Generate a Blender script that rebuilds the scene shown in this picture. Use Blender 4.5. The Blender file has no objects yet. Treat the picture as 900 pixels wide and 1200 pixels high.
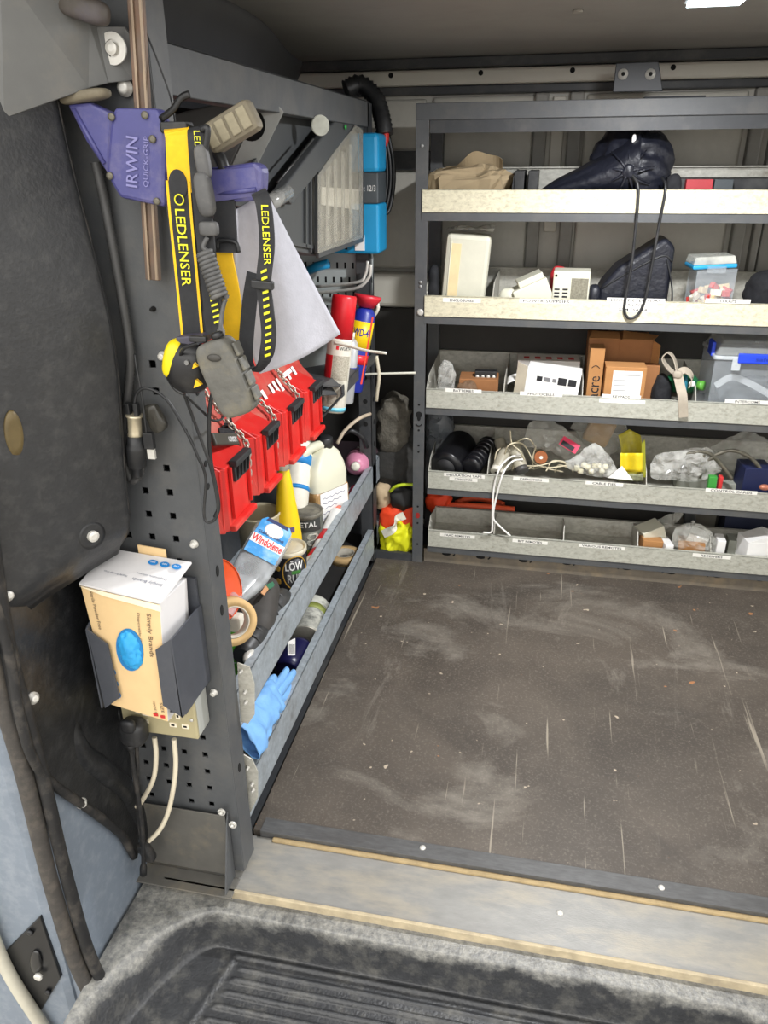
import bpy, bmesh, math, random
from mathutils import Vector, Matrix, noise
PI = math.pi
random.seed(7)

# ------------------------------------------------------------------ camera
CAM = Vector((0.0, 0.0, 1.35))
RIGHT = Vector((0.97943822, 0.20161085, -0.00733721))
DOWN = Vector((0.07761714, -0.41013973, -0.90871392))
FWD = Vector((-0.18621587, 0.88945965, -0.41735498))
FOC = 900.0
scene = bpy.context.scene
col = scene.collection
cd = bpy.data.cameras.new('camera')
cam = bpy.data.objects.new('camera', cd)
col.objects.link(cam)
rot = Matrix((RIGHT, -DOWN, -FWD)).transposed()
cam.matrix_world = Matrix.Translation(CAM) @ rot.to_4x4()
cd.sensor_fit = 'AUTO'
cd.sensor_width = 36.0
cd.lens = 27.0
cd.clip_start = 0.02
cd.clip_end = 200
scene.camera = cam

# ------------------------------------------------------------------ light: open daylight outside the side door
world = bpy.data.worlds.new('sky')
scene.world = world
world.use_nodes = True
bg = world.node_tree.nodes['Background']
bg.inputs['Color'].default_value = (1.0, 0.985, 0.96, 1)
bg.inputs['Strength'].default_value = 1.35
sd = bpy.data.lights.new('sun', 'SUN')
sd.energy = 0.5
sd.angle = math.radians(50)
sd.color = (1.0, 0.96, 0.88)
sun = bpy.data.objects.new('sun', sd)
col.objects.link(sun)
sun.rotation_euler = Vector((0.12, 0.86, -0.62)).to_track_quat('-Z', 'Y').to_euler()
vs = scene.view_settings
scene.display_settings.display_device = 'sRGB'
vs.view_transform = 'Standard'
vs.look = 'None'
vs.gamma = 1.0
vs.use_curve_mapping = False
vs.exposure = 0.8

# ------------------------------------------------------------------ helpers
def at(px, py, axis, val):
    """point on the world plane axis=val that a survey line through photo point (px, py) meets"""
    d = RIGHT * (px - 450) + DOWN * (py - 600) + FWD * FOC
    i = 'xyz'.index(axis)
    return CAM + d * ((val - CAM[i]) / d[i])

def atp(px, py, p0, nrm):
    d = RIGHT * (px - 450) + DOWN * (py - 600) + FWD * FOC
    n = Vector(nrm)
    return CAM + d * ((Vector(p0) - CAM).dot(n) / d.dot(n))

def lin(c):
    return tuple((x / 12.92 if x <= 0.04045 else ((x + 0.055) / 1.055) ** 2.4) for x in (v / 255.0 for v in c))

MATS = {}
def mat(name, c, rough=0.6, metal=0.0, var=0.12, scale=14.0, dirt=None, dirt_amt=0.0, dirt_scale=6.0,
        bump=0.0, bump_scale=80.0, stretch=None, coat=0.0, emit=0.0, sheen=0.0):
    if name in MATS:
        return MATS[name]
    m = bpy.data.materials.new(name)
    m.use_nodes = True
    nt = m.node_tree
    N, L = nt.nodes, nt.links
    b = N['Principled BSDF']
    base = lin(c)
    b.inputs['Roughness'].default_value = rough
    b.inputs['Metallic'].default_value = metal
    if coat:
        b.inputs['Coat Weight'].default_value = coat
    if emit:
        b.inputs['Emission Color'].default_value = (*base, 1)
        b.inputs['Emission Strength'].default_value = emit
    tc = N.new('ShaderNodeTexCoord')
    mp = N.new('ShaderNodeMapping')
    L.new(tc.outputs['Object'], mp.inputs['Vector'])
    if stretch:
        mp.inputs['Scale'].default_value = stretch
    n1 = N.new('ShaderNodeTexNoise')
    n1.inputs['Scale'].default_value = scale
    n1.inputs['Detail'].default_value = 6
    n1.inputs['Roughness'].default_value = 0.6
    L.new(mp.outputs[0], n1.inputs['Vector'])
    r1 = N.new('ShaderNodeValToRGB')
    r1.color_ramp.elements[0].position = 0.3
    r1.color_ramp.elements[1].position = 0.7
    lo = tuple(x * (1 - var) for x in base)
    hi = tuple(min(1, x * (1 + var)) for x in base)
    r1.color_ramp.elements[0].color = (*lo, 1)
    r1.color_ramp.elements[1].color = (*hi, 1)
    L.new(n1.outputs['Fac'], r1.inputs['Fac'])
    out = r1.outputs['Color']
    if dirt is not None:
        n2 = N.new('ShaderNodeTexNoise')
        n2.inputs['Scale'].default_value = dirt_scale
        n2.inputs['Detail'].default_value = 8
        n2.inputs['Roughness'].default_value = 0.68
        L.new(mp.outputs[0], n2.inputs['Vector'])
        r2 = N.new('ShaderNodeValToRGB')
        r2.color_ramp.elements[0].position = 0.48
        r2.color_ramp.elements[1].position = 0.72
        r2.color_ramp.elements[0].color = (0, 0, 0, 1)
        r2.color_ramp.elements[1].color = (dirt_amt, dirt_amt, dirt_amt, 1)
        L.new(n2.outputs['Fac'], r2.inputs['Fac'])
        mx = N.new('ShaderNodeMixRGB')
        L.new(r2.outputs['Color'], mx.inputs['Fac'])
        L.new(out, mx.inputs['Color1'])
        mx.inputs['Color2'].default_value = (*lin(dirt), 1)
        out = mx.outputs['Color']
    L.new(out, b.inputs['Base Color'])
    if bump:
        n3 = N.new('ShaderNodeTexNoise')
        n3.inputs['Scale'].default_value = bump_scale
        n3.inputs['Detail'].default_value = 4
        L.new(mp.outputs[0], n3.inputs['Vector'])
        bp = N.new('ShaderNodeBump')
        bp.inputs['Strength'].default_value = bump
        bp.inputs['Distance'].default_value = 0.01
        L.new(n3.outputs['Fac'], bp.inputs['Height'])
        L.new(bp.outputs['Normal'], b.inputs['Normal'])
    MATS[name] = m
    return m

def clear_mat(name, c, alpha, rough=0.15, spread=0.3):
    """see-through plastic: part clear, part glossy surface"""
    if name in MATS:
        return MATS[name]
    m = bpy.data.materials.new(name)
    m.use_nodes = True
    nt = m.node_tree
    N, L = nt.nodes, nt.links
    b = N['Principled BSDF']
    b.inputs['Base Color'].default_value = (*lin(c), 1)
    b.inputs['Roughness'].default_value = rough
    n = N.new('ShaderNodeTexNoise')
    n.inputs['Scale'].default_value = 22
    n.inputs['Detail'].default_value = 3
    tc = N.new('ShaderNodeTexCoord')
    L.new(tc.outputs['Object'], n.inputs['Vector'])
    mr = N.new('ShaderNodeMapRange')
    mr.inputs['From Min'].default_value = 0.35
    mr.inputs['From Max'].default_value = 0.7
    mr.inputs['To Min'].default_value = alpha * (1 - spread)
    mr.inputs['To Max'].default_value = min(1, alpha * (1 + spread))
    L.new(n.outputs['Fac'], mr.inputs['Value'])
    L.new(mr.outputs[0], b.inputs['Alpha'])
    MATS[name] = m
    return m

TEXT_CACHE = {}
def text_geo(s, bold=0.0):
    if (s, bold) in TEXT_CACHE:
        return TEXT_CACHE[(s, bold)]
    cu = bpy.data.curves.new('txt', 'FONT')
    cu.body = s
    cu.resolution_u = 2
    cu.offset = bold
    cu.align_x = 'CENTER'
    cu.align_y = 'CENTER'
    o = bpy.data.objects.new('txt', cu)
    col.objects.link(o)
    dg = bpy.context.evaluated_depsgraph_get()
    me = bpy.data.meshes.new_from_object(o.evaluated_get(dg))
    vs_ = [v.co.copy() for v in me.vertices]
    fs_ = [tuple(p.vertices) for p in me.polygons]
    bpy.data.objects.remove(o)
    bpy.data.curves.remove(cu)
    bpy.data.meshes.remove(me)
    x0 = min(v.x for v in vs_); x1 = max(v.x for v in vs_)
    y0 = min(v.y for v in vs_); y1 = max(v.y for v in vs_)
    vs_ = [Vector(((v.x - (x0 + x1) / 2) / (x1 - x0), (v.y - (y0 + y1) / 2) / (y1 - y0), 0)) for v in vs_]
    TEXT_CACHE[(s, bold)] = (vs_, fs_)
    return TEXT_CACHE[(s, bold)]

def frame(o, x, y):
    x = Vector(x).normalized()
    y = Vector(y)
    y = (y - x * y.dot(x)).normalized()
    z = x.cross(y)
    m = Matrix((x, y, z)).transposed().to_4x4()
    m.translation = Vector(o)
    return m

def axis_frame(p0, p1):
    z = (Vector(p1) - Vector(p0)).normalized()
    a = Vector((1, 0, 0)) if abs(z.x) < 0.8 else Vector((0, 1, 0))
    x = (a - z * a.dot(z)).normalized()
    y = z.cross(x)
    m = Matrix((x, y, z)).transposed().to_4x4()
    m.translation = Vector(p0)
    return m

def smooth_path(pts, n=6):
    pts = [Vector(p) for p in pts]
    if len(pts) < 3:
        return pts
    out = []
    P_ = [pts[0] * 2 - pts[1]] + pts + [pts[-1] * 2 - pts[-2]]
    for i in range(1, len(P_) - 2):
        a, b, c, d = P_[i - 1], P_[i], P_[i + 1], P_[i + 2]
        for k in range(n):
            t = k / n
            out.append(0.5 * ((2 * b) + (c - a) * t + (2 * a - 5 * b + 4 * c - d) * t * t + (3 * b - a - 3 * c + d) * t ** 3))
    out.append(pts[-1])
    return out

class MB:
    def __init__(s):
        s.v = []; s.f = []; s.m = []; s.sm = []
    def add(s, vs_, fs_, m=0, smooth=False, M=None):
        k = len(s.v)
        for v in vs_:
            v = Vector(v)
            s.v.append(M @ v if M is not None else v)
        for f in fs_:
            s.f.append(tuple(i + k for i in f)); s.m.append(m); s.sm.append(smooth)
        return s
    def box(s, lo, hi, m=0, M=None, ins=0.0):
        x0, y0, z0 = lo; x1, y1, z1 = hi
        vs_ = [(x0, y0, z0), (x1, y0, z0), (x1, y1, z0), (x0, y1, z0),
               (x0 + ins, y0 + ins, z1), (x1 - ins, y0 + ins, z1), (x1 - ins, y1 - ins, z1), (x0 + ins, y1 - ins, z1)]
        return s.add(vs_, [(0, 3, 2, 1), (4, 5, 6, 7), (0, 1, 5, 4), (1, 2, 6, 5), (2, 3, 7, 6), (3, 0, 4, 7)], m, False, M)
    def bar(s, p0, p1, w, h, m=0, up=(0, 0, 1)):
        p0 = Vector(p0); p1 = Vector(p1)
        y = (p1 - p0)
        Lg = y.length
        M = frame(p0, y, up)
        return s.box((0, -h / 2, -w / 2), (Lg, h / 2, w / 2), m, M)
    def lathe(s, prof, M=None, seg=24, m=0, smooth=True, mats=None, sx=1.0, sy=1.0, open_end=False):
        """prof: list of (r, z)"""
        vs_ = []; n = len(prof)
        for r, z in prof:
            for k in range(seg):
                a = 2 * PI * k / seg
                vs_.append((r * math.cos(a) * sx, r * math.sin(a) * sy, z))
        for i in range(n - 1):
            mm = mats[i] if mats else m
            fs_ = [(i * seg + k, i * seg + (k + 1) % seg, (i + 1) * seg + (k + 1) % seg, (i + 1) * seg + k) for k in range(seg)]
            if i == 0:
                k0 = len(s.v)
                s.add(vs_, fs_, mm, smooth, M)
            else:
                for f in fs_:
                    s.f.append(tuple(q + k0 for q in f)); s.m.append(mm); s.sm.append(smooth)
        if prof[0] == prof[-1] or open_end:
            return s
        if prof[0][0] > 1e-5:
            s.f.append(tuple(k0 + k for k in reversed(range(seg)))); s.m.append(mats[0] if mats else m); s.sm.append(False)
        if prof[-1][0] > 1e-5:
            s.f.append(tuple(k0 + (n - 1) * seg + k for k in range(seg))); s.m.append(mats[-1] if mats else m); s.sm.append(False)
        return s
    def cyl(s, p0, p1, r0, r1=None, seg=20, m=0, smooth=True):
        r1 = r0 if r1 is None else r1
        Lg = (Vector(p1) - Vector(p0)).length
        return s.lathe([(r0, 0), (r1, Lg)], axis_frame(p0, p1), seg, m, smooth)
    def tube(s, pts, r, seg=8, m=0, n=0, closed=False, rfun=None, flat=1.0):
        pts = smooth_path(pts, n) if n else [Vector(p) for p in pts]
        prev = None; vs_ = []; N_ = len(pts)
        for i, p in enumerate(pts):
            if closed:
                t = pts[(i + 1) % N_] - pts[i - 1]
            else:
                t = pts[min(i + 1, N_ - 1)] - pts[max(i - 1, 0)]
            if t.length < 1e-9:
                t = Vector((0, 0, 1))
            t.normalize()
            if prev is None:
                a = Vector((0, 0, 1)) if abs(t.z) < 0.8 else Vector((1, 0, 0))
                u = (a - t * a.dot(t)).normalized()
            else:
                u = prev - t * prev.dot(t)
                u = u.normalized() if u.length > 1e-6 else Vector((1, 0, 0))
            prev = u
            w = t.cross(u)
            rr = rfun(i / (N_ - 1)) * r if rfun else r
            for k in range(seg):
                a = 2 * PI * k / seg
                vs_.append(p + u * (math.cos(a) * rr) + w * (math.sin(a) * rr * flat))
        fs_ = []
        for i in range(N_ if closed else N_ - 1):
            j = (i + 1) % N_
            for k in range(seg):
                fs_.append((i * seg + k, i * seg + (k + 1) % seg, j * seg + (k + 1) % seg, j * seg + k))
        s.add(vs_, fs_, m, True)
        if not closed:
            k0 = len(s.v) - len(vs_)
            s.f.append(tuple(k0 + k for k in reversed(range(seg)))); s.m.append(m); s.sm.append(False)
            s.f.append(tuple(k0 + (N_ - 1) * seg + k for k in range(seg))); s.m.append(m); s.sm.append(False)
        return s
    def ribbon(s, pts, wdir, w, t, n=6, m=0, edge=None, edge_w=0.0):
        """flat strap along a path; wdir = width direction (vector or list), real thickness t"""
        path = smooth_path(pts, n) if n else [Vector(p) for p in pts]
        N_ = len(path)
        secs = []
        for i, p in enumerate(path):
            tg = (path[min(i + 1, N_ - 1)] - path[max(i - 1, 0)]).normalized()
            if isinstance(wdir, list):
                q = i / (N_ - 1) * (len(wdir) - 1)
                a = int(min(q, len(wdir) - 2)); ff = q - a
                wd = Vector(wdir[a]).lerp(Vector(wdir[a + 1]), ff)
            else:
                wd = Vector(wdir)
            wd = (wd - tg * wd.dot(tg)).normalized()
            nn = tg.cross(wd)
            secs.append((p, wd, nn))
        cuts = [-0.5, 0.5] if edge is None else [-0.5, -0.5 + edge_w, 0.5 - edge_w, 0.5]
        nc = len(cuts)
        vs_ = []
        for p, wd, nn in secs:
            for c in cuts:
                vs_.append(p + wd * (c * w) + nn * (t / 2))
            for c in reversed(cuts):
                vs_.append(p + wd * (c * w) - nn * (t / 2))
        R_ = 2 * nc
        k0 = len(s.v)
        s.add(vs_, [], 0)
        for i in range(N_ - 1):
            for k in range(R_):
                mm = m
                if edge is not None:
                    j = k if k < nc else R_ - 1 - k - 1
                    if k in (0, nc - 2, nc, R_ - 2):
                        mm = edge
                s.f.append((k0 + i * R_ + k, k0 + i * R_ + (k + 1) % R_, k0 + (i + 1) * R_ + (k + 1) % R_, k0 + (i + 1) * R_ + k))
                s.m.append(mm); s.sm.append(False)
        s.f.append(tuple(k0 + k for k in reversed(range(R_)))); s.m.append(m); s.sm.append(False)
        s.f.append(tuple(k0 + (N_ - 1) * R_ + k for k in range(R_))); s.m.append(m); s.sm.append(False)
        return s
    def prism(s, poly, dvec, m=0, side=None):
        """poly: 3-D points of one face, extruded along dvec"""
        poly = [Vector(p) for p in poly]
        d = Vector(dvec)
        n = len(poly)
        nrm = Vector((0, 0, 0))
        for i in range(n):
            nrm += poly[i].cross(poly[(i + 1) % n])
        if nrm.dot(d) > 0:
            poly = poly[::-1]
        k0 = len(s.v)
        s.add(poly + [p + d for p in poly], [tuple(range(n)), tuple(reversed(range(n, 2 * n)))], m)
        for i in range(n):
            j = (i + 1) % n
            s.f.append((k0 + j, k0 + i, k0 + n + i, k0 + n + j)); s.m.append(m if side is None else side); s.sm.append(False)
        return s
    def grid(s, fn, nu, nv, m=0, smooth=True):
        vs_ = [fn(i / nu, j / nv) for i in range(nu + 1) for j in range(nv + 1)]
        w = nv + 1
        fs_ = [(i * w + j, (i + 1) * w + j, (i + 1) * w + j + 1, i * w + j + 1) for i in range(nu) for j in range(nv)]
        return s.add(vs_, fs_, m, smooth)
    def blob(s, c, r, M=None, nu=28, nv=18, e1=1.0, e2=1.0, amp=0.0, freq=8.0, seed=0, m=0, crease=0.0):
        """super-ellipsoid with folds"""
        def sg(x, e):
            return math.copysign(abs(x) ** e, x)
        vs_ = []
        for j in range(1, nv):
            ph = -PI / 2 + PI * j / nv
            for i in range(nu):
                th = 2 * PI * i / nu
                p = Vector((sg(math.cos(ph), e1) * sg(math.cos(th), e2) * r[0], sg(math.cos(ph), e1) * sg(math.sin(th), e2) * r[1], sg(math.sin(ph), e1) * r[2]))
                vs_.append(p)
        vs_.append(Vector((0, 0, -r[2]))); vs_.append(Vector((0, 0, r[2])))
        if amp or crease:
            o = Vector((seed * 3.1, seed * 1.7, seed * 2.3))
            nv_ = []
            for p in vs_:
                d = p.normalized()
                q = (p + o) * freq
                h = noise.noise(q) * amp
                if crease:
                    h -= abs(noise.noise(q * 1.7 + Vector((5, 2, 1)))) * crease
                    h += (0.5 - abs(noise.noise(q * 3.3))) * crease * 0.4
                nv_.append(p + d * h)
            vs_ = nv_
        fs_ = []
        for j in range(nv - 2):
            for i in range(nu):
                fs_.append((j * nu + i, j * nu + (i + 1) % nu, (j + 1) * nu + (i + 1) % nu, (j + 1) * nu + i))
        b_ = (nv - 1) * nu
        for i in range(nu):
            fs_.append((b_, (i + 1) % nu, i))
            fs_.append((b_ + 1, (nv - 2) * nu + i, (nv - 2) * nu + (i + 1) % nu))
        T = Matrix.Translation(Vector(c))
        if M is not None:
            T = T @ M
        return s.add(vs_, fs_, m, True, T)
    def text(s, body, M, w, h, m=0, off=0.0004, bold=0.0):
        vs_, fs_ = text_geo(body, bold)
        return s.add([Vector((v.x * w, v.y * h, off)) for v in vs_], fs_, m, False, M)
    def build(s, name, mats, parent=None, bevel=0.0, solid=0.0, subsurf=0, seg=2):
        me = bpy.data.meshes.new(name)
        if not isinstance(mats, (list, tuple)):
            mats = [mats]
        xs = [v.x for v in s.v]; ys = [v.y for v in s.v]; zs = [v.z for v in s.v]
        c = Vector(((min(xs) + max(xs)) / 2, (min(ys) + max(ys)) / 2, min(zs)))
        me.from_pydata([v - c for v in s.v], [], s.f)
        for m_ in mats:
            me.materials.append(m_)
        me.polygons.foreach_set('material_index', s.m)
        me.polygons.foreach_set('use_smooth', s.sm)
        me.update()
        o = bpy.data.objects.new(name, me)
        col.objects.link(o)
        o.location = c
        if parent is not None:
            o.parent = parent
            o.matrix_parent_inverse = Matrix.Translation(-WLOC[parent.name])
        WLOC[o.name] = c
        if solid:
            md = o.modifiers.new('thick', 'SOLIDIFY'); md.thickness = solid; md.offset = 0
        if subsurf:
            md = o.modifiers.new('sub', 'SUBSURF'); md.levels = subsurf; md.render_levels = subsurf
        if bevel:
            md = o.modifiers.new('bev', 'BEVEL'); md.width = bevel; md.segments = seg; md.limit_method = 'ANGLE'; md.angle_limit = 0.6
        return o
WLOC = {}

def thing(name, label, cat, loc, group=None):
    o = bpy.data.objects.new(name, None)
    o.empty_display_size = 0.05
    col.objects.link(o)
    o.location = Vector(loc)
    WLOC[o.name] = Vector(loc)
    o['label'] = label; o['category'] = cat
    if group:
        o['group'] = group
    return o
def tag(o, label, cat, group=None):
    o['label'] = label; o['category'] = cat
    if group:
        o['group'] = group
    return o
def struct(o):
    o['kind'] = 'structure'
    return o
def place(o, loc, parent=None, rot=None):
    """copy of a one-mesh piece that shares its mesh"""
    c = o.copy()
    col.objects.link(c)
    c.location = Vector(loc)
    if rot is not None:
        c.rotation_euler = rot
    if parent is not None:
        c.parent = parent
        c.matrix_parent_inverse = Matrix.Translation(-WLOC[parent.name])
    WLOC[c.name] = Vector(loc)
    return c
def rotz(a): return Matrix.Rotation(a, 4, 'Z')
def roty(a): return Matrix.Rotation(a, 4, 'Y')
def rotx(a): return Matrix.Rotation(a, 4, 'X')
def T(*p): return Matrix.Translation(Vector(p))

# ------------------------------------------------------------------ shared materials
m_rack = mat('powder_grey_metal', (78, 80, 82), 0.5, 0.0, 0.08, 30, (116, 112, 104), 0.35, 9, bump=0.05, bump_scale=300)
m_rack_dark = mat('dark_grey_metal', (56, 58, 61), 0.5, 0.0, 0.1, 30, (120, 116, 108), 0.3, 8)
m_galv = mat('galvanised_steel', (184, 182, 172), 0.45, 0.1, 0.16, 60, (120, 112, 96), 0.75, 16, stretch=(1, 1, 1.6))
m_galv_rail = mat('galvanised_rail', (158, 166, 172), 0.45, 0.15, 0.22, 70, (110, 108, 102), 0.6, 14)
m_screw = mat('zinc_screw', (205, 203, 196), 0.35, 0.25, 0.1, 60)
m_black = mat('black_plastic', (30, 31, 33), 0.45, 0, 0.2, 25, (110, 108, 104), 0.25, 12)
m_black_soft = mat('black_cloth', (22, 23, 27), 0.85, 0, 0.3, 40, (70, 68, 66), 0.25, 10, bump=0.25, bump_scale=90)
m_rubber = mat('black_rubber', (26, 26, 27), 0.6, 0, 0.2, 40, (120, 112, 102), 0.4, 18)
m_hole = mat('deep_black', (8, 8, 8), 0.9, 0, 0.1)
m_white = mat('white_plastic', (226, 222, 208), 0.4, 0, 0.06, 20, (170, 160, 140), 0.25, 14)
m_paper = mat('white_paper', (232, 231, 228), 0.8, 0, 0.04, 20)
m_ink = mat('black_print', (30, 30, 34), 0.7, 0, 0.05)
m_wall = mat('grey_van_paint', (188, 185, 175), 0.45, 0, 0.06, 6, (120, 116, 106), 0.25, 7)
m_ceil = mat('roof_paint', (140, 138, 134), 0.6, 0, 0.05, 5, (95, 92, 88), 0.2, 6)
m_trim = mat('moulded_trim', (72, 73, 76), 0.6, 0, 0.06, 10, bump=0.08, bump_scale=400)

def floor_material():
    m = bpy.data.materials.new('worn_floor_board')
    m.use_nodes = True
    nt = m.node_tree; N, L = nt.nodes, nt.links
    b = N['Principled BSDF']
    tc = N.new('ShaderNodeTexCoord')
    def noi(scale, detail, rough, stretch=None, rz=0, dist=0.0):
        mp = N.new('ShaderNodeMapping')
        L.new(tc.outputs['Object'], mp.inputs['Vector'])
        if stretch: mp.inputs['Scale'].default_value = stretch
        mp.inputs['Rotation'].default_value = (0, 0, rz)
        n = N.new('ShaderNodeTexNoise')
        n.inputs['Scale'].default_value = scale; n.inputs['Detail'].default_value = detail
        n.inputs['Roughness'].default_value = rough; n.inputs['Distortion'].default_value = dist
        L.new(mp.outputs[0], n.inputs['Vector'])
        return n.outputs['Fac']
    def ramp(fac, a, bpos, ca=(0, 0, 0), cb=(1, 1, 1)):
        r = N.new('ShaderNodeValToRGB')
        r.color_ramp.elements[0].position = a; r.color_ramp.elements[1].position = bpos
        r.color_ramp.elements[0].color = (*ca, 1); r.color_ramp.elements[1].color = (*cb, 1)
        L.new(fac, r.inputs['Fac'])
        return r.outputs['Color']
    def mix(fac, c1, c2, amt=1.0):
        x = N.new('ShaderNodeMixRGB')
        if amt < 1:
            mm = N.new('ShaderNodeMath'); mm.operation = 'MULTIPLY'; mm.inputs[1].default_value = amt
            L.new(fac, mm.inputs[0]); fac = mm.outputs[0]
        L.new(fac, x.inputs['Fac']); L.new(c1, x.inputs['Color1'])
        if isinstance(c2, tuple): x.inputs['Color2'].default_value = (*c2, 1)
        else: L.new(c2, x.inputs['Color2'])
        return x.outputs['Color']
    base = ramp(noi(3.0, 8, 0.62, dist=0.6), 0.3, 0.72, lin((60, 54, 48)), lin((90, 82, 73)))
    fine = ramp(noi(160, 4, 0.7), 0.52, 0.72)
    c = mix(fine, base, lin((136, 128, 116)), 0.4)
    smear = ramp(noi(2.2, 9, 0.66, (1.0, 1.7, 1), 0.35, 0.5), 0.53, 0.74)
    c = mix(smear, c, lin((152, 146, 135)), 0.6)
    smear2 = ramp(noi(3.4, 9, 0.7, (2.4, 0.7, 1), -0.5, 0.8), 0.6, 0.78)
    c = mix(smear2, c, lin((146, 139, 128)), 0.65)
    dark = ramp(noi(2.6, 6, 0.6, (0.8, 1.7, 1), 0.9, 0.8), 0.58, 0.74)
    c = mix(dark, c, lin((48, 43, 39)), 0.6)
    for rz, st, lo in ((0.2, (34, 1.1, 1), 0.69), (1.25, (40, 1.6, 1), 0.71), (-0.6, (46, 1.3, 1), 0.70), (0.75, (40, 1.2, 1), 0.72)):
        sc = ramp(noi(1.6, 3, 0.5, st, rz, 0.2), lo, lo + 0.05)
        c = mix(sc, c, lin((178, 168, 150)), 0.5)
    spl = ramp(noi(30, 2, 0.5), 0.728, 0.755)
    c = mix(spl, c, lin((196, 180, 158)), 0.7)
    rust = ramp(noi(17, 2, 0.5, (1, 1.4, 1), 2.0), 0.75, 0.77)
    c = mix(rust, c, lin((176, 118, 72)), 0.7)
    L.new(c, b.inputs['Base Color'])
    rr = N.new('ShaderNodeMapRange')
    L.new(noi(5, 6, 0.6), rr.inputs['Value'])
    rr.inputs['To Min'].default_value = 0.42; rr.inputs['To Max'].default_value = 0.75
    L.new(rr.outputs[0], b.inputs['Roughness'])
    bp = N.new('ShaderNodeBump'); bp.inputs['Strength'].default_value = 0.12; bp.inputs['Distance'].default_value = 0.004
    L.new(noi(90, 4, 0.6), bp.inputs['Height']); L.new(bp.outputs['Normal'], b.inputs['Normal'])
    return m
m_floor = floor_material()

# ------------------------------------------------------------------ the van shell
XR = 2.2
mb = MB(); mb.box((-0.548, 1.17, -0.03), (XR, 2.62, 0.0))
struct(mb.build('floor', m_floor, bevel=0.002))
mb = MB(); mb.box((-1.05, 1.02, -0.08), (XR, 2.92, -0.03))
struct(mb.build('floor_pan', m_rack_dark))
# edge angle and sill plate at the door
m_edge = mat('worn_alloy_edge', (84, 84, 84), 0.45, 0.1, 0.2, 40, (60, 58, 56), 0.6, 8, stretch=(1, 4, 1))
m_sill = mat('scuffed_sill_plate', (134, 133, 129), 0.45, 0.1, 0.12, 20, (168, 154, 126), 0.5, 5, stretch=(1, 3, 1), bump=0.05, bump_scale=120)
m_dust = mat('sandy_dust_bead', (160, 140, 104), 0.9, 0, 0.2, 40, (150, 128, 92), 0.5, 20)
mb = MB(); mb.box((-0.53, 1.165, -0.03), (XR, 1.205, 0.0035))
e = struct(mb.build('trim_1', m_edge, bevel=0.001))
sc = MB(); sc.lathe([(0.007, 0), (0.006, 0.002), (0.003, 0.003)], T(0, 0, 0), 12)
def edge_screw(p, par, rot=None):
    return place(SCREW, p, par, rot)
SCREW = sc.build('screw', m_screw, e)
SCREW.location = Vector((-0.17, 1.19, 0.0035))
place(SCREW, (0.32, 1.186, 0.0035), e)
place(SCREW, (0.9, 1.186, 0.0035), e)
mb = MB(); mb.box((-0.76, 1.022, -0.045), (1.2, 1.165, -0.012))
s_ = struct(mb.build('trim_2', m_sill, bevel=0.002))
mb = MB(); mb.box((-0.50, 1.153, -0.013), (1.2, 1.166, -0.006)); mb.build('dust_seam', m_dust, s_, bevel=0.004)
mb = MB(); mb.box((-0.69, 1.016, -0.04), (1.2, 1.024, -0.009)); mb.build('raised_lip', mat('sandy_sill_lip', (176, 162, 134), 0.7, 0, 0.2, 30, (120, 112, 98), 0.6, 12), s_, bevel=0.002)
place(SCREW, (0.12, 1.10, -0.012), s_)
# moulded step tread: ledge, well and ridges
def step_material():
    """black moulded plastic, scuffed grey where feet land on the upper ledge"""
    m = mat('black_step_plastic', (52, 53, 55), 0.42, 0, 0.2, 40, (120, 118, 111), 0.45, 26, bump=0.2, bump_scale=160)
    nt = m.node_tree; N, L = nt.nodes, nt.links
    b = N['Principled BSDF']
    old = b.inputs['Base Color'].links[0].from_socket
    tc = N.new('ShaderNodeTexCoord'); sp = N.new('ShaderNodeSeparateXYZ'); L.new(tc.outputs['Object'], sp.inputs[0])
    n = N.new('ShaderNodeTexNoise'); n.inputs['Scale'].default_value = 14; n.inputs['Detail'].default_value = 9; n.inputs['Roughness'].default_value = 0.72
    L.new(tc.outputs['Object'], n.inputs['Vector'])
    a = N.new('ShaderNodeMath'); a.operation = 'MULTIPLY_ADD'; a.inputs[1].default_value = 0.11; L.new(n.outputs['Fac'], a.inputs[0]); L.new(sp.outputs['Z'], a.inputs[2])
    r = N.new('ShaderNodeMapRange'); r.inputs['From Min'].default_value = 0.202; r.inputs['From Max'].default_value = 0.226; L.new(a.outputs[0], r.inputs['Value'])
    n2 = N.new('ShaderNodeTexNoise'); n2.inputs['Scale'].default_value = 70; n2.inputs['Detail'].default_value = 8; n2.inputs['Roughness'].default_value = 0.75
    L.new(tc.outputs['Object'], n2.inputs['Vector'])
    cr = N.new('ShaderNodeValToRGB'); cr.color_ramp.elements[0].position = 0.3; cr.color_ramp.elements[1].position = 0.7
    cr.color_ramp.elements[0].color = (*lin((84, 86, 88)), 1); cr.color_ramp.elements[1].color = (*lin((158, 156, 148)), 1)
    L.new(n2.outputs['Fac'], cr.inputs['Fac'])
    mx = N.new('ShaderNodeMixRGB'); L.new(r.outputs[0], mx.inputs['Fac']); L.new(old, mx.inputs['Color1']); L.new(cr.outputs['Color'], mx.inputs['Color2'])
    L.new(mx.outputs['Color'], b.inputs['Base Color'])
    return m
m_step = step_material()
def ss(a, b, x):
    t = max(0, min(1, (x - a) / (b - a)))
    return t * t * (3 - 2 * t)
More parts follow.
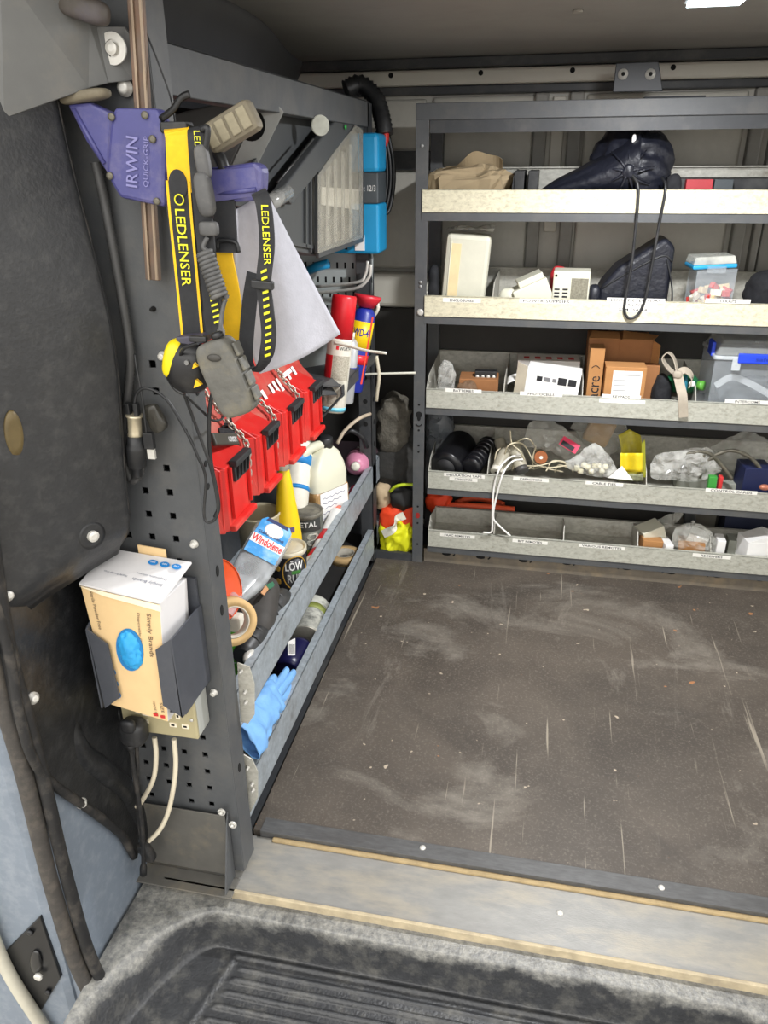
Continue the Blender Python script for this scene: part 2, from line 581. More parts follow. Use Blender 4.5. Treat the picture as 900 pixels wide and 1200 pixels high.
def step_z(x, y):
    # rounded well: left edge leans, back edge follows the sill
    yl = 0.983 - 0.25 * max(0, -0.56 - x) ** 1.0 * 2.0
    dl = x + 0.665 - 0.25 * (0.95 - y) * -1 * 0.6
    dl = x - (-0.655 - 0.35 * (0.98 - y) * 0.9)
    db = yl - y
    dr = 0.52 - x
    d = min(dl, dr)
    rr = 0.09
    if d < rr and db < rr:
        dd = rr - math.hypot(rr - d, rr - db)
    else:
        dd = min(d, db)
    wid = 0.018 + 0.06 * ss(0.12, 0.0, dl) * ss(0.0, 0.06, db)
    w = ss(0.0, wid, dd)
    z = -0.028 - 0.085 * w
    # ridges
    dx = x + 0.51; dx2 = 0.44 - x; dy = 0.950 - y
    rin = min(dx + 0.25 * (0.95 - y), dx2, dy)
    g = ss(0.0, 0.015, rin - 0.012)
    if g > 0:
        ph = (0.938 - y) / 0.027
        z += 0.008 * g * max(0, math.sin(ph * 2 * PI)) ** 0.7
    rim = ss(-0.012, -0.004, rin) * (1 - ss(-0.004, 0.004, rin))
    z += 0.004 * rim
    z += 0.002 * noise.noise(Vector((x * 9, y * 9, 0)))
    return z
mb = MB()
x0, x1, y0, y1 = -0.735, 0.75, 0.52, 1.02
NX, NY = 260, 300
mb.grid(lambda u, v: Vector((x0 + (x1 - x0) * u, y0 + (y1 - y0) * v, step_z(x0 + (x1 - x0) * u, y0 + (y1 - y0) * v))), NX, NY)
k = len(mb.v)
mb.add([(x0, y0, -0.2), (x1, y0, -0.2), (x1, y1, -0.2), (x0, y1, -0.2)], [(0, 3, 2, 1)])
stp = mb.build('step_tread', m_step)
struct(stp)
# ceiling, far wall, bulkhead, door-side wall and rear
mb = MB(); mb.box((-1.05, 1.0, 1.64), (XR, 2.84, 1.67))
ceil_o = struct(mb.build('ceiling', m_ceil))
clip = MB(); clip.lathe([(0.010, -0.008), (0.012, -0.004), (0.006, 0.0)], T(0, 0, 0), 14)
CL = clip.build('trim_clip', mat('grey_clip', (150, 146, 138), 0.5), ceil_o)
for i, (px, py) in enumerate([(677, 15), (575, 70), (452, 79), (672, 66), (792, 62)]):
    p = at(px, py, 'z', 1.634)
    if p.y > 2.8: p = Vector((p.x * 2.78 / p.y, 2.78, 1.632))
    if i == 0: CL.location = p
    else: place(CL, p, ceil_o)
mb = MB(); mb.box((-1.05, 2.86, -0.05), (XR, 2.9, 1.67))
w = struct(mb.build('wall_back', m_wall))
def wpart(lo, hi, name, m, bev=0.004):
    q = MB(); q.box(lo, hi)
    return q.build(name, m, w, bevel=bev)
m_wall_l = mat('pale_van_paint', (196, 192, 180), 0.45, 0, 0.05, 6)
wpart((-0.88, 2.79, 1.565), (XR, 2.86, 1.61), 'cant_rail', m_wall_l, 0.008)
wpart((-0.88, 2.76, 1.612), (XR, 2.86, 1.64), 'headliner_edge', m_rack_dark, 0.004)
wpart((-0.88, 2.815, 1.54), (XR, 2.86, 1.565), 'rail_shadow_flange', m_rack_dark, 0.004)
hole = MB(); hole.cyl((0, -0.0015, 0), (0, 0, 0), 0.008, seg=12)
HO = hole.build('rail_hole', m_hole, w)
for i, px in enumerate([458, 563, 670, 787]):
    p = at(px, 94, 'y', 2.789); p.z = 1.588
    if i == 0: HO.location = p
    else: place(HO, p, w)
# pressed pockets and vertical ribs of the far wall, seen between the shelves
def px_x(px, y, z=1.2): return at(px, 300, 'y', y).x
for (xa, xb) in ((-0.42, -0.085), (0.075, 0.56), (0.74, 1.4)):
    wpart((xa, 2.845, 0.99), (xb, 2.862, 1.535), 'pressed_panel', m_wall, 0.012)
for xa in (-0.065, 0.045):
    wpart((xa - 0.022, 2.825, 0.0), (xa + 0.022, 2.862, 1.54), 'wall_rib', mat('rib_paint', (134, 132, 126), 0.5), 0.006)
wpart((-0.03, 2.843, 1.12), (0.012, 2.864, 1.53), 'pressed_strip', m_wall_l, 0.004)
for xa, ww in ((0.595, 0.02), (0.65, 0.012), (0.685, 0.02)):
    wpart((xa - ww, 2.82, 0.0), (xa + ww, 2.862, 1.54), 'wall_rib', MATS['rib_paint'], 0.006)
# dark ply lining behind the lower shelves
m_ply = mat('dark_lining_board', (52, 50, 47), 0.7, 0, 0.12, 12)
wpart((-0.40, 2.80, 0.0), (XR, 2.83, 0.955), 'lining_board', m_ply, 0.002)
wpart((-0.88, 2.80, 0.86), (-0.40, 2.86, 0.98), 'waist_rail', m_wall_l, 0.015)
wpart((-0.88, 2.84, 0.99), (-0.44, 2.86, 1.31), 'corner_panel', m_wall, 0.01)
wpart((-0.88, 2.845, 1.38), (-0.44, 2.86, 1.53), 'corner_panel', m_wall, 0.01)
wpart((-0.88, 2.83, 1.315), (-0.42, 2.86, 1.375), 'corner_strap', m_rack_dark, 0.003)
wpart((-0.88, 2.84, 0.0), (-0.40, 2.86, 0.85), 'lining_board', m_ply, 0.002)
mb = MB(); mb.box((-1.05, 1.10, -0.05), (-0.93, 2.88, 1.67))
wl = struct(mb.build('wall_left', m_trim))
# moulded bulkhead head trim above the left rack
def head_x(y): return -0.66 - 0.15 * ss(1.75, 2.85, y) - 0.02 * (y - 1.1)
mb = MB()
prof = []
ys = [1.12 + (2.85 - 1.12) * i / 24 for i in range(25)]
for y in ys:
    xx = head_x(y)
    prof.append([Vector((xx - 0.16, y, 1.51)), Vector((xx - 0.06, y, 1.515)), Vector((xx - 0.045, y, 1.55)), Vector((xx - 0.02, y, 1.60)), Vector((xx + 0.0, y, 1.632)), Vector((xx, y, 1.645))])
vs_ = [p for r in prof for p in r]
fs_ = [(i * 6 + j, (i + 1) * 6 + j, (i + 1) * 6 + j + 1, i * 6 + j + 1) for i in range(24) for j in range(5)]
mb.add(vs_, fs_, 0, True)
ht = mb.build('head_trim', m_trim, wl, solid=0.006)
mb = MB()
mb.tube([(head_x(y) - 0.043, y, 1.545 + 0.035 * ss(1.2, 1.4, y) * (1 - ss(2.3, 2.5, y))) for y in ys[2:20]], 0.006, 8)
mb.build('moulded_line', m_trim, wl)
mb = MB(); mb.box((0.75, 0.86, -0.7), (XR, 0.98, 1.75)); struct(mb.build('wall_front', m_wall))
mb = MB(); mb.box((-2.6, 0.86, 1.60), (XR, 1.0, 1.75)); struct(mb.build('wall_header', m_trim))
mb = MB(); mb.box((-25, -25, -0.72), (25, 25, -0.66)); struct(mb.build('ground', mat('yard_concrete', (172, 166, 156), 0.9, 0, 0.1, 2)))

# ------------------------------------------------------------------ door pillar at the left edge
m_body = mat('blue_grey_body_paint', (118, 128, 140), 0.45, 0.1, 0.06, 10, (150, 157, 165), 0.5, 40, bump=0.04, bump_scale=200)
mb = MB(); mb.box((-0.79, 0.80, -0.20), (-0.742, 1.12, 1.62))
pil = struct(mb.build('wall_pillar', m_body, bevel=0.01))
mb = MB(); mb.box((-1.9, 0.79, -0.7), (-0.765, 0.86, 1.62)); mb.build('outer_face', m_body, pil, bevel=0.02)
# folded body lip and sill curve below the seal
mb = MB()
mb.tube([at(-30, 1040, 'y', 0.775), at(5, 1130, 'y', 0.775), at(45, 1195, 'y', 0.775), at(75, 1240, 'y', 0.775)], 0.012, 10, n=6)
mb.build('weld_lip', mat('cream_body_edge', (190, 186, 170), 0.4, 0.1, 0.1, 20), pil)
# door seal
seal_pts = [at(-45, 560, 'y', 0.80), at(-12, 760, 'y', 0.80), at(28, 905, 'y', 0.80), at(62, 1040, 'y', 0.80), at(95, 1140, 'y', 0.80), at(140, 1205, 'y', 0.79), at(220, 1260, 'y', 0.77)]
mb = MB(); mb.tube(seal_pts, 0.0145, 12, n=8)
mb.build('door_seal', mat('worn_seal_rubber', (60, 57, 54), 0.6, 0, 0.2, 50, (118, 109, 97), 0.4, 30), pil)
mb = MB(); mb.tube([p + Vector((0.022, 0.012, 0.006)) for p in seal_pts], 0.011, 10, n=8)
mb.build('seal_flange', m_rubber, pil)
# striker plate
mb = MB()
pl = [at(4, 1117, 'y', 0.785), at(47, 1074, 'y', 0.785), at(71, 1146, 'y', 0.785), at(47, 1186, 'y', 0.785)]
mb.prism(pl, (0, 0.008, 0))
st = mb.build('striker_plate', mat('glossy_black_metal', (26, 27, 29), 0.3, 0.2, 0.2, 20), pil, bevel=0.002)
c0 = at(42, 1128, 'y', 0.783)
mb = MB(); mb.blob(c0, (0.012, 0.006, 0.036), roty(0.25), 18, 10)
mb.build('striker_boss', mat('bright_black_steel', (70, 70, 70), 0.25, 0.7), st)
mb = MB(); mb.lathe([(0.008, 0), (0.008, 0.006), (0.004, 0.007)], frame(at(46, 1143, 'y', 0.779), (1, 0, 0), (0, 0, 1)), 14)
mb.build('bolt', m_screw, st)
for q in ((36, 1092), (57, 1162)):
    mb = MB(); mb.lathe([(0.006, 0), (0.006, 0.004), (0.003, 0.005)], frame(at(*q, 'y', 0.784), (1, 0, 0), (0, 0, 1)), 14)
    mb.build('bolt', m_black, st)
# lower black panel with its rolled edge
m_pl = mat('scuffed_black_moulding', (28, 29, 31), 0.36, 0, 0.15, 40, (90, 90, 88), 0.2, 40, bump=0.1, bump_scale=150)
edge = [(-60, 560), (0, 735), (22, 845), (38, 893), (62, 920), (105, 950), (140, 978), (155, 1003)]
edge3 = [at(x, y, 'x', -0.735) for x, y in edge]
top3 = [at(165, 1000, 'x', -0.735), Vector((-0.735, 1.12, 0.9)), Vector((-0.735, 0.80, 0.95))]
mb = MB(); mb.prism(edge3 + top3, (-0.012, 0, 0))
lp = struct(mb.build('trim_3', m_pl, bevel=0.003))
mb = MB(); mb.tube([p + Vector((0.004, 0, 0)) for p in edge3], 0.008, 10, n=6); mb.build('rolled_edge', m_rubber, lp)
mb = MB()   # swage running up the panel
mb.tube([at(168, 975, 'x', -0.748), at(142, 925, 'x', -0.748), at(112, 900, 'x', -0.749), at(82, 870, 'x', -0.755), at(62, 780, 'x', -0.775)], 0.026, 16, n=8)
mb.build('swage', m_pl, lp)
for q in ((38, 818), (95, 941), (8, 697)):
    mb = MB(); p = at(*q, 'x', -0.733)
    mb.lathe([(0.010, 0), (0.010, 0.003), (0.006, 0.004), (0.006, 0.009), (0.003, 0.010)], axis_frame(p, p + Vector((1, -0.4, 0.2))), 14)
    mb.build('bolt', m_screw, lp)
# upper bulged cover
def cover_pt(u, v):
    """u along the profile from the door edge to the rack, v from top to bottom"""
    prof = [(-0.90, 0.80), (-0.83, 0.795), (-0.775, 0.80), (-0.735, 0.825), (-0.705, 0.865), (-0.675, 0.92), (-0.645, 0.975), (-0.63, 1.005), (-0.65, 1.04), (-0.72, 1.06)]
    f = u * (len(prof) - 1); i = min(int(f), len(prof) - 2); t = f - i
    x = prof[i][0] * (1 - t) + prof[i + 1][0] * t
    y = prof[i][1] * (1 - t) + prof[i + 1][1] * t
    zb = 0.735 + 0.03 * ss(0.85, 1.03, y) - 0.03 * ss(0.9, 0.78, y)
    z = 1.50 + (zb - 1.50) * v
    # roll under at the bottom edge and lean in at the top
    rr = ss(0.0, 1.0, max(0, (v - 0.9) / 0.1)) ** 2
    x -= 0.03 * rr
    x += (0.026 * math.exp(-((z - 1.12) / 0.2) ** 2) - 0.008 * (1 - v)) * ss(0.35, 0.75, u)
    y += 0.02 * rr * (1 - u)
    return Vector((x, y, z))
mb = MB(); mb.grid(cover_pt, 60, 60)
k0 = len(mb.v)
bot = [cover_pt(i / 60, 1.0) for i in range(61)]
mb.add(bot + [Vector((-0.74, 0.93, b.z)) for b in bot], [(i, i + 1, 62 + i, 61 + i) for i in range(60)], 0, False)
m_cover = mat('scuffed_black_cover', (40, 41, 43), 0.36, 0, 0.12, 60, (96, 95, 92), 0.22, 45, bump=0.08, bump_scale=180)
cv = struct(mb.build('trim_4', m_cover, solid=0.003))
def on_cover(px, py):
    # point of the cover surface surveyed at (px, py), with its outward normal
    best = None
    for i in range(90):
        for j in range(120):
            q_ = cover_pt(i / 100, j / 120); d_ = q_ - CAM; f_ = d_.dot(FWD)
            e_ = (d_.dot(RIGHT) / f_ * FOC + 450 - px) ** 2 + (d_.dot(DOWN) / f_ * FOC + 600 - py) ** 2
            if best is None or e_ < best[0]: best = (e_, i / 100, j / 120)
    _, u, v = best
    n_ = (cover_pt(u + 0.01, v) - cover_pt(u - 0.01, v)).cross(cover_pt(u, min(1, v + 0.01)) - cover_pt(u, v - 0.01)).normalized()
    p_ = cover_pt(u, v)
    if n_.dot(CAM - p_) < 0: n_ = -n_
    return p_, n_
p, nc_ = on_cover(107, 628)
mb = MB(); mb.lathe([(0.022, -0.004), (0.022, 0.002), (0.013, 0.001), (0.012, -0.001)], axis_frame(p, p + nc_), 20); mb.build('bolt_recess', m_black, cv)
mb = MB(); mb.lathe([(0.009, 0), (0.009, 0.007), (0.005, 0.009)], axis_frame(p, p + nc_), 12, smooth=False); mb.build('bolt', m_screw, cv)
p, nc_ = on_cover(17, 506)
mb = MB(); mb.lathe([(0.020, -0.002), (0.019, 0.0015), (0.012, 0.002)], frame(p + nc_ * 0.002, Vector((0.1, 0, 1)).cross(nc_), (0.1, 0, 1)), 24, sx=0.62, sy=1.7)
mb.build('oval_blank', mat('brown_oval_patch', (92, 78, 46), 0.5, 0, 0.2, 30), cv)
mb = MB(); mb.tube([cover_pt(0.79, k_ / 20) for k_ in range(20)], 0.0035, 8)
mb.build('edge_bead', m_rubber, cv)

# ------------------------------------------------------------------ left rack along the bulkhead
XF = -0.55        # aisle face of the rack
rl = thing('shelving_rack', 'dark grey steel shelving rack with perforated end panel and galvanised rails beside the doorway', 'shelving', (-0.70, 1.8, 0.0))
# perforated end panel (real holes)
def holed_panel(xs_edges, zs_edges, holes, y, m):
    q = MB()
    n = len(zs_edges)
    vs_ = [(x, y, z) for x in xs_edges for z in zs_edges]
    fs_ = [(i * n + j, (i + 1) * n + j, (i + 1) * n + j + 1, i * n + j + 1) for i in range(len(xs_edges) - 1) for j in range(n - 1) if (i, j) not in holes]
    q.add(vs_, fs_)
    return q
hx = [-0.7105, -0.667, -0.6235, -0.58]
hz = [0.177 + 0.0425 * k for k in range(31)]
h = 0.0055
xe = [-0.80] + sorted([c - h for c in hx] + [c + h for c in hx]) + [-0.527]
ze = [0.0] + sorted([c - h * 1.05 for c in hz] + [c + h * 1.05 for c in hz]) + [1.56]
holes = set()
for a in range(4):
    for b_ in range(31):
        z = hz[b_]
        if z > 1.1: continue
        if 0.93 < z < 0.98 and a == 3: continue
        if z > 0.87 and a == 2: continue
        holes.add((1 + 2 * a, 1 + 2 * b_))
q = holed_panel(xe, ze, holes, 1.062, None)
q.build('end_panel', m_rack, rl, solid=0.003)
mb = MB(); mb.box((-0.530, 1.062, 0.0), (-0.526, 1.118, 1.56)); mb.build('end_flange', m_rack, rl, bevel=0.001)
mb = MB(); mb.box((-0.80, 1.10, 0.0), (-0.532, 1.103, 1.56)); mb.build('inner_panel', m_rack_dark, rl)
# slots in the flange
for z in (0.255, 0.62, 0.70, 0.86, 0.90, 1.02):
    mb = MB(); mb.lathe([(0.0055, 0), (0.0055, 0.001)], frame((-0.5258, 1.09, z), (0, 1, 0), (0, 0, 1)), 12, sy=2.0 if z < 0.8 else 1.0); mb.build('slot', m_hole, rl)
def bolt_y(px, py, y, r, par, washer=False, m=m_screw):
    p = at(px, py, 'y', y)
    q = MB()
    if washer:
        q.lathe([(r, 0), (r, 0.003), (r * 0.55, 0.0032), (r * 0.55, 0.001), (r * 0.42, 0.001), (r * 0.42, 0.007), (r * 0.2, 0.008)], axis_frame(p, p + Vector((0, -1, 0))), 26, smooth=False)
    else:
        q.lathe([(r, 0), (r, 0.002), (r * 0.72, 0.003), (r * 0.72, 0.008), (r * 0.4, 0.009)], axis_frame(p, p + Vector((0, -1, 0))), 14)
    return q.build('bolt', m, par)
for px, py in ((191, 417), (228, 637), (251, 811), (265, 968)):
    bolt_y(px, py, 1.06, 0.0075, rl)
bolt_y(180, 362, 1.06, 0.004, rl, m=m_hole)
# foot bracket
mb = MB()
mb.box((-0.76, 1.046, 0.0), (-0.548, 1.049, 0.165)); mb.box((-0.76, 1.00, -0.012), (-0.532, 1.05, -0.009))
fb = mb.build('foot_bracket', mat('dusty_grey_metal', (92, 90, 85), 0.6, 0.1, 0.1, 30, (140, 128, 106), 0.5, 10), rl, bevel=0.002)
mb = MB(); mb.prism([(-0.548, 1.055, -0.012), (-0.548, 1.005, -0.012), (-0.548, 1.05, 0.15), (-0.548, 1.058, 0.165)], (0.003, 0, 0)); mb.build('bracket_gusset', m_rack, rl)
for px, py in ((260, 951), (273, 966)):
    bolt_y(px, py, 1.045, 0.008, rl, True)
q = MB(); p = at(188, 994, 'z', -0.009); q.lathe([(0.012, 0), (0.012, 0.002), (0.006, 0.0022)], Matrix.Translation(p), 18); q.build('bolt', m_screw, rl)
# header beam, posts, rails, trays
mb = MB(); mb.box((XF - 0.004, 1.10, 1.435), (XF, 2.46, 1.503)); mb.box((XF - 0.03, 1.10, 1.498), (XF, 2.46, 1.503)); mb.box((XF - 0.03, 1.10, 1.435), (XF, 2.46, 1.439)); mb.build('header_beam', m_rack, rl, bevel=0.002)
mb = MB(); mb.box((-0.80, 1.10, 1.47), (XF - 0.03, 2.46, 1.476)); mb.build('top_panel', m_rack, rl)
mb = MB(); mb.box((XF - 0.045, 2.44, 0.0), (XF, 2.444, 1.50)); mb.box((XF - 0.004, 2.44, 0.0), (XF, 2.50, 1.50)); pst = mb.build('rear_post', m_rack_dark, rl, bevel=0.001)
hq = MB(); hq.lathe([(0.009, 0), (0.009, 0.001)], frame((XF + 0.0001, 2.47, 0.45), (0, 1, 0), (0, 0, 1)), 12)
HP = hq.build('post_hole', m_hole, rl)
for z in (0.53, 0.61, 0.69, 0.77, 0.85, 1.0, 1.1): place(HP, (WLOC[HP.name].x, 2.47, z - 0.009), rl)
hq = MB(); hq.lathe([(0.008, 0), (0.008, 0.001)], frame((XF - 0.022, 2.4395, 0.45), (1, 0, 0), (0, 0, 1)), 12)
HP = hq.build('post_hole', m_hole, rl)
for z in (0.53, 0.61, 0.69, 0.77): place(HP, (XF - 0.022, WLOC[HP.name].y, z - 0.008), rl)
def rail(z0, z1, y0, y1, name):
    q = MB(); q.box((XF - 0.003, y0, z0), (XF, y1, z1)); q.box((XF - 0.022, y0, z1 - 0.003), (XF, y1, z1)); q.box((XF - 0.30, y0, z0), (XF, y1, z0 + 0.003))
    return q.build(name, [m_galv_rail], rl, bevel=0.001)
rail(0.286, 0.376, 1.13, 2.56, 'shelf_tray')
rail(0.036, 0.130, 1.13, 2.58, 'shelf_tray')
mb = MB(); mb.box((-0.85, 1.12, 0.02), (-0.845, 2.6, 1.46)); mb.build('rear_panel', m_rack_dark, rl)
mb = MB(); mb.box((XF - 0.30, 1.13, 0.0395), (XF - 0.004, 2.58, 0.043)); mb.build('tray_mat', mat('black_tray_mat', (36, 35, 34), 0.8, 0, 0.2, 20), rl)
mb = MB(); mb.box((-0.845, 1.12, 0.655), (-0.66, 2.44, 0.661)); mb.build('middle_shelf', m_rack_dark, rl)
# galvanised corner plates at the near ends of the trays
for (pts, bl) in (([(278, 777), (292, 782), (298, 802), (298, 838), (291, 848), (282, 846)], [(283, 786), (288, 810), (289, 822)]),
                  ([(284, 884), (295, 890), (302, 905), (302, 935), (292, 955), (287, 950)], [(291, 899), (296, 918), (297, 925)])):
    mb = MB(); mb.prism([at(x, y, 'y', 1.13) for x, y in pts], (0, 0.003, 0)); cp = mb.build('corner_plate', m_galv, rl)
    for x, y in bl: bolt_y(x, y, 1.13, 0.0042, rl)
# far-end side plates of the trays
mb = MB(); mb.prism([(XF - 0.22, 2.56, 0.29), (XF - 0.02, 2.56, 0.29), (XF, 2.56, 0.37), (XF - 0.02, 2.56, 0.42), (XF - 0.22, 2.56, 0.42)], (0, 0.003, 0)); mb.build('tray_end', mat('plum_grey_plate', (92, 74, 82), 0.4, 0.3, 0.1), rl)
mb = MB(); mb.prism([(XF - 0.22, 2.57, 0.04), (XF - 0.02, 2.57, 0.04), (XF, 2.57, 0.13), (XF - 0.03, 2.57, 0.19), (XF - 0.22, 2.57, 0.19)], (0, 0.003, 0)); mb.build('tray_end', m_rack_dark, rl)
for q_ in ((XF - 0.045, 2.556, 0.395), (XF - 0.03, 2.566, 0.16), (XF - 0.08, 2.556, 0.40)):
    q = MB(); q.lathe([(0.005, 0), (0.005, 0.003), (0.002, 0.004)], axis_frame(q_, Vector(q_) + Vector((0, -1, 0))), 10); q.build('bolt', m_screw, rl)
# top-left sheet bracket that ties the rack to the van pillar
mb = MB()
A = [at(0, -40, 'y', 0.93), at(38, -40, 'y', 0.95), at(105, 28, 'y', 1.02), at(113, 31, 'y', 1.03), at(127, 97, 'y', 1.03), at(104, 103, 'y', 1.01), at(5, 138, 'y', 0.94), at(-60, 160, 'y', 0.92), at(-60, -40, 'y', 0.92)]
mb.prism(A, (0.0, 0.004, 0))
mb.prism([at(113, 31, 'y', 1.03), at(146, 31, 'y', 1.05), at(154, 44, 'y', 1.052), at(155, 94, 'y', 1.052), at(127, 97, 'y', 1.03)], (0, 0.004, 0))
tb = mb.build('tie_bracket', mat('mid_grey_sheet', (104, 105, 104), 0.5, 0.1, 0.06, 20, (150, 140, 124), 0.3, 12), rl, bevel=0.001)
bolt_y(133, 57, 1.038, 0.0185, rl, True)
bolt_y(147, 103, 1.055, 0.011, rl)
# tilted bins, organiser case, inverter under the header
b1 = MB()
ypl = 1.62
poly = [Vector((-0.80, ypl, 1.43)), at(311, 107, 'y', ypl), at(256, 226, 'y', ypl), at(240, 250, 'y', ypl), Vector((-0.80, ypl, 1.2))]
b1.prism(poly, (0, 0.12, 0))
tb1 = thing('parts_bin', 'mid grey plastic tilt bin with slanted front lip, under the header beam', 'storage bin', (-0.62, 1.75, 1.2))
b1.build('body', mat('grey_bin_plastic', (104, 106, 106), 0.5, 0, 0.06), tb1, bevel=0.004)
b1 = MB(); b1.prism([at(311, 107, 'y', ypl - 0.002), at(333, 131, 'y', ypl + 0.03), at(276, 245, 'y', ypl + 0.03), at(256, 226, 'y', ypl - 0.002)], (-0.01, 0.02, 0)); b1.build('front_lip', mat('pale_bin_lip', (126, 127, 124), 0.45), tb1, bevel=0.002)
b1 = MB(); b1.lathe([(0.03, 0), (0.03, 0.001)], frame(at(294, 146, 'y', ypl - 0.002), (1, 0, 0), (0, 0, 1)), 24); b1.build('finger_hole', m_hole, tb1)

oc = thing('organiser_case', 'dark grey organiser case with clear ribbed lid, hung at a slant beside the blue inverter', 'organiser case', (-0.6, 2.1, 1.06))
m_case = mat('charcoal_case_plastic', (66, 68, 69), 0.45, 0, 0.06)
xo = -0.575
P_ = lambda x, y, d=0.0: at(x, y, 'x', xo + d)
mb = MB(); mb.prism([P_(402, 124), P_(414, 141), P_(425, 152), P_(425, 281), P_(371, 300), P_(335, 292), P_(318, 247)], (-0.11, 0, 0)); mb.build('body', m_case, oc, bevel=0.003)
mb = MB(); mb.prism([P_(399, 121, 0.001), P_(414, 141, 0.001), P_(331, 240, 0.001), P_(316, 226, 0.001)], (0.022, 0, 0)); mb.build('top_bar', m_case, oc, bevel=0.004)
mb = MB(); mb.tube([P_(367, 163, 0.026), P_(325, 214, 0.026)], 0.0025, 6); mb.build('groove_bead', m_black, oc)
mb = MB(); mb.lathe([(0.022, 0), (0.022, 0.003), (0.020, 0.004)], frame(P_(375, 147, 0.035), (0.8, 0.6, 0), (0, 0, 1)), 26); mb.build('round_tab', clear_mat('smoky_tab', (190, 190, 178), 0.75), oc)
mb = MB(); mb.cyl(P_(312, 240, 0.02), P_(336, 226, 0.02), 0.016, 0.016, 16); mb.build('hinge_roll', clear_mat('smoky_roll', (150, 150, 146), 0.7), oc)
mb = MB(); mb.prism([P_(330, 128, -0.03), P_(405, 128, -0.03), P_(322, 250, -0.03), P_(272, 240, -0.03)], (-0.006, 0, 0)); mb.build('back_wing', m_case, oc)
# compartment backing and contents behind the clear lid
win = [(372, 205), (414, 145), (424, 152), (424, 279), (372, 297)]
mb = MB(); mb.prism([P_(x, y, 0.002) for x, y in win], (0.002, 0, 0)); mb.build('compartment_back', mat('speckled_contents', (112, 106, 92), 0.7, 0, 0.5, 45, (54, 50, 44), 0.8, 30), oc)
mb = MB(); mb.prism([P_(x, y, 0.005) for x, y in ((375, 219), (419, 222), (419, 246), (375, 240))], (0.004, 0, 0)); mb.build('lit_strip', mat('lit_strip_tone', (206, 200, 184), 0.7), oc)  # strip of light on the organiser, put in as a pale flat piece
for xa in (384, 393, 402, 411):
    mb = MB(); ytop = 205 - (xa - 372) * 0.9
    mb.bar(P_(xa, max(168, ytop), 0.012), P_(xa, 297 - (xa - 372) * 0.35, 0.012), 0.006, 0.014); mb.build('divider', clear_mat('clear_rib', (214, 210, 196), 0.55), oc)
mb = MB(); mb.prism([P_(x, y, 0.02) for x, y in win], (0.003, 0, 0)); mb.build('clear_lid', clear_mat('clear_lid_plastic', (190, 186, 172), 0.28, 0.1), oc, bevel=0.001)
mb = MB()
fr = [P_(x, y, 0.014) for x, y in win]
for i in range(5): mb.bar(fr[i], fr[(i + 1) % 5], 0.022, 0.010, up=(1, 0, 0))
mb.build('lid_frame', m_case, oc, bevel=0.002)
for a_, b_ in (((364, 200), (364, 296)), ((358, 204), (358, 290)), ((332, 283), (368, 290))):
    mb = MB(); mb.bar(P_(*a_, 0.004), P_(*b_, 0.004), 0.008, 0.006, up=(1, 0, 0)); mb.build('case_rib', m_case, oc)
mb = MB(); mb.blob(P_(405, 149, 0.027), (0.002, 0.012, 0.006), None, 10, 8); mb.build('green_mark', mat('green_sticker', (40, 140, 60), 0.6), oc)

iv = thing('power_inverter', 'blue power inverter with grey middle band at the far end of the left rack', 'inverter', (-0.64, 2.40, 1.02))
xi = -0.63
ya, yb = 2.30, 2.52
def bxp(x0, x1, y0, y1, z0, z1, nm, m, par, bev=0.004):
    q = MB(); q.box((x0, y0, z0), (x1, y1, z1)); return q.build(nm, m, par, bevel=bev)
ivx = at(447, 220, 'y', 2.44).x
m_blue = mat('inverter_blue', (28, 140, 190), 0.4, 0, 0.08)
zt, zm1, zm2, zb_ = at(435, 156, 'y', 2.44).z, at(435, 202, 'y', 2.44).z, at(435, 238, 'y', 2.44).z, at(435, 296, 'y', 2.44).z
bxp(ivx - 0.16, ivx, 2.40, 2.52, zm1, zt, 'top_cover', m_blue, iv, 0.012)
bxp(ivx - 0.16, ivx - 0.002, 2.402, 2.52, zm2, zm1, 'band', mat('inverter_grey', (66, 72, 76), 0.5), iv)
bxp(ivx - 0.24, ivx, 2.40, 2.52, zb_, zm2, 'lower_cover', m_blue, iv, 0.008)
mb = MB(); mb.text('Phoenix 12/3', frame((ivx - 0.052, 2.4015, (zm1 + zm2) / 2), (1, 0, 0), (0, 0, 1)), 0.085, 0.016); mb.build('lettering', m_paper, iv)
bxp(ivx - 0.075, ivx - 0.045, 2.397, 2.40, zb_ + 0.01, zb_ + 0.055, 'barcode_label', m_paper, iv, 0)
for k in range(9):
    bxp(ivx - 0.235 + k * 0.016, ivx - 0.227 + k * 0.016, 2.3975, 2.40, zb_ + 0.012, zb_ + 0.05, 'vent_slot', m_hole, iv, 0)
mb = MB(); mb.tube([at(360, 318, 'y', 2.42), at(372, 312, 'y', 2.42), at(385, 309, 'y', 2.42)], 0.014, 8); mb.build('blue_flange', m_blue, iv)

# light grey perforated tool panel under the inverter
tp = thing('perforated_panel', 'light grey perforated tool panel with slots, below the blue inverter', 'tool panel', (-0.66, 2.47, 0.9))
yt = 2.47
mb = MB(); mb.prism([at(330, 285, 'y', yt), at(438, 275, 'y', yt), at(436, 350, 'y', yt), at(434, 445, 'y', yt), at(420, 450, 'y', yt), at(330, 450, 'y', yt)], (0, 0.003, 0)); mb.build('sheet', mat('pale_grey_sheet', (176, 182, 180), 0.45, 0.1, 0.06), tp)
sq = MB(); sq.box((-0.003, -0.001, -0.009), (0.003, 0.0, 0.009))
SQ = None
for r in range(5):
    for c in range(9):
        p = Vector((-0.78 + c * 0.026 + 0.013 * (r % 2), yt - 0.0002, 1.08 - r * 0.045))
        if p.x > -0.585: continue
        if SQ is None:
            SQ = sq.build('slot', m_hole, tp); SQ.location = p
        else: place(SQ, p, tp)
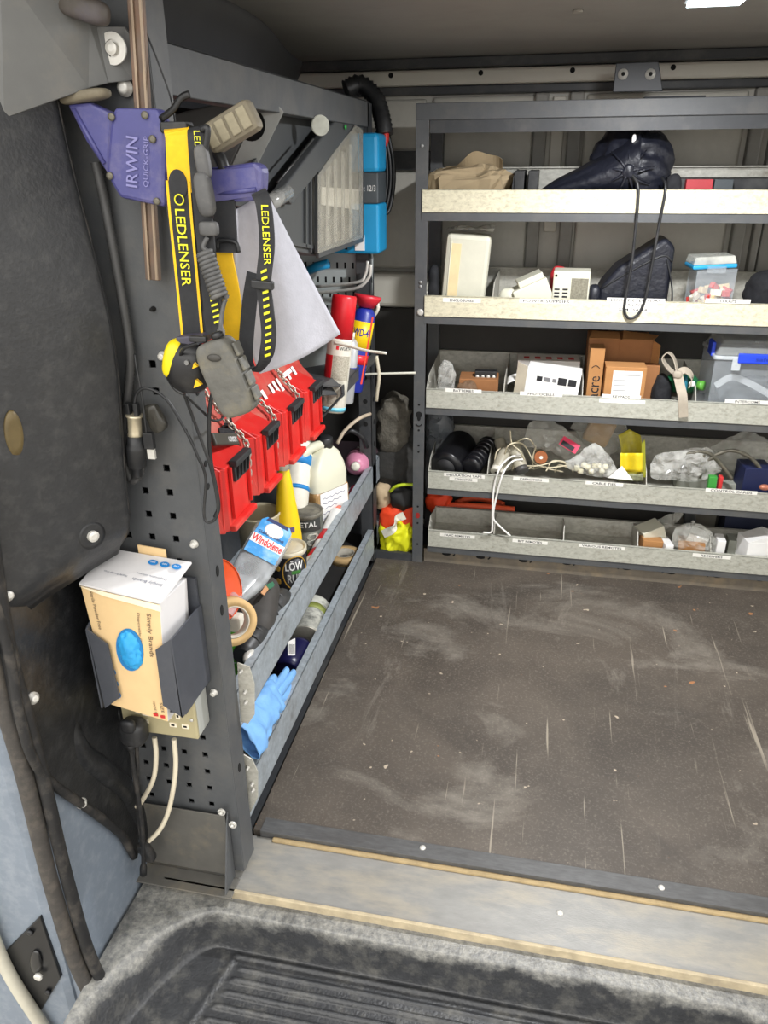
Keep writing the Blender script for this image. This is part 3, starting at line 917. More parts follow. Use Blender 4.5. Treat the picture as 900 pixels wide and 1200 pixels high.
mb = MB(); w0 = [at(370, 336, 'y', 2.44), at(418, 331, 'y', 2.40), at(428, 322, 'y', 2.40), at(431, 306, 'y', 2.40)]
mb.tube(w0, 0.005, 8, n=6); mb.tube([p + Vector((-0.01, 0, -0.02)) for p in w0[:2]] + [p + Vector((0.01, 0, -0.01)) for p in w0[2:]], 0.005, 8, n=6)
tag(mb.build('wire_hook', m_screw), 'bright zinc wire hook plugged into the perforated panel above the spray cans', 'hook')
# corrugated cable loop at the far corner
def corrugated(pts, r, pitch, name, m, par=None, n=14):
    path = smooth_path(pts, n)
    L_ = sum((path[i + 1] - path[i]).length for i in range(len(path) - 1))
    cnt = int(L_ / pitch) * 2
    out = []; acc = 0; i = 0; step = L_ / cnt
    d = 0.0; seglen = (path[1] - path[0]).length
    for k in range(cnt + 1):
        tgt = k * step
        while i < len(path) - 2 and acc + (path[i + 1] - path[i]).length < tgt:
            acc += (path[i + 1] - path[i]).length; i += 1
        sl = (path[i + 1] - path[i]).length or 1e-6
        out.append(path[i].lerp(path[i + 1], min(1, (tgt - acc) / sl)))
    q = MB(); vs_ = out
    q.tube(out, r, 10, 0, 0, False, None)
    # ribbing: alternate rings
    for k in range(len(out)):
        c = out[k]
        if k % 2:
            for j in range(10):
                idx = k * 10 + j
                q.v[idx] = c + (q.v[idx] - c) * 0.82
    return q.build(name, m, par)
cl = thing('corrugated_cable', 'thick black corrugated cable conduit arching over the blue inverter, red sleeve at its end', 'cable', (-0.5, 2.6, 1.0))
corrugated([at(405, 105, 'y', 2.56), at(422, 99, 'y', 2.58), at(440, 115, 'y', 2.58), at(448, 140, 'y', 2.56), at(451, 158, 'y', 2.55)], 0.028, 0.012, 'conduit', m_black, cl)
mb = MB(); mb.tube([at(452, 155, 'y', 2.55), at(451, 166, 'y', 2.545), at(446, 173, 'y', 2.54)], 0.011, 8, n=4); mb.build('red_sleeve', mat('red_sleeve', (200, 50, 44), 0.5), cl)
for k, (a, b_) in enumerate(((452, 457), (455, 461), (449, 453))):
    mb = MB(); mb.tube([at(a, 158, 'y', 2.56), at(b_, 190, 'y', 2.56), at(b_, 220, 'y', 2.56), at(b_ - 6, 248, 'y', 2.55), at(444, 256 - k * 8, 'y', 2.53)], 0.006, 8, n=6); mb.build('cable', m_black, cl)
mb = MB(); mb.tube([at(456, 190, 'y', 2.57), at(460, 200, 'y', 2.57), at(455, 208, 'y', 2.57), at(446, 212, 'y', 2.55)], 0.004, 8, n=6); mb.build('cable', m_black, cl)

# ------------------------------------------------------------------ red tool case on chains
m_red = mat('red_case_plastic', (206, 38, 34), 0.4, 0, 0.1, 12, (178, 120, 104), 0.35, 7)
m_red_d = mat('dusty_red_plastic', (178, 54, 47), 0.55, 0, 0.12, 14, (178, 124, 106), 0.75, 9)
m_chain = mat('dull_chain', (178, 170, 158), 0.4, 0.5, 0.2, 60)
rc = thing('tool_case', 'long red plastic tool case with four black latches and chains, in the left rack', 'tool case', (-0.68, 1.62, 0.66))
Y0, Y1 = 1.20, 2.02
xf = -0.62
# sloped lid: body profile extruded along the rack
prof = [(xf, 0.665), (xf, 0.80), (xf - 0.03, 0.83), (xf - 0.11, 0.965), (xf - 0.17, 0.98), (xf - 0.17, 0.665)]
mb = MB(); mb.prism([(x, Y0, z) for x, z in prof], (0, Y1 - Y0, 0)); mb.build('body', [m_red_d], rc, bevel=0.006)
starts = [(1.275, 1.42), (1.475, 1.595), (1.655, 1.785), (1.835, 1.965)]
for (a, b_) in starts:
    q = MB()
    q.prism([(xf, a, 0.67), (xf + 0.022, a + 0.02, 0.665), (xf + 0.024, a + 0.02, 0.80), (xf - 0.008, a + 0.012, 0.825), (xf, a, 0.80)], (0, 0.004, 0))
    q.prism([(xf - 0.002, a, 0.668), (xf + 0.03, a + 0.028, 0.668), (xf + 0.03, b_, 0.668), (xf - 0.002, b_ + 0.005, 0.668)], (0, 0, 0.135))
    q.prism([(xf - 0.028, a + 0.01, 0.829), (xf + 0.03, a + 0.028, 0.803), (xf + 0.03, b_, 0.803), (xf - 0.028, b_, 0.829)], (-0.006, 0, -0.028))
    blk = q.build('latch_block', m_red, rc, bevel=0.004)
    q = MB(); q.bar((xf + 0.034, a + 0.045, 0.69), (xf + 0.034, a + 0.045, 0.80), 0.006, 0.006, up=(1, 0, 0)); q.build('block_rib', m_red, blk)
    q = MB(); q.bar((xf + 0.034, b_ - 0.005, 0.69), (xf + 0.034, b_ - 0.005, 0.80), 0.006, 0.006, up=(1, 0, 0)); q.build('block_rib', m_red, blk)
    q = MB(); q.bar((xf + 0.036, a + 0.028, 0.674), (xf + 0.036, b_ + 0.005, 0.674), 0.014, 0.013, up=(0, 0, 1)); q.build('bottom_lip', m_red, blk, bevel=0.003)
    q = MB(); w_ = min(0.075, b_ - a - 0.05)
    c = (a + b_) / 2 + 0.022
    q.box((xf + 0.028, c - w_ / 2, 0.765), (xf + 0.04, c + w_ / 2, 0.808)); q.box((xf + 0.028, c - w_ / 2 - 0.004, 0.798), (xf + 0.046, c + w_ / 2 + 0.004, 0.811))
    lt = q.build('latch', mat('latch_plastic', (46, 47, 49), 0.5, 0, 0.1), rc, bevel=0.002)
    for k in range(4):
        q = MB(); yy = c - w_ / 2 + (k + 0.5) * w_ / 4
        q.bar((xf + 0.04, yy, 0.77), (xf + 0.044, yy, 0.80), 0.004, 0.004); q.build('latch_rib', m_black, lt)
up = Vector((-0.08, 0, 0.135)).normalized()
slope_n = Vector((0.135, 0, 0.08)).normalized()
fr = frame(atp(333, 456, Vector((xf - 0.03, 1.7, 0.83)) + slope_n * 0.004, slope_n), (0, 1, 0), up)
mb = MB(); mb.text('HILTI', fr, 0.25, 0.066, bold=0.018); mb.build('lettering', m_paper, rc)
# chains: real links draped over the case
def chain(pts, name, label, link=0.016, r=0.0022):
    path = smooth_path(pts, 12)
    L_ = [0]
    for i in range(len(path) - 1): L_.append(L_[-1] + (path[i + 1] - path[i]).length)
    t = thing(name, label, 'chain', path[-1])
    pit = link * 0.72; d = pit / 2; k = 0; proto = None
    while d < L_[-1]:
        i = max(j for j in range(len(L_)) if L_[j] <= d); i = min(i, len(path) - 2)
        p = path[i].lerp(path[i + 1], (d - L_[i]) / max(1e-6, L_[i + 1] - L_[i]))
        tg = (path[i + 1] - path[i]).normalized()
        sdv = Vector((0, 1, 0)); M = frame(p, tg, sdv)
        M = M @ rotx(PI / 4 + (PI / 2 if k % 2 else 0))
        if proto is None:
            q = MB()
            ring = []
            for a in range(14):
                an = 2 * PI * a / 14
                ring.append(Vector((math.cos(an) * 0.004 + math.copysign(link / 2 - 0.004, math.cos(an)), math.sin(an) * 0.005, 0)))
            q.tube(ring, r, 6, 0, 0, True)
            me_o = q.build('link', m_chain, t)
            # recentre exactly on the ring centre
            for v in me_o.data.vertices: v.co += WLOC[me_o.name]
            proto = me_o
            o = proto
        else:
            o = proto.copy(); col.objects.link(o)
            o.parent = t
        o.matrix_parent_inverse = Matrix.Translation(-WLOC[t.name])
        o.matrix_basis = M
        k += 1; d += pit
    return t
def chain_pts(y, dy=0.02):
    return [(xf - 0.10, y - dy, 0.975), (xf - 0.055, y, 0.905), (xf - 0.02, y + dy * 0.7, 0.845), (xf + 0.012, y + dy, 0.80), (xf + 0.014, y + dy, 0.74), (xf + 0.012, y + dy * 0.5, 0.685)]
chain(chain_pts(1.445), 'hanging_chain', 'steel chain over the red tool case just behind the first latch')
chain(chain_pts(1.625), 'hanging_chain', 'steel chain across the white lettering left of the middle of the red case')
chain(chain_pts(1.81), 'hanging_chain', 'steel chain over the red tool case nearest the spray cans')
# strap with a dark buckle over the near end
sp = thing('webbing_strap', 'short black webbing strap with grey buckle over the near end of the red case', 'strap', (-0.62, 1.3, 0.8))
mb = MB(); mb.ribbon([at(260, 480, 'x', -0.70), at(263, 497, 'x', -0.655), at(268, 512, 'x', -0.63)], (0, 1, 0.1), 0.035, 0.004); mb.build('webbing', m_black_soft, sp)
q0, q1 = at(249, 515, 'x', -0.618), at(277, 515, 'x', -0.618)
mb = MB(); mb.bar(q0, q1, 0.010, 0.026, up=(-0.4, 0, 1)); bk = mb.build('buckle', mat('dark_olive_buckle', (58, 57, 50), 0.5), sp, bevel=0.003)
mb = MB(); mb.text('HERBERT', frame(q0.lerp(q1, 0.75) + Vector((0.0055, -0.002, 0.002)), q1 - q0, (-0.3, 0, 1)), 0.045, 0.010); mb.build('lettering', m_paper, bk)

# ------------------------------------------------------------------ things hung on the end panel of the left rack
m_purple = mat('purple_clamp_plastic', (72, 72, 128), 0.45, 0, 0.1, 18, (150, 142, 152), 0.4, 14)
m_bar = mat('rusty_clamp_bar', (104, 88, 76), 0.45, 0.4, 0.2, 30, (140, 96, 66), 0.6, 14)
m_tan = mat('grimy_tan_pad', (122, 114, 96), 0.7, 0, 0.2, 30, (84, 76, 62), 0.6, 16)
qc = thing('bar_clamp', 'purple bar clamp with grimy tan grip and brown steel bar on the end panel', 'clamp', (-0.56, 1.0, 1.2))
yc = 1.005
def pp(x, y, d=0.0): return at(x, y, 'y', yc + d)
mb = MB(); mb.bar(pp(157, -40, 0.03), pp(180, 328, 0.03), 0.008, 0.021, up=(1, 0, 0)); mb.build('bar', m_bar, qc, bevel=0.001)
mb = MB(); mb.bar(pp(162, -40, 0.0245), pp(184, 328, 0.0245), 0.003, 0.003, up=(1, 0, 0)); mb.bar(pp(152, -40, 0.0245), pp(175, 328, 0.0245), 0.003, 0.003, up=(1, 0, 0)); mb.build('bar_ridge', mat('pale_bar_edge', (150, 132, 112), 0.4, 0.4), qc)
mb = MB(); mb.prism([pp(133, 126), pp(184, 127), pp(194, 150), pp(193, 243), pp(140, 232), pp(124, 205), pp(128, 150)], (0, 0.026, 0)); hd = mb.build('clamp_head', m_purple, qc, bevel=0.005)
mb = MB(); mb.prism([pp(78, 122, 0.004), pp(104, 120, 0.004), pp(133, 134, 0.004), pp(126, 205, 0.004), pp(100, 165, 0.004)], (0, 0.02, 0)); mb.build('jaw_web', m_purple, qc, bevel=0.004)
mb = MB(); mb.tube([pp(86, 128, 0.003), pp(104, 160, 0.003), pp(122, 192, 0.003)], 0.003, 8); mb.build('web_rib', m_purple, qc)
mb = MB(); mb.blob(pp(100, 113, 0.01), (0.034, 0.016, 0.007), roty(-0.12), 18, 10, 0.6, 0.6); mb.build('jaw_pad', m_tan, qc)
mb = MB(); mb.text('IRWIN', frame(pp(155, 190, -0.001), at(155, 160, 'y', 1) - at(155, 215, 'y', 1), at(140, 190, 'y', 1) - at(165, 190, 'y', 1)), 0.060, 0.016, off=0.001, bold=0.01); mb.build('lettering', mat('raised_purple_letter', (128, 126, 178), 0.4), hd)
mb = MB(); mb.text('QUICK-GRIP', frame(pp(172, 190, -0.001), at(155, 160, 'y', 1) - at(155, 215, 'y', 1), at(140, 190, 'y', 1) - at(165, 190, 'y', 1)), 0.060, 0.008, off=0.001); mb.build('lettering', MATS['raised_purple_letter'], hd)
for p in ((131, 137), (170, 135), (129, 206), (184, 236), (179, 163)):
    q = MB(); v = pp(*p, -0.001); q.lathe([(0.0048, 0), (0.0048, 0.002), (0.002, 0.0022)], axis_frame(v, v + Vector((0, -1, 0))), 12); q.build('screw', mat('dirty_screw', (112, 108, 96), 0.5, 0.5), hd)
mb = MB(); mb.prism([pp(190, 197, 0.012), pp(250, 196, 0.012), pp(298, 190, 0.0), pp(308, 197, 0.0), pp(307, 224, 0.0), pp(298, 236, 0.0), pp(250, 238, 0.012), pp(190, 238, 0.012)], (0, 0.028, 0)); mb.build('sliding_jaw', m_purple, qc, bevel=0.006)
mb = MB(); mb.tube([pp(252, 228, 0.009), pp(300, 222, -0.001)], 0.003, 8); mb.build('jaw_rib', m_purple, qc)
g0, g1 = pp(245, 166, 0.03), pp(300, 132, 0.03)
mb = MB(); M = frame(g0.lerp(g1, 0.5), g1 - g0, (0, 0, 1)); mb.box((-0.037, -0.019, -0.013), (0.037, 0.019, 0.013), 0, M); gp = mb.build('grip', m_tan, qc, bevel=0.007)
for k in range(4):
    q = MB(); q.box((-0.032 + k * 0.0165, -0.013, 0.0125), (-0.019 + k * 0.0165, 0.013, 0.0155), 0, M); q.build('grip_pad', mat('pale_grip_pad', (146, 138, 116), 0.75, 0, 0.2, 40, (96, 88, 72), 0.5, 30), gp, bevel=0.002)
mb = MB(); mb.tube([pp(188, 140, 0.0), pp(203, 128, -0.004), pp(212, 115, -0.004), pp(222, 110, -0.004)], 0.0045, 8, n=5, flat=0.4); mb.build('release_lever', mat('black_lever', (30, 30, 30), 0.3, 0.3), qc)
mb = MB(); mb.box((-0.017, -0.012, -0.006), (0.02, 0.012, 0.007), 0, Matrix.Translation(pp(206, 150, 0.008))); mb.build('slide_block', m_black, qc, bevel=0.003)
mb = MB(); mb.tube([pp(255, 180, 0.03), pp(262, 196, 0.02), pp(272, 236, 0.02)], 0.008, 8, n=4); mb.build('trigger', m_black, qc)
# second clamp whose jaw pokes in from above
mb = MB(); mb.blob(at(98, 10, 'y', 1.0), (0.032, 0.018, 0.014), roty(0.25), 20, 12, 0.6, 0.6, 0.003, 30)
tag(mb.build('clamp_jaw', mat('worn_dark_jaw', (84, 78, 72), 0.6, 0, 0.2, 30, (60, 58, 90), 0.5, 14)), 'worn dark clamp jaw poking out above the grey sheet bracket', 'clamp')

# headlamps
m_yel = mat('yellow_webbing', (238, 188, 22), 0.75, 0, 0.08, 60, (190, 150, 40), 0.3, 20)
m_webb = mat('charcoal_webbing', (38, 39, 42), 0.8, 0, 0.2, 60, (84, 82, 78), 0.3, 20)
m_lime = mat('lime_print', (226, 222, 40), 0.6)
m_lampb = mat('lamp_black', (24, 24, 26), 0.4, 0, 0.15, 30, (90, 88, 84), 0.25, 20)
yh = 0.985
def hh(x, y, d=0.0): return at(x, y, 'y', yh + d)
hl = thing('headlamp', 'headlamp with broad yellow and black strap hung over the clamp, black lamp head below', 'headlamp', hh(225, 465))
mb = MB(); mb.ribbon([hh(208, 148, 0.06), hh(207, 152, 0.02), hh(208, 160), hh(210, 200), hh(212, 225)], (1, 0, 0.05), 0.031, 0.004, n=6); mb.build('strap_top', m_yel, hl)
mb = MB(); mb.ribbon([hh(209, 212, -0.001), hh(213, 260), hh(219, 320), hh(226, 394)], (1, 0, 0.05), 0.033, 0.004, n=8, m=0, edge=1, edge_w=0.11); stp_ = mb.build('strap', [m_webb, m_yel], hl)
mb = MB(); mb.lathe([(0.0125, 0), (0.0125, 0.0015)], frame(hh(209, 216, -0.0025), (1, 0, 0), (0, 0, 1)), 24, sy=1.4); mb.build('strap_patch', m_webb, hl)
dn = (hh(224, 380) - hh(209, 220)).normalized()
mb = MB(); mb.text('LEDLENSER', frame(hh(215, 291, -0.003), dn, (1, 0, 0)), 0.096, 0.0135, bold=0.008); mb.build('lettering', m_lime, hl)
mb = MB(); p = hh(210, 234, -0.0065)
ring = [p + Vector((math.cos(a * PI / 10) * 0.006, 0, math.sin(a * PI / 10) * 0.006)) for a in range(20)]
mb.tube(ring, 0.001, 6, 0, 0, True); mb.build('emblem_ring', m_lime, hl)
p = hh(222, 430, -0.01)
mb = MB(); mb.blob(p, (0.032, 0.026, 0.036), roty(0.15), 24, 16, 0.8, 0.8); lh = mb.build('lamp_head', m_lampb, hl)
mb = MB(); mb.blob(hh(206, 420, -0.012), (0.014, 0.022, 0.028), roty(0.3), 18, 12, 0.7, 0.7); mb.build('yellow_housing', mat('yellow_housing', (228, 206, 20), 0.45), hl)
mb = MB(); mb.prism([hh(205, 395, -0.02), hh(238, 392, -0.02), hh(240, 402, -0.02), hh(208, 410, -0.02)], (0, 0.03, 0)); mb.build('strap_clip', mat('slate_clip', (66, 64, 78), 0.5), hl, bevel=0.003)
for (a, b_, s_) in ((228, 429, 0.004), (231, 450, 0.006)):
    mb = MB(); c = hh(a, b_, -0.038); mb.prism([c + Vector((-s_, 0, -s_)), c + Vector((s_, 0, -s_ * 0.2)), c + Vector((-s_ * 0.2, 0, s_))], (0, 0.006, 0)); mb.build('warning_triangle', m_yel, lh)
mb = MB(); c = hh(219, 425, -0.036); mb.lathe([(0.004, 0), (0.003, 0.002)], axis_frame(c, c + Vector((0, -1, 0))), 12); mb.build('button', mat('grey_button', (120, 120, 118), 0.5), lh)
mb = MB(); mb.tube([hh(198, 430, -0.01), hh(196, 440, -0.015), hh(205, 455, -0.02), hh(216, 462, -0.02)], 0.003, 8, n=5); mb.build('hinge_bail', m_black, hl)

# second headlamp: dark strap, coiled lead, battery pack
h2 = thing('headlamp_battery_pack', 'grimy grey headlamp battery pack on a coiled lead above the red case', 'battery pack', hh(285, 488, -0.05))
mb = MB(); mb.ribbon([hh(232, 150, 0.01), hh(231, 160, -0.004), hh(234, 200, -0.006), hh(240, 270, -0.006), hh(246, 330, -0.006), hh(252, 392, -0.006)], (1, 0, 0.05), 0.024, 0.004, n=6); mb.build('strap', m_webb, h2)
for k in range(9):
    mb = MB(); c = hh(247 + k * 1.1, 326 + k * 6.5, -0.0095)
    mb.prism([c + Vector((-0.006, 0, -0.002)), c + Vector((0.003, 0, 0.001)), c + Vector((0.003, 0, 0.004)), c + Vector((-0.006, 0, 0.001))], (0, 0.001, 0)); mb.build('strap_dash', m_lime, h2)
mb = MB(); mb.text('LEDLENSER', frame(hh(233, 185, -0.0095), dn, (1, 0, 0)), 0.06, 0.008); mb.build('lettering', m_lime, h2)
mb = MB(); mb.blob(hh(240, 228, -0.016), (0.011, 0.010, 0.026), roty(-0.1), 18, 12, 0.6, 0.6); mb.blob(hh(238, 190, -0.012), (0.009, 0.008, 0.02), roty(-0.1), 18, 12, 0.6, 0.6); mb.blob(hh(245, 268, -0.012), (0.013, 0.006, 0.009), None, 14, 8, 0.5, 0.5); mb.build('lead_connector', mat('dusty_grey_rubber', (84, 84, 84), 0.6, 0, 0.2, 40, (130, 126, 116), 0.4, 20), h2)
mb = MB(); mb.tube([hh(236, 152, -0.01), hh(243, 150, -0.012), hh(242, 165, -0.012), hh(239, 180, -0.012)], 0.004, 8, n=6); mb.build('lead', m_black, h2)
c0, c1 = hh(240, 296, -0.018), hh(258, 350, -0.022)
pts = []
ax = axis_frame(c0, c1); Lc = (c1 - c0).length
for k in range(11 * 12 + 1):
    a = 2 * PI * k / 12
    pts.append(ax @ Vector((math.cos(a) * 0.0095, math.sin(a) * 0.0095, Lc * k / 132)))
mb = MB(); mb.tube(pts, 0.0031, 6); mb.build('coiled_lead', MATS['dusty_grey_rubber'], h2)
mb = MB(); mb.tube([hh(243, 278, -0.012), hh(238, 290, -0.016), c0 + Vector((0.008, 0, 0))], 0.003, 8, n=4); mb.build('lead', MATS['dusty_grey_rubber'], h2)
mb = MB(); mb.tube([c1 + Vector((0.008, 0, 0)), hh(262, 358, -0.024), hh(259, 375, -0.03), hh(259, 396, -0.04)], 0.003, 8, n=5, rfun=lambda t: 1 + 0.9 * (t > 0.8)); mb.build('lead', MATS['dusty_grey_rubber'], h2)
a0, a1 = hh(249, 398, -0.045), hh(286, 484, -0.045)
M = frame(a0.lerp(a1, 0.5), (a1 - a0), (1, 0, 0.2))
Lp = (a1 - a0).length
mb = MB(); mb.blob((0, 0, 0), (Lp / 2, 0.0265, 0.020), M, 32, 24, 0.28, 0.45)
m_pack = mat('grimy_pack_plastic', (92, 91, 86), 0.6, 0, 0.2, 30, (124, 116, 92), 0.6, 26, bump=0.15, bump_scale=120)
pk = mb.build('pack_body', m_pack, h2)
mb = MB(); mb.lathe([(0.008, 0), (0.008, 0.006), (0.005, 0.008)], axis_frame(a0 + Vector((0.011, -0.006, 0.004)), a0 + Vector((0.006, -0.006, 0.02))), 14); mb.build('socket', m_black, h2)
mb = MB(); mb.blob(M @ Vector((-Lp * 0.30, 0.002, -0.0205)), (0.010, 0.003, 0.005), None, 14, 8); mb.blob(M @ Vector((-Lp * 0.30, 0.002, 0.0205)), (0.010, 0.003, 0.005), None, 14, 8); mb.build('power_button', mat('dark_button', (58, 56, 52), 0.6), pk)
for k in range(4):
    mb = MB(); mb.box((-0.009, -0.002, -0.010), (0.009, 0.002, 0.010), 0, M @ T(-Lp * 0.30 + k * 0.0205, 0.029, 0.0)); mb.build('side_grip', m_pack, pk, bevel=0.0015)
mb = MB(); mb.box((-0.012, -0.004, -0.004), (0.012, 0.004, 0.004), 0, Matrix.Translation(a0 + Vector((-0.016, -0.008, 0.002)))); mb.build('plug', m_black, h2, bevel=0.002)

h3 = thing('headlamp_strap', 'yellow inner headlamp strap with black buckle, behind the coiled lead', 'strap', hh(275, 410, 0.03))
mb = MB(); mb.ribbon([hh(258, 262, 0.03), hh(262, 300, 0.028), hh(270, 340, 0.026), hh(273, 375, 0.026), hh(270, 408, 0.03)], (1, 0, 0.05), 0.026, 0.003, n=6); mb.build('webbing', m_yel, h3)
mb = MB(); mb.ribbon([hh(262, 225, 0.03), hh(264, 260, 0.025), hh(266, 296, 0.022)], (1, 0, 0.05), 0.03, 0.004, n=4); mb.build('elastic', m_webb, h3)
mb = MB(); mb.tube([hh(255, 292, 0.018), hh(257, 282, 0.018), hh(276, 284, 0.018), hh(280, 296, 0.018)], 0.003, 8, n=4); mb.build('buckle', m_black, h3)
h4 = thing('headlamp_strap', 'long dark headlamp strap with yellow dashes and name, hanging over the white sheet', 'strap', hh(300, 435))
path4 = [hh(303, 225, 0.01), hh(309, 240, -0.004), hh(313, 285, -0.004), hh(309, 330, -0.004), hh(312, 360, -0.004), hh(315, 395, -0.004), hh(309, 425, -0.004), hh(296, 434, 0.006), hh(288, 420, 0.016), hh(292, 360, 0.02), hh(298, 320, 0.02)]
mb = MB(); mb.ribbon(path4, [(1, 0, 0.1), (1, 0, 0.1), (1, 0, 0.0), (1, 0, 0.3), (0.6, 0.4, 0.8), (0.9, 0.3, -0.3), (1, 0.2, 0), (1, 0, 0)], 0.020, 0.003, n=8); mb.build('webbing', m_webb, h4)
mb = MB(); mb.text('LEDLENSER', frame(hh(312, 276, -0.0075), (-0.02, 0, -1), (1, 0, 0)), 0.072, 0.0095, bold=0.008); mb.build('lettering', m_lime, h4)
for k in range(13):
    yy = 318 + k * 8.2; xx = 309 + (3.5 * math.sin((yy - 318) / 40)) + (2.0 if yy > 370 else 0)
    c = hh(xx, yy, -0.0075 - 0.001 * (yy > 335))
    mb = MB(); mb.prism([c + Vector((-0.004, 0, -0.003)), c + Vector((0.004, 0, 0.000)), c + Vector((0.004, 0, 0.0035)), c + Vector((-0.004, 0, 0.0005))], (0, 0.001, 0)); mb.build('strap_dash', m_lime, h4)
mb = MB(); mb.box((-0.015, -0.006, -0.005), (0.015, 0.004, 0.006), 0, Matrix.Translation(hh(308, 334, -0.006)) @ roty(0.08)); mb.build('slider', m_black, h4, bevel=0.002)

# white sheet hung behind the straps
def sheet_fn(u, v):
    top = [(262, 250), (296, 238), (311, 226), (323, 233)]
    L0 = hh(270 + 6 * v, 262 + 150 * v, 0.05); 
    # ruled between left edge and right edge
    le = [(268, 250), (278, 330), (290, 400), (304, 438)]
    re = [(312, 225), (345, 290), (374, 345), (399, 391)]
    def lerp(L_, t):
        f = t * (len(L_) - 1); i = min(int(f), len(L_) - 2); t = f - i
        return (L_[i][0] * (1 - t) + L_[i + 1][0] * t, L_[i][1] * (1 - t) + L_[i + 1][1] * t)
    a = lerp(le, v); b_ = lerp(re, v)
    x = a[0] * (1 - u) + b_[0] * u; y = a[1] * (1 - u) + b_[1] * u + 6 * math.sin(PI * u) * v
    d = 0.06 + 0.09 * u + 0.012 * math.sin(u * 6 + v * 2) + 0.01 * math.sin(v * 5)
    return hh(x, y, d)
mb = MB(); mb.grid(sheet_fn, 24, 28)
tag(mb.build('paper_sheet', mat('white_felt_sheet', (178, 178, 186), 0.9, 0, 0.06, 60, bump=0.1, bump_scale=300), solid=0.002), 'plain white hanging sheet behind the headlamp straps, cut off at a slant', 'sheet')

# charger, conduit and leads at the left edge of the end panel
ypn = 1.045
def cc(x, y, d=0.0): return at(x, y, 'y', ypn + d)
cb = corrugated([cc(112, 190), cc(122, 235), cc(136, 310), cc(148, 380), cc(153, 425, -0.002), cc(148, 480, -0.004), cc(146, 535, -0.006), cc(154, 562, -0.008), cc(163, 556, -0.01), cc(166, 540, -0.012)], 0.0075, 0.0055, 'conduit', mat('conduit_grey', (66, 66, 66), 0.5, 0, 0.15, 30))
tag(cb, 'thin black corrugated conduit running down the left edge of the perforated end panel', 'conduit')
ch = thing('car_charger', 'black and silver car charger plug hanging on the conduit left of the perforated panel', 'charger', cc(160, 560, -0.02))
ax = axis_frame(cc(161, 560, -0.02), cc(157, 478, -0.02)); Lx = (cc(161, 560, -0.02) - cc(157, 478, -0.02)).length
mb = MB(); mb.lathe([(0.004, 0), (0.008, 0.004), (0.008, Lx * 0.14), (0.0145, Lx * 0.18), (0.0155, Lx * 0.42), (0.0155, Lx * 0.46), (0.013, Lx * 0.5), (0.013, Lx * 0.62)], ax, 20); mb.build('socket_body', m_black, ch)
mb = MB(); mb.lathe([(0.013, Lx * 0.58), (0.0105, Lx * 0.66), (0.0105, Lx * 0.86), (0.0125, Lx * 0.88), (0.0125, Lx * 0.91)], ax, 20); mb.build('silver_collar', mat('silver_collar', (196, 186, 160), 0.3, 0.6), ch)
mb = MB(); mb.box((-0.007, -0.005, 0.0), (0.0, 0.005, 0.02), 0, Matrix.Translation(cc(154, 487, -0.02))); mb.box((0.001, -0.005, 0.0), (0.008, 0.005, 0.02), 0, Matrix.Translation(cc(158, 487, -0.02))); mb.build('usb_plug', m_black, ch, bevel=0.001)
mb = MB(); mb.box((-0.008, -0.005, -0.012), (0.008, 0.005, 0.014), 0, Matrix.Translation(cc(175, 517, -0.02))); mb.build('spare_usb_plug', m_black, ch, bevel=0.001)
mb = MB(); mb.box((-0.006, -0.0025, -0.016), (0.006, 0.0025, 0.0), 0, Matrix.Translation(cc(177, 526, -0.02))); mb.build('usb_tip', m_screw, ch)
mb = MB(); mb.tube([cc(172, 512, -0.02), cc(167, 470, -0.02), cc(160, 430, -0.015), cc(158, 415, -0.01)], 0.002, 6, n=6); mb.build('lead', m_black, ch)
mb = MB(); mb.blob(cc(182, 490, -0.008), (0.014, 0.008, 0.022), roty(-0.3), 16, 12, 0.5, 0.5, 0.004, 60); tag(mb.build('plastic_clip', clear_mat('smoke_clip', (60, 58, 52), 0.8, 0.2)), 'smoky clear plastic clip on the perforated panel beside the charger', 'clip')
mb = MB(); mb.tube([cc(157, 480, -0.02), cc(160, 462, -0.02), cc(172, 455, -0.02), cc(195, 468, -0.02), cc(218, 505, -0.02), cc(232, 535, -0.02), cc(241, 560, -0.015), cc(239, 600, -0.01), cc(243, 612, -0.01), cc(253, 607, -0.01), cc(255, 590, -0.01), cc(247, 548, -0.02), cc(230, 500, -0.03), cc(214, 455, -0.05), cc(211, 430, -0.07), cc(214, 410, -0.1), cc(232, 402, -0.11)], 0.0024, 8, n=8); tag(mb.build('usb_lead', m_black), 'thin black lead looping from the charger across the flange to the battery pack', 'cable')
mb = MB(); mb.tube([cc(262, 420, 0.0), cc(248, 465, 0.0), cc(245, 500, 0.0), cc(247, 540, 0.0), cc(256, 590, -0.004), cc(252, 606, -0.006)], 0.0034, 8, n=8); tag(mb.build('power_lead', m_black), 'thicker black lead hanging along the near end of the red case', 'cable')
mb = MB(); mb.tube([cc(216, 462, -0.06), cc(235, 480, -0.02), cc(248, 492, 0.03), cc(258, 492, 0.06), cc(262, 488, 0.1)], 0.002, 8, n=6); tag(mb.build('lamp_lead', m_black), 'thin dark lead running from the headlamp to the strap on the red case', 'cable')
mb = MB(); mb.tube([cc(172, 40, 0.0), cc(186, 75, 0.0), cc(200, 115, 0.0), cc(206, 150, -0.03)], 0.0012, 6, n=6); tag(mb.build('cord', m_black), 'thin black cord from the bracket to the clamp block', 'cord')

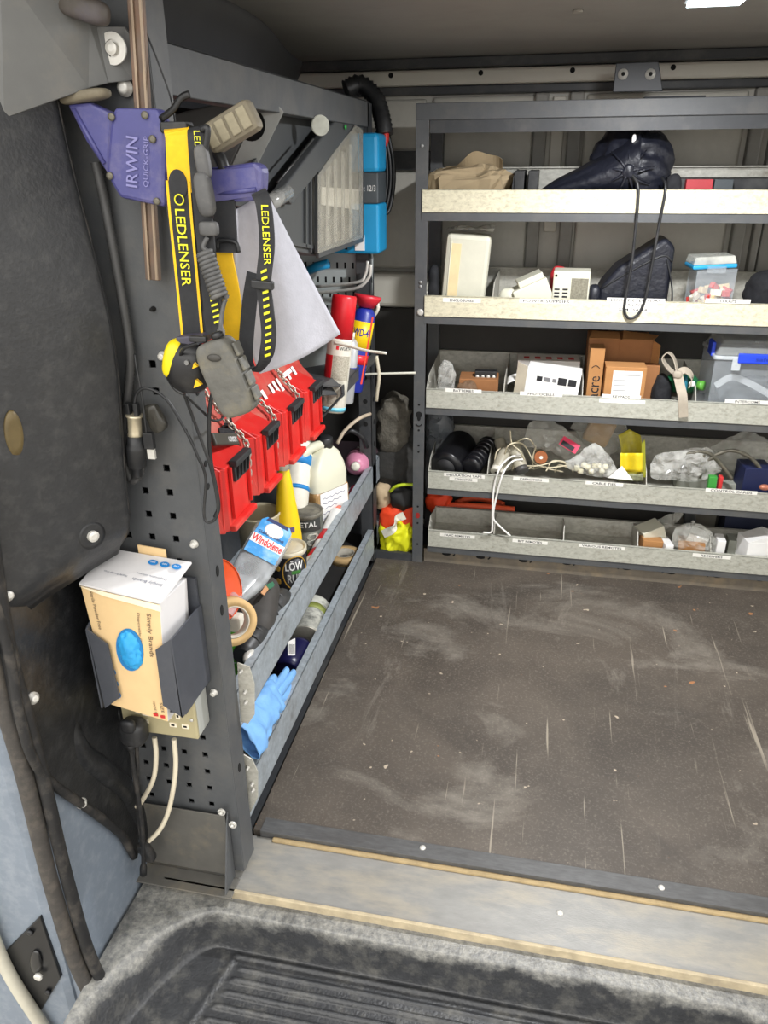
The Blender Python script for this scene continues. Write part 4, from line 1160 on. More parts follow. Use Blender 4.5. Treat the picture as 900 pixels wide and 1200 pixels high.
# glove box in its wall holder
gb = thing('glove_box', 'cream and white carton of blue disposable gloves in the grey wall holder', 'glove box', (-0.632, 0.995, 0.487))
TL, TR, BL, BR = at(94, 686, 'y', 0.95), at(189, 722, 'y', 0.95), at(130, 826, 'y', 0.952), at(197, 846, 'y', 0.952)
dpt = Vector((0.006, 0.088, 0.0))
m_cream = mat('cream_carton', (222, 190, 140), 0.75, 0, 0.04, 30)
m_cw = mat('white_carton', (214, 212, 212), 0.7, 0, 0.03, 30)
def quad(a, b, c, d, th, nm, m, par):
    n = (b - a).cross(d - a).normalized() * th
    q = MB(); q.prism([a, b, c, d], -n); return q.build(nm, m, par)
TR = Vector((TR.x, TR.y, TL.z - 0.02))
carton = MB(); carton.add([TL, TR, BR, BL, TL + dpt, TR + dpt, BR + dpt, BL + dpt], [(0, 3, 2, 1)], 0)
k0 = 0
carton.f += [(4, 5, 6, 7), (0, 1, 5, 4), (1, 2, 6, 5), (2, 3, 7, 6), (3, 0, 4, 7)]; carton.m += [1, 1, 1, 1, 0]; carton.sm += [False] * 5
bx_ = carton.build('carton', [m_cream, m_cw], gb, bevel=0.0015)
# raised top flap, folded card behind
up = Vector((0, 0, 1))
flap = [TL + Vector((0, -0.002, 0.002)), TR + Vector((0.004, -0.002, 0.002)), TR + dpt + Vector((0.012, 0, 0.028)), TL + dpt + Vector((-0.002, 0, 0.02))]
q = MB(); q.prism(flap, (0, 0, 0.003)); tf = q.build('top_flap', m_cw, gb)
q = MB(); q.prism([TL + dpt + Vector((0.05, 0.004, 0.0)), TL + dpt + Vector((0.10, 0.004, -0.005)), TL + dpt + Vector((0.10, 0.004, 0.028)), TL + dpt + Vector((0.05, 0.004, 0.032))], (0, 0.002, 0)); q.build('tuck_flap', m_cream, gb)
q = MB(); q.prism([TL + Vector((0, -0.0025, 0.0)), TR + Vector((0.002, -0.0025, 0.0)), TR + Vector((0.002, -0.0025, -0.012)), TL + Vector((0, -0.0025, -0.006)) + Vector((0.04, 0, -0.008))], (0, 0.001, 0)); q.build('torn_edge', mat('pale_torn_card', (246, 232, 200), 0.8), gb)
uf = (flap[1] - flap[0]).normalized(); vf = (flap[3] - flap[0]).normalized()
def flap_fr(u, v): return frame(flap[0].lerp(flap[1], u).lerp(flap[3].lerp(flap[2], u), v) + Vector((0, 0, 0.0075)), -uf, -vf)
m_badge = mat('blue_badge', (20, 120, 190), 0.5)
for u in (0.62, 0.76, 0.9):
    q = MB(); M = flap_fr(u, 0.78); q.lathe([(0.0075, 0), (0.0075, 0.0008)], M, 18, sx=1.1, sy=0.8); q.text('100', M, 0.008, 0.004, 1, 0.0012); q.build('blue_badge', [m_badge, m_paper], tf)
q = MB(); q.text('Simply Brands', flap_fr(0.72, 0.32), 0.052, 0.008); q.text('Disposable Gloves', flap_fr(0.72, 0.46), 0.052, 0.005); q.text('Nitrile Powder Free', flap_fr(0.32, 0.35), 0.04, 0.004); q.build('lettering', mat('blue_grey_print', (60, 70, 96), 0.7), tf)
dnb = (BL - TL).normalized(); rgt = (TR - TL).normalized()
def ff(u, v, e=0.0012): return TL.lerp(TR, u).lerp(BL.lerp(BR, u), v) + Vector((0, -e, 0))
q = MB(); q.text('Simply Brands', frame(ff(0.84, 0.27), (BR - TR), rgt), 0.085, 0.010); q.text('Disposable Gloves', frame(ff(0.70, 0.27), (BR - TR), rgt), 0.078, 0.006); q.build('lettering', mat('brown_print', (92, 74, 60), 0.7), bx_)
q = MB(); q.text('Nitrile Powder Free', frame(ff(0.14, 0.17), (BL - TL), rgt), 0.075, 0.006); q.text('MADE IN', frame(ff(0.80, 0.90), (BL - TL), rgt), 0.03, 0.004); q.text('SIZE', frame(ff(0.92, 0.88), (BL - TL), rgt), 0.022, 0.005); q.build('lettering', MATS['brown_print'], bx_)
for v in (0.68, 0.78, 0.88):
    q = MB(); M = frame(ff(0.14 + 0.02, v), dnb, rgt); q.lathe([(0.0085, 0), (0.0085, 0.0008)], M, 18); q.text('XL', M, 0.008, 0.005, 1, 0.0012); q.build('blue_badge', [m_badge, m_paper], bx_)
for u in (0.80, 0.92):
    q = MB(); q.box((-0.003, -0.004, 0), (0.003, 0.004, 0.0008), 0, frame(ff(u, 0.96), dnb, rgt)); q.build('red_mark', mat('red_print', (190, 40, 40), 0.6), bx_)
oc_ = ff(0.52, 0.44)
q = MB(); q.lathe([(0.024, -0.001), (0.024, 0.0008)], frame(oc_, rgt, -dnb), 32, sy=1.78); q.build('opening', mat('glove_shadow_blue', (30, 120, 180), 0.8), bx_)
q = MB(); q.blob(oc_ + Vector((0.001, 0.002, 0)), (0.0215, 0.012, 0.039), roty(-0.03), 40, 32, 1, 1, 0.002, 60, 3, crease=0.006)
q.build('blue_gloves', mat('nitrile_blue', (48, 158, 220), 0.5, 0, 0.12, 30), gb)
# holder
gh = thing('glove_holder', 'dark grey folded sheet metal wall holder round the carton of gloves', 'wall holder', (-0.62, 1.0, 0.46))
m_hold = mat('slate_holder_metal', (70, 73, 80), 0.5, 0.1, 0.08, 30, (110, 110, 112), 0.3, 10)
L_ = [at(102, 738, 'y', 0.942), at(126, 756, 'y', 0.942), at(140, 818, 'y', 0.942), at(123, 830, 'y', 0.942)]
R_ = [at(182, 762, 'y', 0.942), at(199, 750, 'y', 0.942), at(214, 841, 'y', 0.942), at(191, 827, 'y', 0.942)]
q = MB(); q.prism(L_, (0, 0.003, 0)); q.build('front_lip', m_hold, gh)
q = MB(); q.prism(R_, (0, 0.003, 0)); q.build('front_lip', m_hold, gh)
xs_ = R_[1].x
q = MB(); q.prism([(xs_, 0.942, R_[1].z), (xs_, 1.057, at(234, 708, 'y', 1.057).z), (xs_, 1.057, at(244, 796, 'y', 1.057).z), (xs_, 0.942, R_[2].z)], (0.003, 0, 0)); q.build('side_plate', m_hold, gh)
q = MB(); q.prism([(L_[0].x - 0.003, 0.942, L_[0].z), (L_[0].x - 0.003, 1.057, L_[0].z + 0.06), (L_[0].x - 0.003, 1.057, L_[3].z), (L_[0].x - 0.003, 0.942, L_[3].z)], (0.003, 0, 0)); q.build('side_plate', m_hold, gh)
q = MB(); q.box((L_[0].x, 1.052, L_[3].z), (xs_, 1.057, L_[0].z + 0.05)); q.build('back_plate', m_hold, gh)
q = MB(); q.box((L_[3].x, 0.96, BL.z - 0.006), (xs_, 1.052, BL.z - 0.003)); q.build('base_plate', m_hold, gh)

# metal-clad double socket
so = thing('double_socket', 'beige metal-clad double socket box below the glove carton', 'socket', (-0.62, 1.03, 0.38))
zs0, zs1, xs0, xs1 = 0.393, 0.482, -0.705, -0.558
q = MB(); q.box((xs0, 1.012, zs0), (xs1, 1.058, zs1)); q.build('back_box', mat('steel_back_box', (176, 178, 172), 0.4, 0.2, 0.06), so, bevel=0.004)
q = MB(); q.box((xs0, 1.004, zs0), (xs1, 1.012, zs1)); fp = q.build('face_plate', mat('beige_face_plate', (178, 168, 132), 0.4, 0.2, 0.06), so, bevel=0.003)
m_ivory = mat('ivory_insert', (240, 230, 206), 0.4)
for cx in (xs1 - 0.034, xs0 + 0.034):
    for dx, dz, w_, h_ in ((0, 0.014, 0.008, 0.013), (-0.012, -0.008, 0.013, 0.009), (0.012, -0.008, 0.013, 0.009)):
        q = MB(); q.box((cx + dx - w_ / 2, 1.0025, zs0 + 0.036 + dz - h_ / 2), (cx + dx + w_ / 2, 1.004, zs0 + 0.036 + dz + h_ / 2)); pi_ = q.build('pin_insert', m_ivory, fp)
        q = MB(); q.box((cx + dx - w_ / 4, 1.0018, zs0 + 0.036 + dz - h_ / 5), (cx + dx + w_ / 4, 1.0026, zs0 + 0.036 + dz + h_ / 5)); q.build('pin_slot', m_hole, pi_)
for cx in (-0.65, -0.615):
    q = MB(); q.box((cx - 0.011, 0.999, zs1 - 0.046), (cx + 0.011, 1.004, zs1 - 0.012)); q.build('rocker_switch', m_ivory, fp, bevel=0.002)
q = MB(); v = Vector((xs1 - 0.008, 1.003, zs0 + 0.045)); q.lathe([(0.0035, 0), (0.0035, 0.001), (0.0015, 0.0015)], axis_frame(v, v + Vector((0, -1, 0))), 10); q.build('screw', m_screw, fp)
pg = thing('mains_plug', 'black mains plug in the left socket with its black lead hanging down', 'plug', at(158, 880, 'y', 0.985))
q = MB(); q.blob(at(157, 857, 'y', 0.982), (0.024, 0.020, 0.026), None, 24, 16, 0.6, 0.6); q.blob(at(150, 851, 'y', 0.966), (0.014, 0.008, 0.014), None, 18, 12, 0.7, 0.7); q.build('plug_body', m_black, pg)
q = MB(); q.tube([at(153, 872, 'y', 0.975), at(155, 890, 'y', 0.975), at(162, 935, 'y', 0.98), at(167, 975, 'y', 0.985), at(168, 1000, 'y', 0.985), at(168, 1024, 'y', 0.985)], 0.0045, 8, n=6, rfun=lambda t: 1.7 if t < 0.1 or t > 0.92 else 1.0); q.build('lead', m_rubber, pg)
q = MB(); q.tube([at(160, 872, 'y', 0.985), at(161, 900, 'y', 0.985), at(162, 950, 'y', 0.985), at(166, 990, 'y', 0.99)], 0.004, 8, n=6); q.build('lead', m_rubber, pg)
q = MB(); q.blob(at(172, 998, 'y', 0.995), (0.012, 0.010, 0.024), roty(-0.4), 18, 12, 0.5, 0.5); q.build('inline_connector', m_rubber, pg)
tl = MB(); tl.tube([at(138, 770, 'y', 1.05), at(137, 815, 'y', 1.05), at(142, 845, 'y', 1.03), at(152, 852, 'y', 1.0)], 0.004, 8, n=6); tag(tl.build('black_lead', m_rubber), 'black lead curving down behind the glove holder on the left', 'cable')
for i, (pts, lab) in enumerate((([(181, 864), (183, 885), (180, 912), (168, 936), (160, 946)], 'cream flex from the left half of the socket curving towards the pillar'),
                  ([(204, 866), (206, 895), (203, 925), (196, 955), (186, 974), (174, 986)], 'longer cream flex from the middle of the socket down to the foot bracket'))):
    q = MB(); q.tube([at(x, y, 'y', 1.03 - 0.01 * k * 0.5) for k, (x, y) in enumerate(pts)], 0.0048, 10, n=8)
    tag(q.build('white_flex', mat('cream_flex', (216, 206, 182), 0.5, 0, 0.08)), lab, 'cable')

# ------------------------------------------------------------------ contents of the left rack, upper tray (floor at z = 0.29)
ZU = 0.2895
def lathe_at(c, prof, m, name, par, seg=28, mats=None, M=None, **k):
    q = MB(); q.lathe(prof, (Matrix.Translation(Vector(c)) if M is None else M), seg, 0, True, mats, **k)
    return q.build(name, m, par)
def arc_label(c, r, a0, a1, z0, z1, name, m, par, M=None, n=12):
    q = MB()
    M = Matrix.Translation(Vector(c)) if M is None else M
    q.grid(lambda u, v: M @ Vector((math.cos(a0 + (a1 - a0) * u) * r, math.sin(a0 + (a1 - a0) * u) * r, z0 + (z1 - z0) * v)), n, 1)
    return q.build(name, m, par)
def arc_text(s, c, r, ac, w, zc, h, m, par, M=None, bold=0.0, name='lettering'):
    """lettering wrapped round an upright cylinder; ac = facing angle"""
    vs_, fs_ = text_geo(s, bold)
    M = Matrix.Translation(Vector(c)) if M is None else M
    q = MB(); q.add([M @ Vector((math.cos(ac + v.x * w / r) * r, math.sin(ac + v.x * w / r) * r, zc + v.y * h)) for v in vs_], fs_)
    return q.build(name, m, par)
AF = math.atan2(-1.6, 0.62)      # direction from these tins towards the doorway
m_tin = mat('tin_plate', (176, 172, 160), 0.35, 0.6, 0.1, 30, (120, 112, 98), 0.4, 12)
def paint_tin(name, label, c, r, h, m_side, m_lid, M=None):
    t = thing(name, label, 'paint tin', c if M is None else M.translation)
    lathe_at(c, [(r * 0.98, 0), (r, 0.002), (r, 0.005), (r * 0.97, 0.008), (r * 0.97, h - 0.012)], m_side, 'can', t, M=M)
    lathe_at(c, [(r * 0.97, h - 0.013), (r * 1.01, h - 0.010), (r * 1.01, h + 0.001), (r * 0.93, h + 0.002), (r * 0.9, h - 0.004), (r * 0.78, h - 0.005), (r * 0.74, h - 0.002), (r * 0.3, h - 0.0015), (0, h - 0.0015)], m_lid, 'lid', t, M=M)
    return t
# rust paint tin
c = Vector((-0.612, 1.70, ZU))
t = paint_tin('paint_tin', 'black and gold rust paint tin with cream lid beside the rail', c, 0.047, 0.142, mat('tin_black', (30, 30, 34), 0.35), mat('cream_lid', (206, 198, 176), 0.4, 0.2, 0.08, 30, (150, 140, 116), 0.4, 20))
m_gold = mat('gold_print', (206, 160, 60), 0.4, 0.3)
arc_text('LÖW', c, 0.0464, AF + 0.25, 0.05, 0.108, 0.030, m_paper, t, bold=0.02)
arc_text('RUST', c, 0.0464, AF + 0.35, 0.05, 0.07, 0.024, m_paper, t, bold=0.01)
q = MB(); q.tube([Matrix.Translation(c) @ Vector((math.cos(AF + 0.3 + math.cos(a * PI / 14) * 0.75) * 0.0468, math.sin(AF + 0.3 + math.cos(a * PI / 14) * 0.75) * 0.0468, 0.085 + math.sin(a * PI / 14) * 0.048)) for a in range(28)], 0.0015, 6, 0, 0, True); q.build('gold_oval', m_gold, t)
arc_label(c, 0.0462, AF + 0.05, AF + 0.6, 0.082, 0.092, 'green_band', mat('tin_green', (70, 130, 60), 0.5), t)
for zz in (0.098, 0.06, 0.028):
    q = MB(); an = AF - 0.75; q.lathe([(0.0085, 0), (0.0085, 0.001), (0.0055, 0.0012)], frame(c + Vector((math.cos(an) * 0.0464, math.sin(an) * 0.0464, zz)), (-math.sin(an), math.cos(an), 0), (0, 0, 1)), 16); q.build('gold_seal', m_gold, t)
# dark metal paint tin with paint-crusted lid
c = Vector((-0.640, 1.945, ZU))
t = paint_tin('paint_tin', 'grey and green metal paint tin with drips round its dark lid, beside the jerrycan', c, 0.050, 0.135, mat('tin_grey_green', (104, 106, 98), 0.4, 0.2, 0.3, 30, (40, 42, 38), 0.8, 12), mat('crusted_lid', (120, 116, 104), 0.5, 0.2, 0.5, 30, (34, 34, 32), 0.9, 14))
arc_label(c, 0.0492, AF - 0.8, AF + 0.9, 0.085, 0.125, 'dark_label', mat('tin_label_dark', (60, 62, 60), 0.5), t)
arc_text('METAL', c, 0.0496, AF - 0.1, 0.07, 0.108, 0.016, m_paper, t)
arc_text('8', c, 0.0496, AF + 0.3, 0.04, 0.06, 0.042, mat('tin_ring_white', (190, 190, 178), 0.5), t, name='roundel')
arc_label(c, 0.0493, AF - 0.1, AF + 0.7, 0.005, 0.028, 'lime_band', mat('tin_lime', (164, 170, 50), 0.5), t)
# beige open tub
c = Vector((-0.705, 1.74, ZU))
t = thing('plastic_tub', 'open beige plastic measuring tub behind the clear window cleaner bottle', 'tub', c)
lathe_at(c, [(0.046, 0), (0.057, 0.208), (0.060, 0.211), (0.060, 0.216), (0.056, 0.216), (0.055, 0.208), (0.044, 0.004), (0.0, 0.004)], mat('beige_tub_plastic', (186, 176, 148), 0.5, 0, 0.1, 10, (150, 136, 104), 0.4, 8), 'tub_wall', t)
# yellow cone bottle with white cap
c = Vector((-0.638, 1.775, ZU))
t = thing('yellow_bottle', 'yellow tapered bottle with white screw cap standing behind the tins', 'bottle', c)
lathe_at(c, [(0.030, 0), (0.037, 0.006), (0.037, 0.13), (0.033, 0.18), (0.021, 0.28), (0.014, 0.33), (0.012, 0.335)], mat('yellow_bottle', (236, 200, 20), 0.4, 0, 0.06), 'bottle_body', t)
lathe_at(c, [(0.0145, 0.328), (0.0145, 0.352), (0.009, 0.358), (0.0, 0.358)], m_white, 'cap', t)
arc_label(c, 0.0365, AF - 0.1, AF + 0.5, 0.16, 0.175, 'purple_label', mat('violet_label', (96, 80, 130), 0.6), t)
# white and blue bottle leaning under the case
a0, a1 = Vector((-0.685, 1.97, 0.40)), Vector((-0.705, 2.14, 0.60))
t = thing('white_bottle', 'white bottle with blue bands leaning behind the yellow bottle', 'bottle', a0)
M = axis_frame(a0, a1); Lb = (a1 - a0).length
lathe_at(None, [(0.034, 0), (0.040, 0.01), (0.040, Lb * 0.75), (0.034, Lb * 0.85), (0.022, Lb * 0.95), (0.02, Lb)], m_white, 'bottle_body', t, M=M)
m_bb = mat('bottle_blue', (30, 128, 196), 0.45)
for z0, z1 in ((Lb * 0.25, Lb * 0.30), (Lb * 0.55, Lb * 0.68)):
    lathe_at(None, [(0.0405, z0), (0.0405, z1)], m_bb, 'blue_band', t, M=M)
# jerrycan: translucent, amber liquid, handwritten label
jc = Vector((-0.650, 2.12, ZU))
t = thing('jerrycan', 'translucent plastic jerrycan half full of brown liquid with handwritten white label', 'jerrycan', jc)
m_jug = mat('milky_jug_plastic', (214, 212, 190), 0.45, 0, 0.06, 10)
m_liq = mat('amber_jug_plastic', (176, 140, 92), 0.4, 0, 0.08, 8)
hw, hd = 0.064, 0.074
Mj = Matrix.Translation(jc) @ rotz(-0.5)
q = MB(); q.box((-hw, -hd, 0), (hw, hd, 0.150), 0, Mj); q.build('liquid_section', m_liq, t, bevel=0.014, seg=3)
q = MB()
lv = [(0.146, 1.0, 1.0, 0.0), (0.185, 1.0, 1.0, 0.0), (0.215, 0.86, 0.90, 0.005), (0.245, 0.55, 0.62, 0.02), (0.262, 0.30, 0.28, 0.03)]
rings = []
for z, sx, sy, oy in lv:
    n = 24
    rings.append([Mj @ Vector((math.copysign(abs(math.cos(2 * PI * k / n)) ** 0.35, math.cos(2 * PI * k / n)) * hw * sx, math.copysign(abs(math.sin(2 * PI * k / n)) ** 0.35, math.sin(2 * PI * k / n)) * hd * sy + oy, z)) for k in range(n)])
q.add([p for r in rings for p in r], [(i * 24 + k, i * 24 + (k + 1) % 24, (i + 1) * 24 + (k + 1) % 24, (i + 1) * 24 + k) for i in range(4) for k in range(24)], 0, True)
q.build('shoulder', m_jug, t)
q = MB(); q.tube([Mj @ Vector(p) for p in ((0.0, -0.082, 0.17), (0.0, -0.080, 0.225), (0.0, -0.05, 0.262), (0.0, 0.0, 0.27), (0.0, 0.03, 0.26))], 0.015, 10, n=6); q.build('handle', m_jug, t)
lathe_at(None, [(0.024, 0), (0.024, 0.03), (0.019, 0.034), (0, 0.034)], m_black, 'cap', t, M=Mj @ T(0, 0.035, 0.256))
q = MB(); q.box((hw + 0.0003, -0.06, 0.03), (hw + 0.0015, 0.06, 0.145), 0, Mj); lb = q.build('label', m_paper, t)
for k in range(6):
    q = MB(); q.tube([Mj @ Vector((hw + 0.002, -0.05 + 0.008 * j, 0.126 - 0.016 * k + 0.003 * math.sin(j * 2.1 + k))) for j in range(13 - (k % 3) * 2)], 0.0008, 4); q.build('handwriting', mat('pen_blue', (60, 66, 110), 0.6), lb)
# pink bottle lying with its cap towards the door
a0, a1 = Vector((-0.612, 2.50, 0.375)), Vector((-0.594, 2.36, 0.400))
t = thing('pink_bottle', 'round pink bottle lying with its white cap towards the doorway', 'bottle', a0 - Vector((0, 0, 0.05)))
m_pink = mat('pink_plastic', (206, 132, 160), 0.35, 0, 0.08, 10)
M = axis_frame(a0, a1)
lathe_at(None, [(0.035, 0), (0.044, 0.01), (0.044, 0.055), (0.039, 0.085), (0.026, 0.105), (0.014, 0.113)], m_pink, 'bottle_body', t, M=M)
lathe_at(None, [(0.0155, 0.110), (0.0155, 0.128), (0.011, 0.132), (0, 0.132)], m_white, 'cap', t, M=M)
t = thing('red_tube', 'small pink-red tube wedged beside the jerrycan and the rail', 'tube', (-0.575, 2.24, ZU))
q = MB(); q.cyl((-0.578, 2.20, ZU + 0.025), (-0.580, 2.32, ZU + 0.045), 0.022, 0.022, 18); q.build('tube_body', mat('crimson_tube', (196, 50, 80), 0.45), t)
q = MB(); q.cyl((-0.578, 2.18, ZU + 0.022), (-0.578, 2.20, ZU + 0.025), 0.012, 0.018, 16); q.build('tube_end', m_white, t)
# sealant tubes lying along the rail
for i, (a, b_, mm, lab) in enumerate((((-0.582, 1.83, ZU + 0.040), (-0.580, 2.10, ZU + 0.075), mat('sealant_white', (222, 222, 218), 0.4), 'white sealant tube with pale orange cap lying along the rail'),
                              ((-0.580, 1.74, ZU + 0.045), (-0.578, 1.98, ZU + 0.048), mat('sealant_grey', (196, 198, 200), 0.4), 'grey and red sealant tube lying nearest the rail'))):
    a = Vector(a); b_ = Vector(b_)
    t = thing('sealant_tube', lab, 'sealant tube', a - Vector((0, 0, 0.02)), 'sealant tubes')
    M = axis_frame(a, b_); L_ = (b_ - a).length
    lathe_at(None, [(0.021, 0), (0.0225, 0.004), (0.0225, L_ * 0.88), (0.014, L_ * 0.92)], mm, 'cartridge', t, M=M)
    lathe_at(None, [(0.015, L_ * 0.915), (0.012, L_ * 1.0), (0, L_ * 1.0)], mat('coral_cap', (226, 120, 96), 0.5) if i == 0 else mat('red_band', (200, 40, 46), 0.5), 'nozzle_cap', t, M=M)
    lathe_at(None, [(0.0229, L_ * 0.25), (0.0229, L_ * 0.45)], mat('red_band', (200, 40, 46), 0.5), 'red_band', t, M=M)
# clear window cleaner bottle lying tilted, label up
a0 = at(276, 703, 'y', 1.36); a1 = at(322, 622, 'y', 1.60)
ax_ = (a1 - a0); Lw = ax_.length
M = frame(a0, ax_, (-0.75, 0, 0.65))
M = M @ Matrix(((0, 0, 1, 0), (1, 0, 0, 0), (0, 1, 0, 0), (0, 0, 0, 1)))   # local z along the bottle, x flat normal... 
t = thing('window_cleaner_bottle', 'clear bottle of window cleaner with blue and red label, lying with its neck down', 'bottle', a0 - Vector((0, 0, 0.05)))
zdir = ax_.normalized(); nrm = Vector((0.45, -0.45, 0.77)); nrm = (nrm - zdir * nrm.dot(zdir)).normalized(); wdt = zdir.cross(nrm)
def wb(a, b, c): return a0 + zdir * a + wdt * b + nrm * c
q = MB(); rings = []
for s_, w_, d_ in ((-0.05, 0.012, 0.012), (-0.02, 0.013, 0.013), (0.0, 0.018, 0.016), (0.05, 0.036, 0.022), (0.085, 0.044, 0.024), (0.16, 0.048, 0.026), (Lw - 0.01, 0.048, 0.026), (Lw, 0.042, 0.02)):
    rings.append([wb(s_, math.copysign(abs(math.cos(2 * PI * k / 28)) ** 0.6, math.cos(2 * PI * k / 28)) * w_, math.copysign(abs(math.sin(2 * PI * k / 28)) ** 0.6, math.sin(2 * PI * k / 28)) * d_) for k in range(28)])
q.add([p for r in rings for p in r], [(i * 28 + k, i * 28 + (k + 1) % 28, (i + 1) * 28 + (k + 1) % 28, (i + 1) * 28 + k) for i in range(7) for k in range(28)] + [tuple(range(28)), tuple(reversed(range(196, 224)))], 0, True)
q.build('bottle_body', clear_mat('clear_bottle', (206, 210, 212), 0.42, 0.12), t)
q = MB(); q.prism([wb(0.12, -0.04, 0.0265), wb(0.12, 0.04, 0.0265), wb(0.235, 0.04, 0.0265), wb(0.25, 0.03, 0.0265), wb(0.25, -0.03, 0.0265), wb(0.235, -0.04, 0.0265)], nrm * 0.001); lb = q.build('label', mat('label_sky_blue', (40, 140, 205), 0.45, 0, 0.15, 20, (196, 224, 240), 0.6, 16), t)
q = MB(); q.prism([wb(0.155, -0.041, 0.0277), wb(0.155, 0.041, 0.0277), wb(0.185, 0.041, 0.0277), wb(0.185, -0.041, 0.0277)], nrm * 0.0004); q.build('label_band', m_paper, lb)
sx = wdt if wdt.dot(Vector((1, 0, 0))) > 0 else -wdt
def wtxt(s, a, w, h, m):
    q = MB(); Mx = frame(wb(a, 0, 0.0285), sx, zdir)
    if Mx.to_3x3().col[2].dot(nrm) < 0: Mx = frame(wb(a, 0, 0.0285), sx, zdir) @ Matrix.Scale(-1, 4, (0, 0, 1))
    q.text(s, Mx, w, h, 0, 0.0003, bold=0.03); q.build('lettering', m, lb)
wtxt('Windolene', 0.170, 0.078, 0.026, mat('label_red', (206, 44, 44), 0.5))
wtxt('CLEAR & SHINE', 0.196, 0.066, 0.008, mat('label_navy', (26, 40, 90), 0.5))
q = MB(); q.blob(wb(0.216, 0, 0.0275), (0.024, 0.024, 0.003), frame((0, 0, 0), sx, zdir) if True else None, 18, 10); q.build('label_flash', m_paper, lb)
q = MB(); q.prism([wb(0.238, -0.03, 0.0277), wb(0.238, 0.03, 0.0277), wb(0.25, 0.026, 0.0277), wb(0.25, -0.026, 0.0277)], nrm * 0.0004); q.build('label_band', MATS['label_navy'], lb)
# orange funnel behind the flange
q = MB(); q.lathe([(0.066, 0), (0.068, 0.003), (0.062, 0.003), (0.02, 0.06), (0.01, 0.07), (0.01, 0.11)], axis_frame((-0.632, 1.315, 0.52), (-0.80, 1.36, 0.46)), 28, open_end=True)
tag(q.build('funnel', mat('orange_funnel', (226, 84, 30), 0.45, 0, 0.08), solid=0.002), 'orange plastic funnel showing its rim behind the end panel flange', 'funnel')
# dark pouch with sticker, black tool, tape roll, spray bottle
c = Vector((-0.622, 1.47, ZU + 0.075))
t = thing('soft_pouch', 'dark grey zipped pouch with a small orange and green sticker', 'pouch', (c.x, c.y, ZU))
q = MB(); q.blob(c, (0.054, 0.10, 0.062), rotz(0.15) @ rotx(0.2), 30, 20, 0.55, 0.5, 0.006, 14, 4); q.build('body', mat('dark_grey_pouch', (58, 55, 52), 0.7, 0, 0.15, 40), t)
q = MB(); q.prism([at(305, 695, 'x', -0.59), at(311, 686, 'x', -0.59), at(315, 690, 'x', -0.59), at(309, 698, 'x', -0.59)], (0.003, -0.004, 0.004)); q.build('sticker', mat('peach_sticker', (214, 160, 116), 0.6), t)
q = MB(); q.prism([at(311, 686, 'x', -0.589), at(319, 682, 'x', -0.589), at(322, 687, 'x', -0.589), at(315, 691, 'x', -0.589)], (0.003, -0.004, 0.004)); q.build('sticker', mat('green_sticker2', (60, 120, 90), 0.6), t)
t = thing('black_hand_tool', 'black ribbed power tool lying along the rail below the rust paint tin', 'power tool', (-0.585, 1.45, ZU))
q = MB(); q.tube([(-0.592, 1.30, ZU + 0.075), (-0.585, 1.40, ZU + 0.080), (-0.584, 1.48, ZU + 0.080), (-0.584, 1.56, ZU + 0.074)], 0.028, 14, n=6, rfun=lambda u: 0.8 + 0.25 * math.sin(u * 9)); q.build('tool_body', m_black, t)
for k in range(7):
    q = MB(); yy = 1.34 + k * 0.03; zc = ZU + 0.080
    q.tube([(-0.592 + math.cos(a * PI / 8) * 0.030, yy, zc + math.sin(a * PI / 8) * 0.030) for a in range(16)], 0.0028, 6, 0, 0, True); q.build('grip_ring', m_black, t)
q = MB(); q.blob((-0.575, 1.30, ZU + 0.08), (0.012, 0.024, 0.012), None, 14, 10); q.build('chrome_tip', m_screw, t)
m_tape = mat('tan_masking_tape', (206, 172, 120), 0.8, 0, 0.06, 40)
def tape_roll(M, r, h, label, inner=0.62):
    t = thing('tape_roll', label, 'tape roll', M.translation)
    lathe_at(None, [(r * inner, 0), (r, 0), (r, h), (r * inner, h), (r * inner, 0)], m_tape, 'tape', t, 36, M=M)
    lathe_at(None, [(r * inner - 0.003, -0.0004), (r * inner, -0.0004), (r * inner, h + 0.0004), (r * inner - 0.003, h + 0.0004), (r * inner - 0.003, -0.0004)], mat('card_core', (196, 190, 176), 0.8), 'core', t, 36, M=M)
    return t
c = at(276, 729, 'x', -0.585)
tape_roll(axis_frame(c + Vector((-0.018, 0.012, -0.004)), c + Vector((0.006, -0.014, 0.006))), 0.051, 0.026, 'upright roll of tan masking tape leaning beside the end panel flange', 0.68)
t = thing('spray_bottle', 'green and white spray bottle with white trigger, seen through the upright tape roll', 'bottle', (-0.622, 1.335, ZU))
lathe_at((-0.622, 1.335, ZU), [(0.024, 0), (0.028, 0.006), (0.028, 0.085), (0.012, 0.105), (0.012, 0.125)], mat('lime_spray_bottle', (90, 180, 50), 0.45), 'bottle_body', t)
arc_text('FLEX', (-0.622, 1.335, ZU), 0.0285, AF + 0.5, 0.04, 0.05, 0.018, m_paper, t)
q = MB(); q.box((-0.635, 1.320, ZU + 0.120), (-0.597, 1.348, ZU + 0.160)); q.build('spray_head', m_white, t, bevel=0.006)
q = MB(); q.lathe([(0.020, 0), (0.020, 0.012), (0.012, 0.014)], axis_frame((-0.640, 1.322, ZU + 0.14), (-0.642, 1.29, ZU + 0.145)), 18); q.build('dark_collar', mat('navy_collar', (40, 46, 60), 0.4), t)

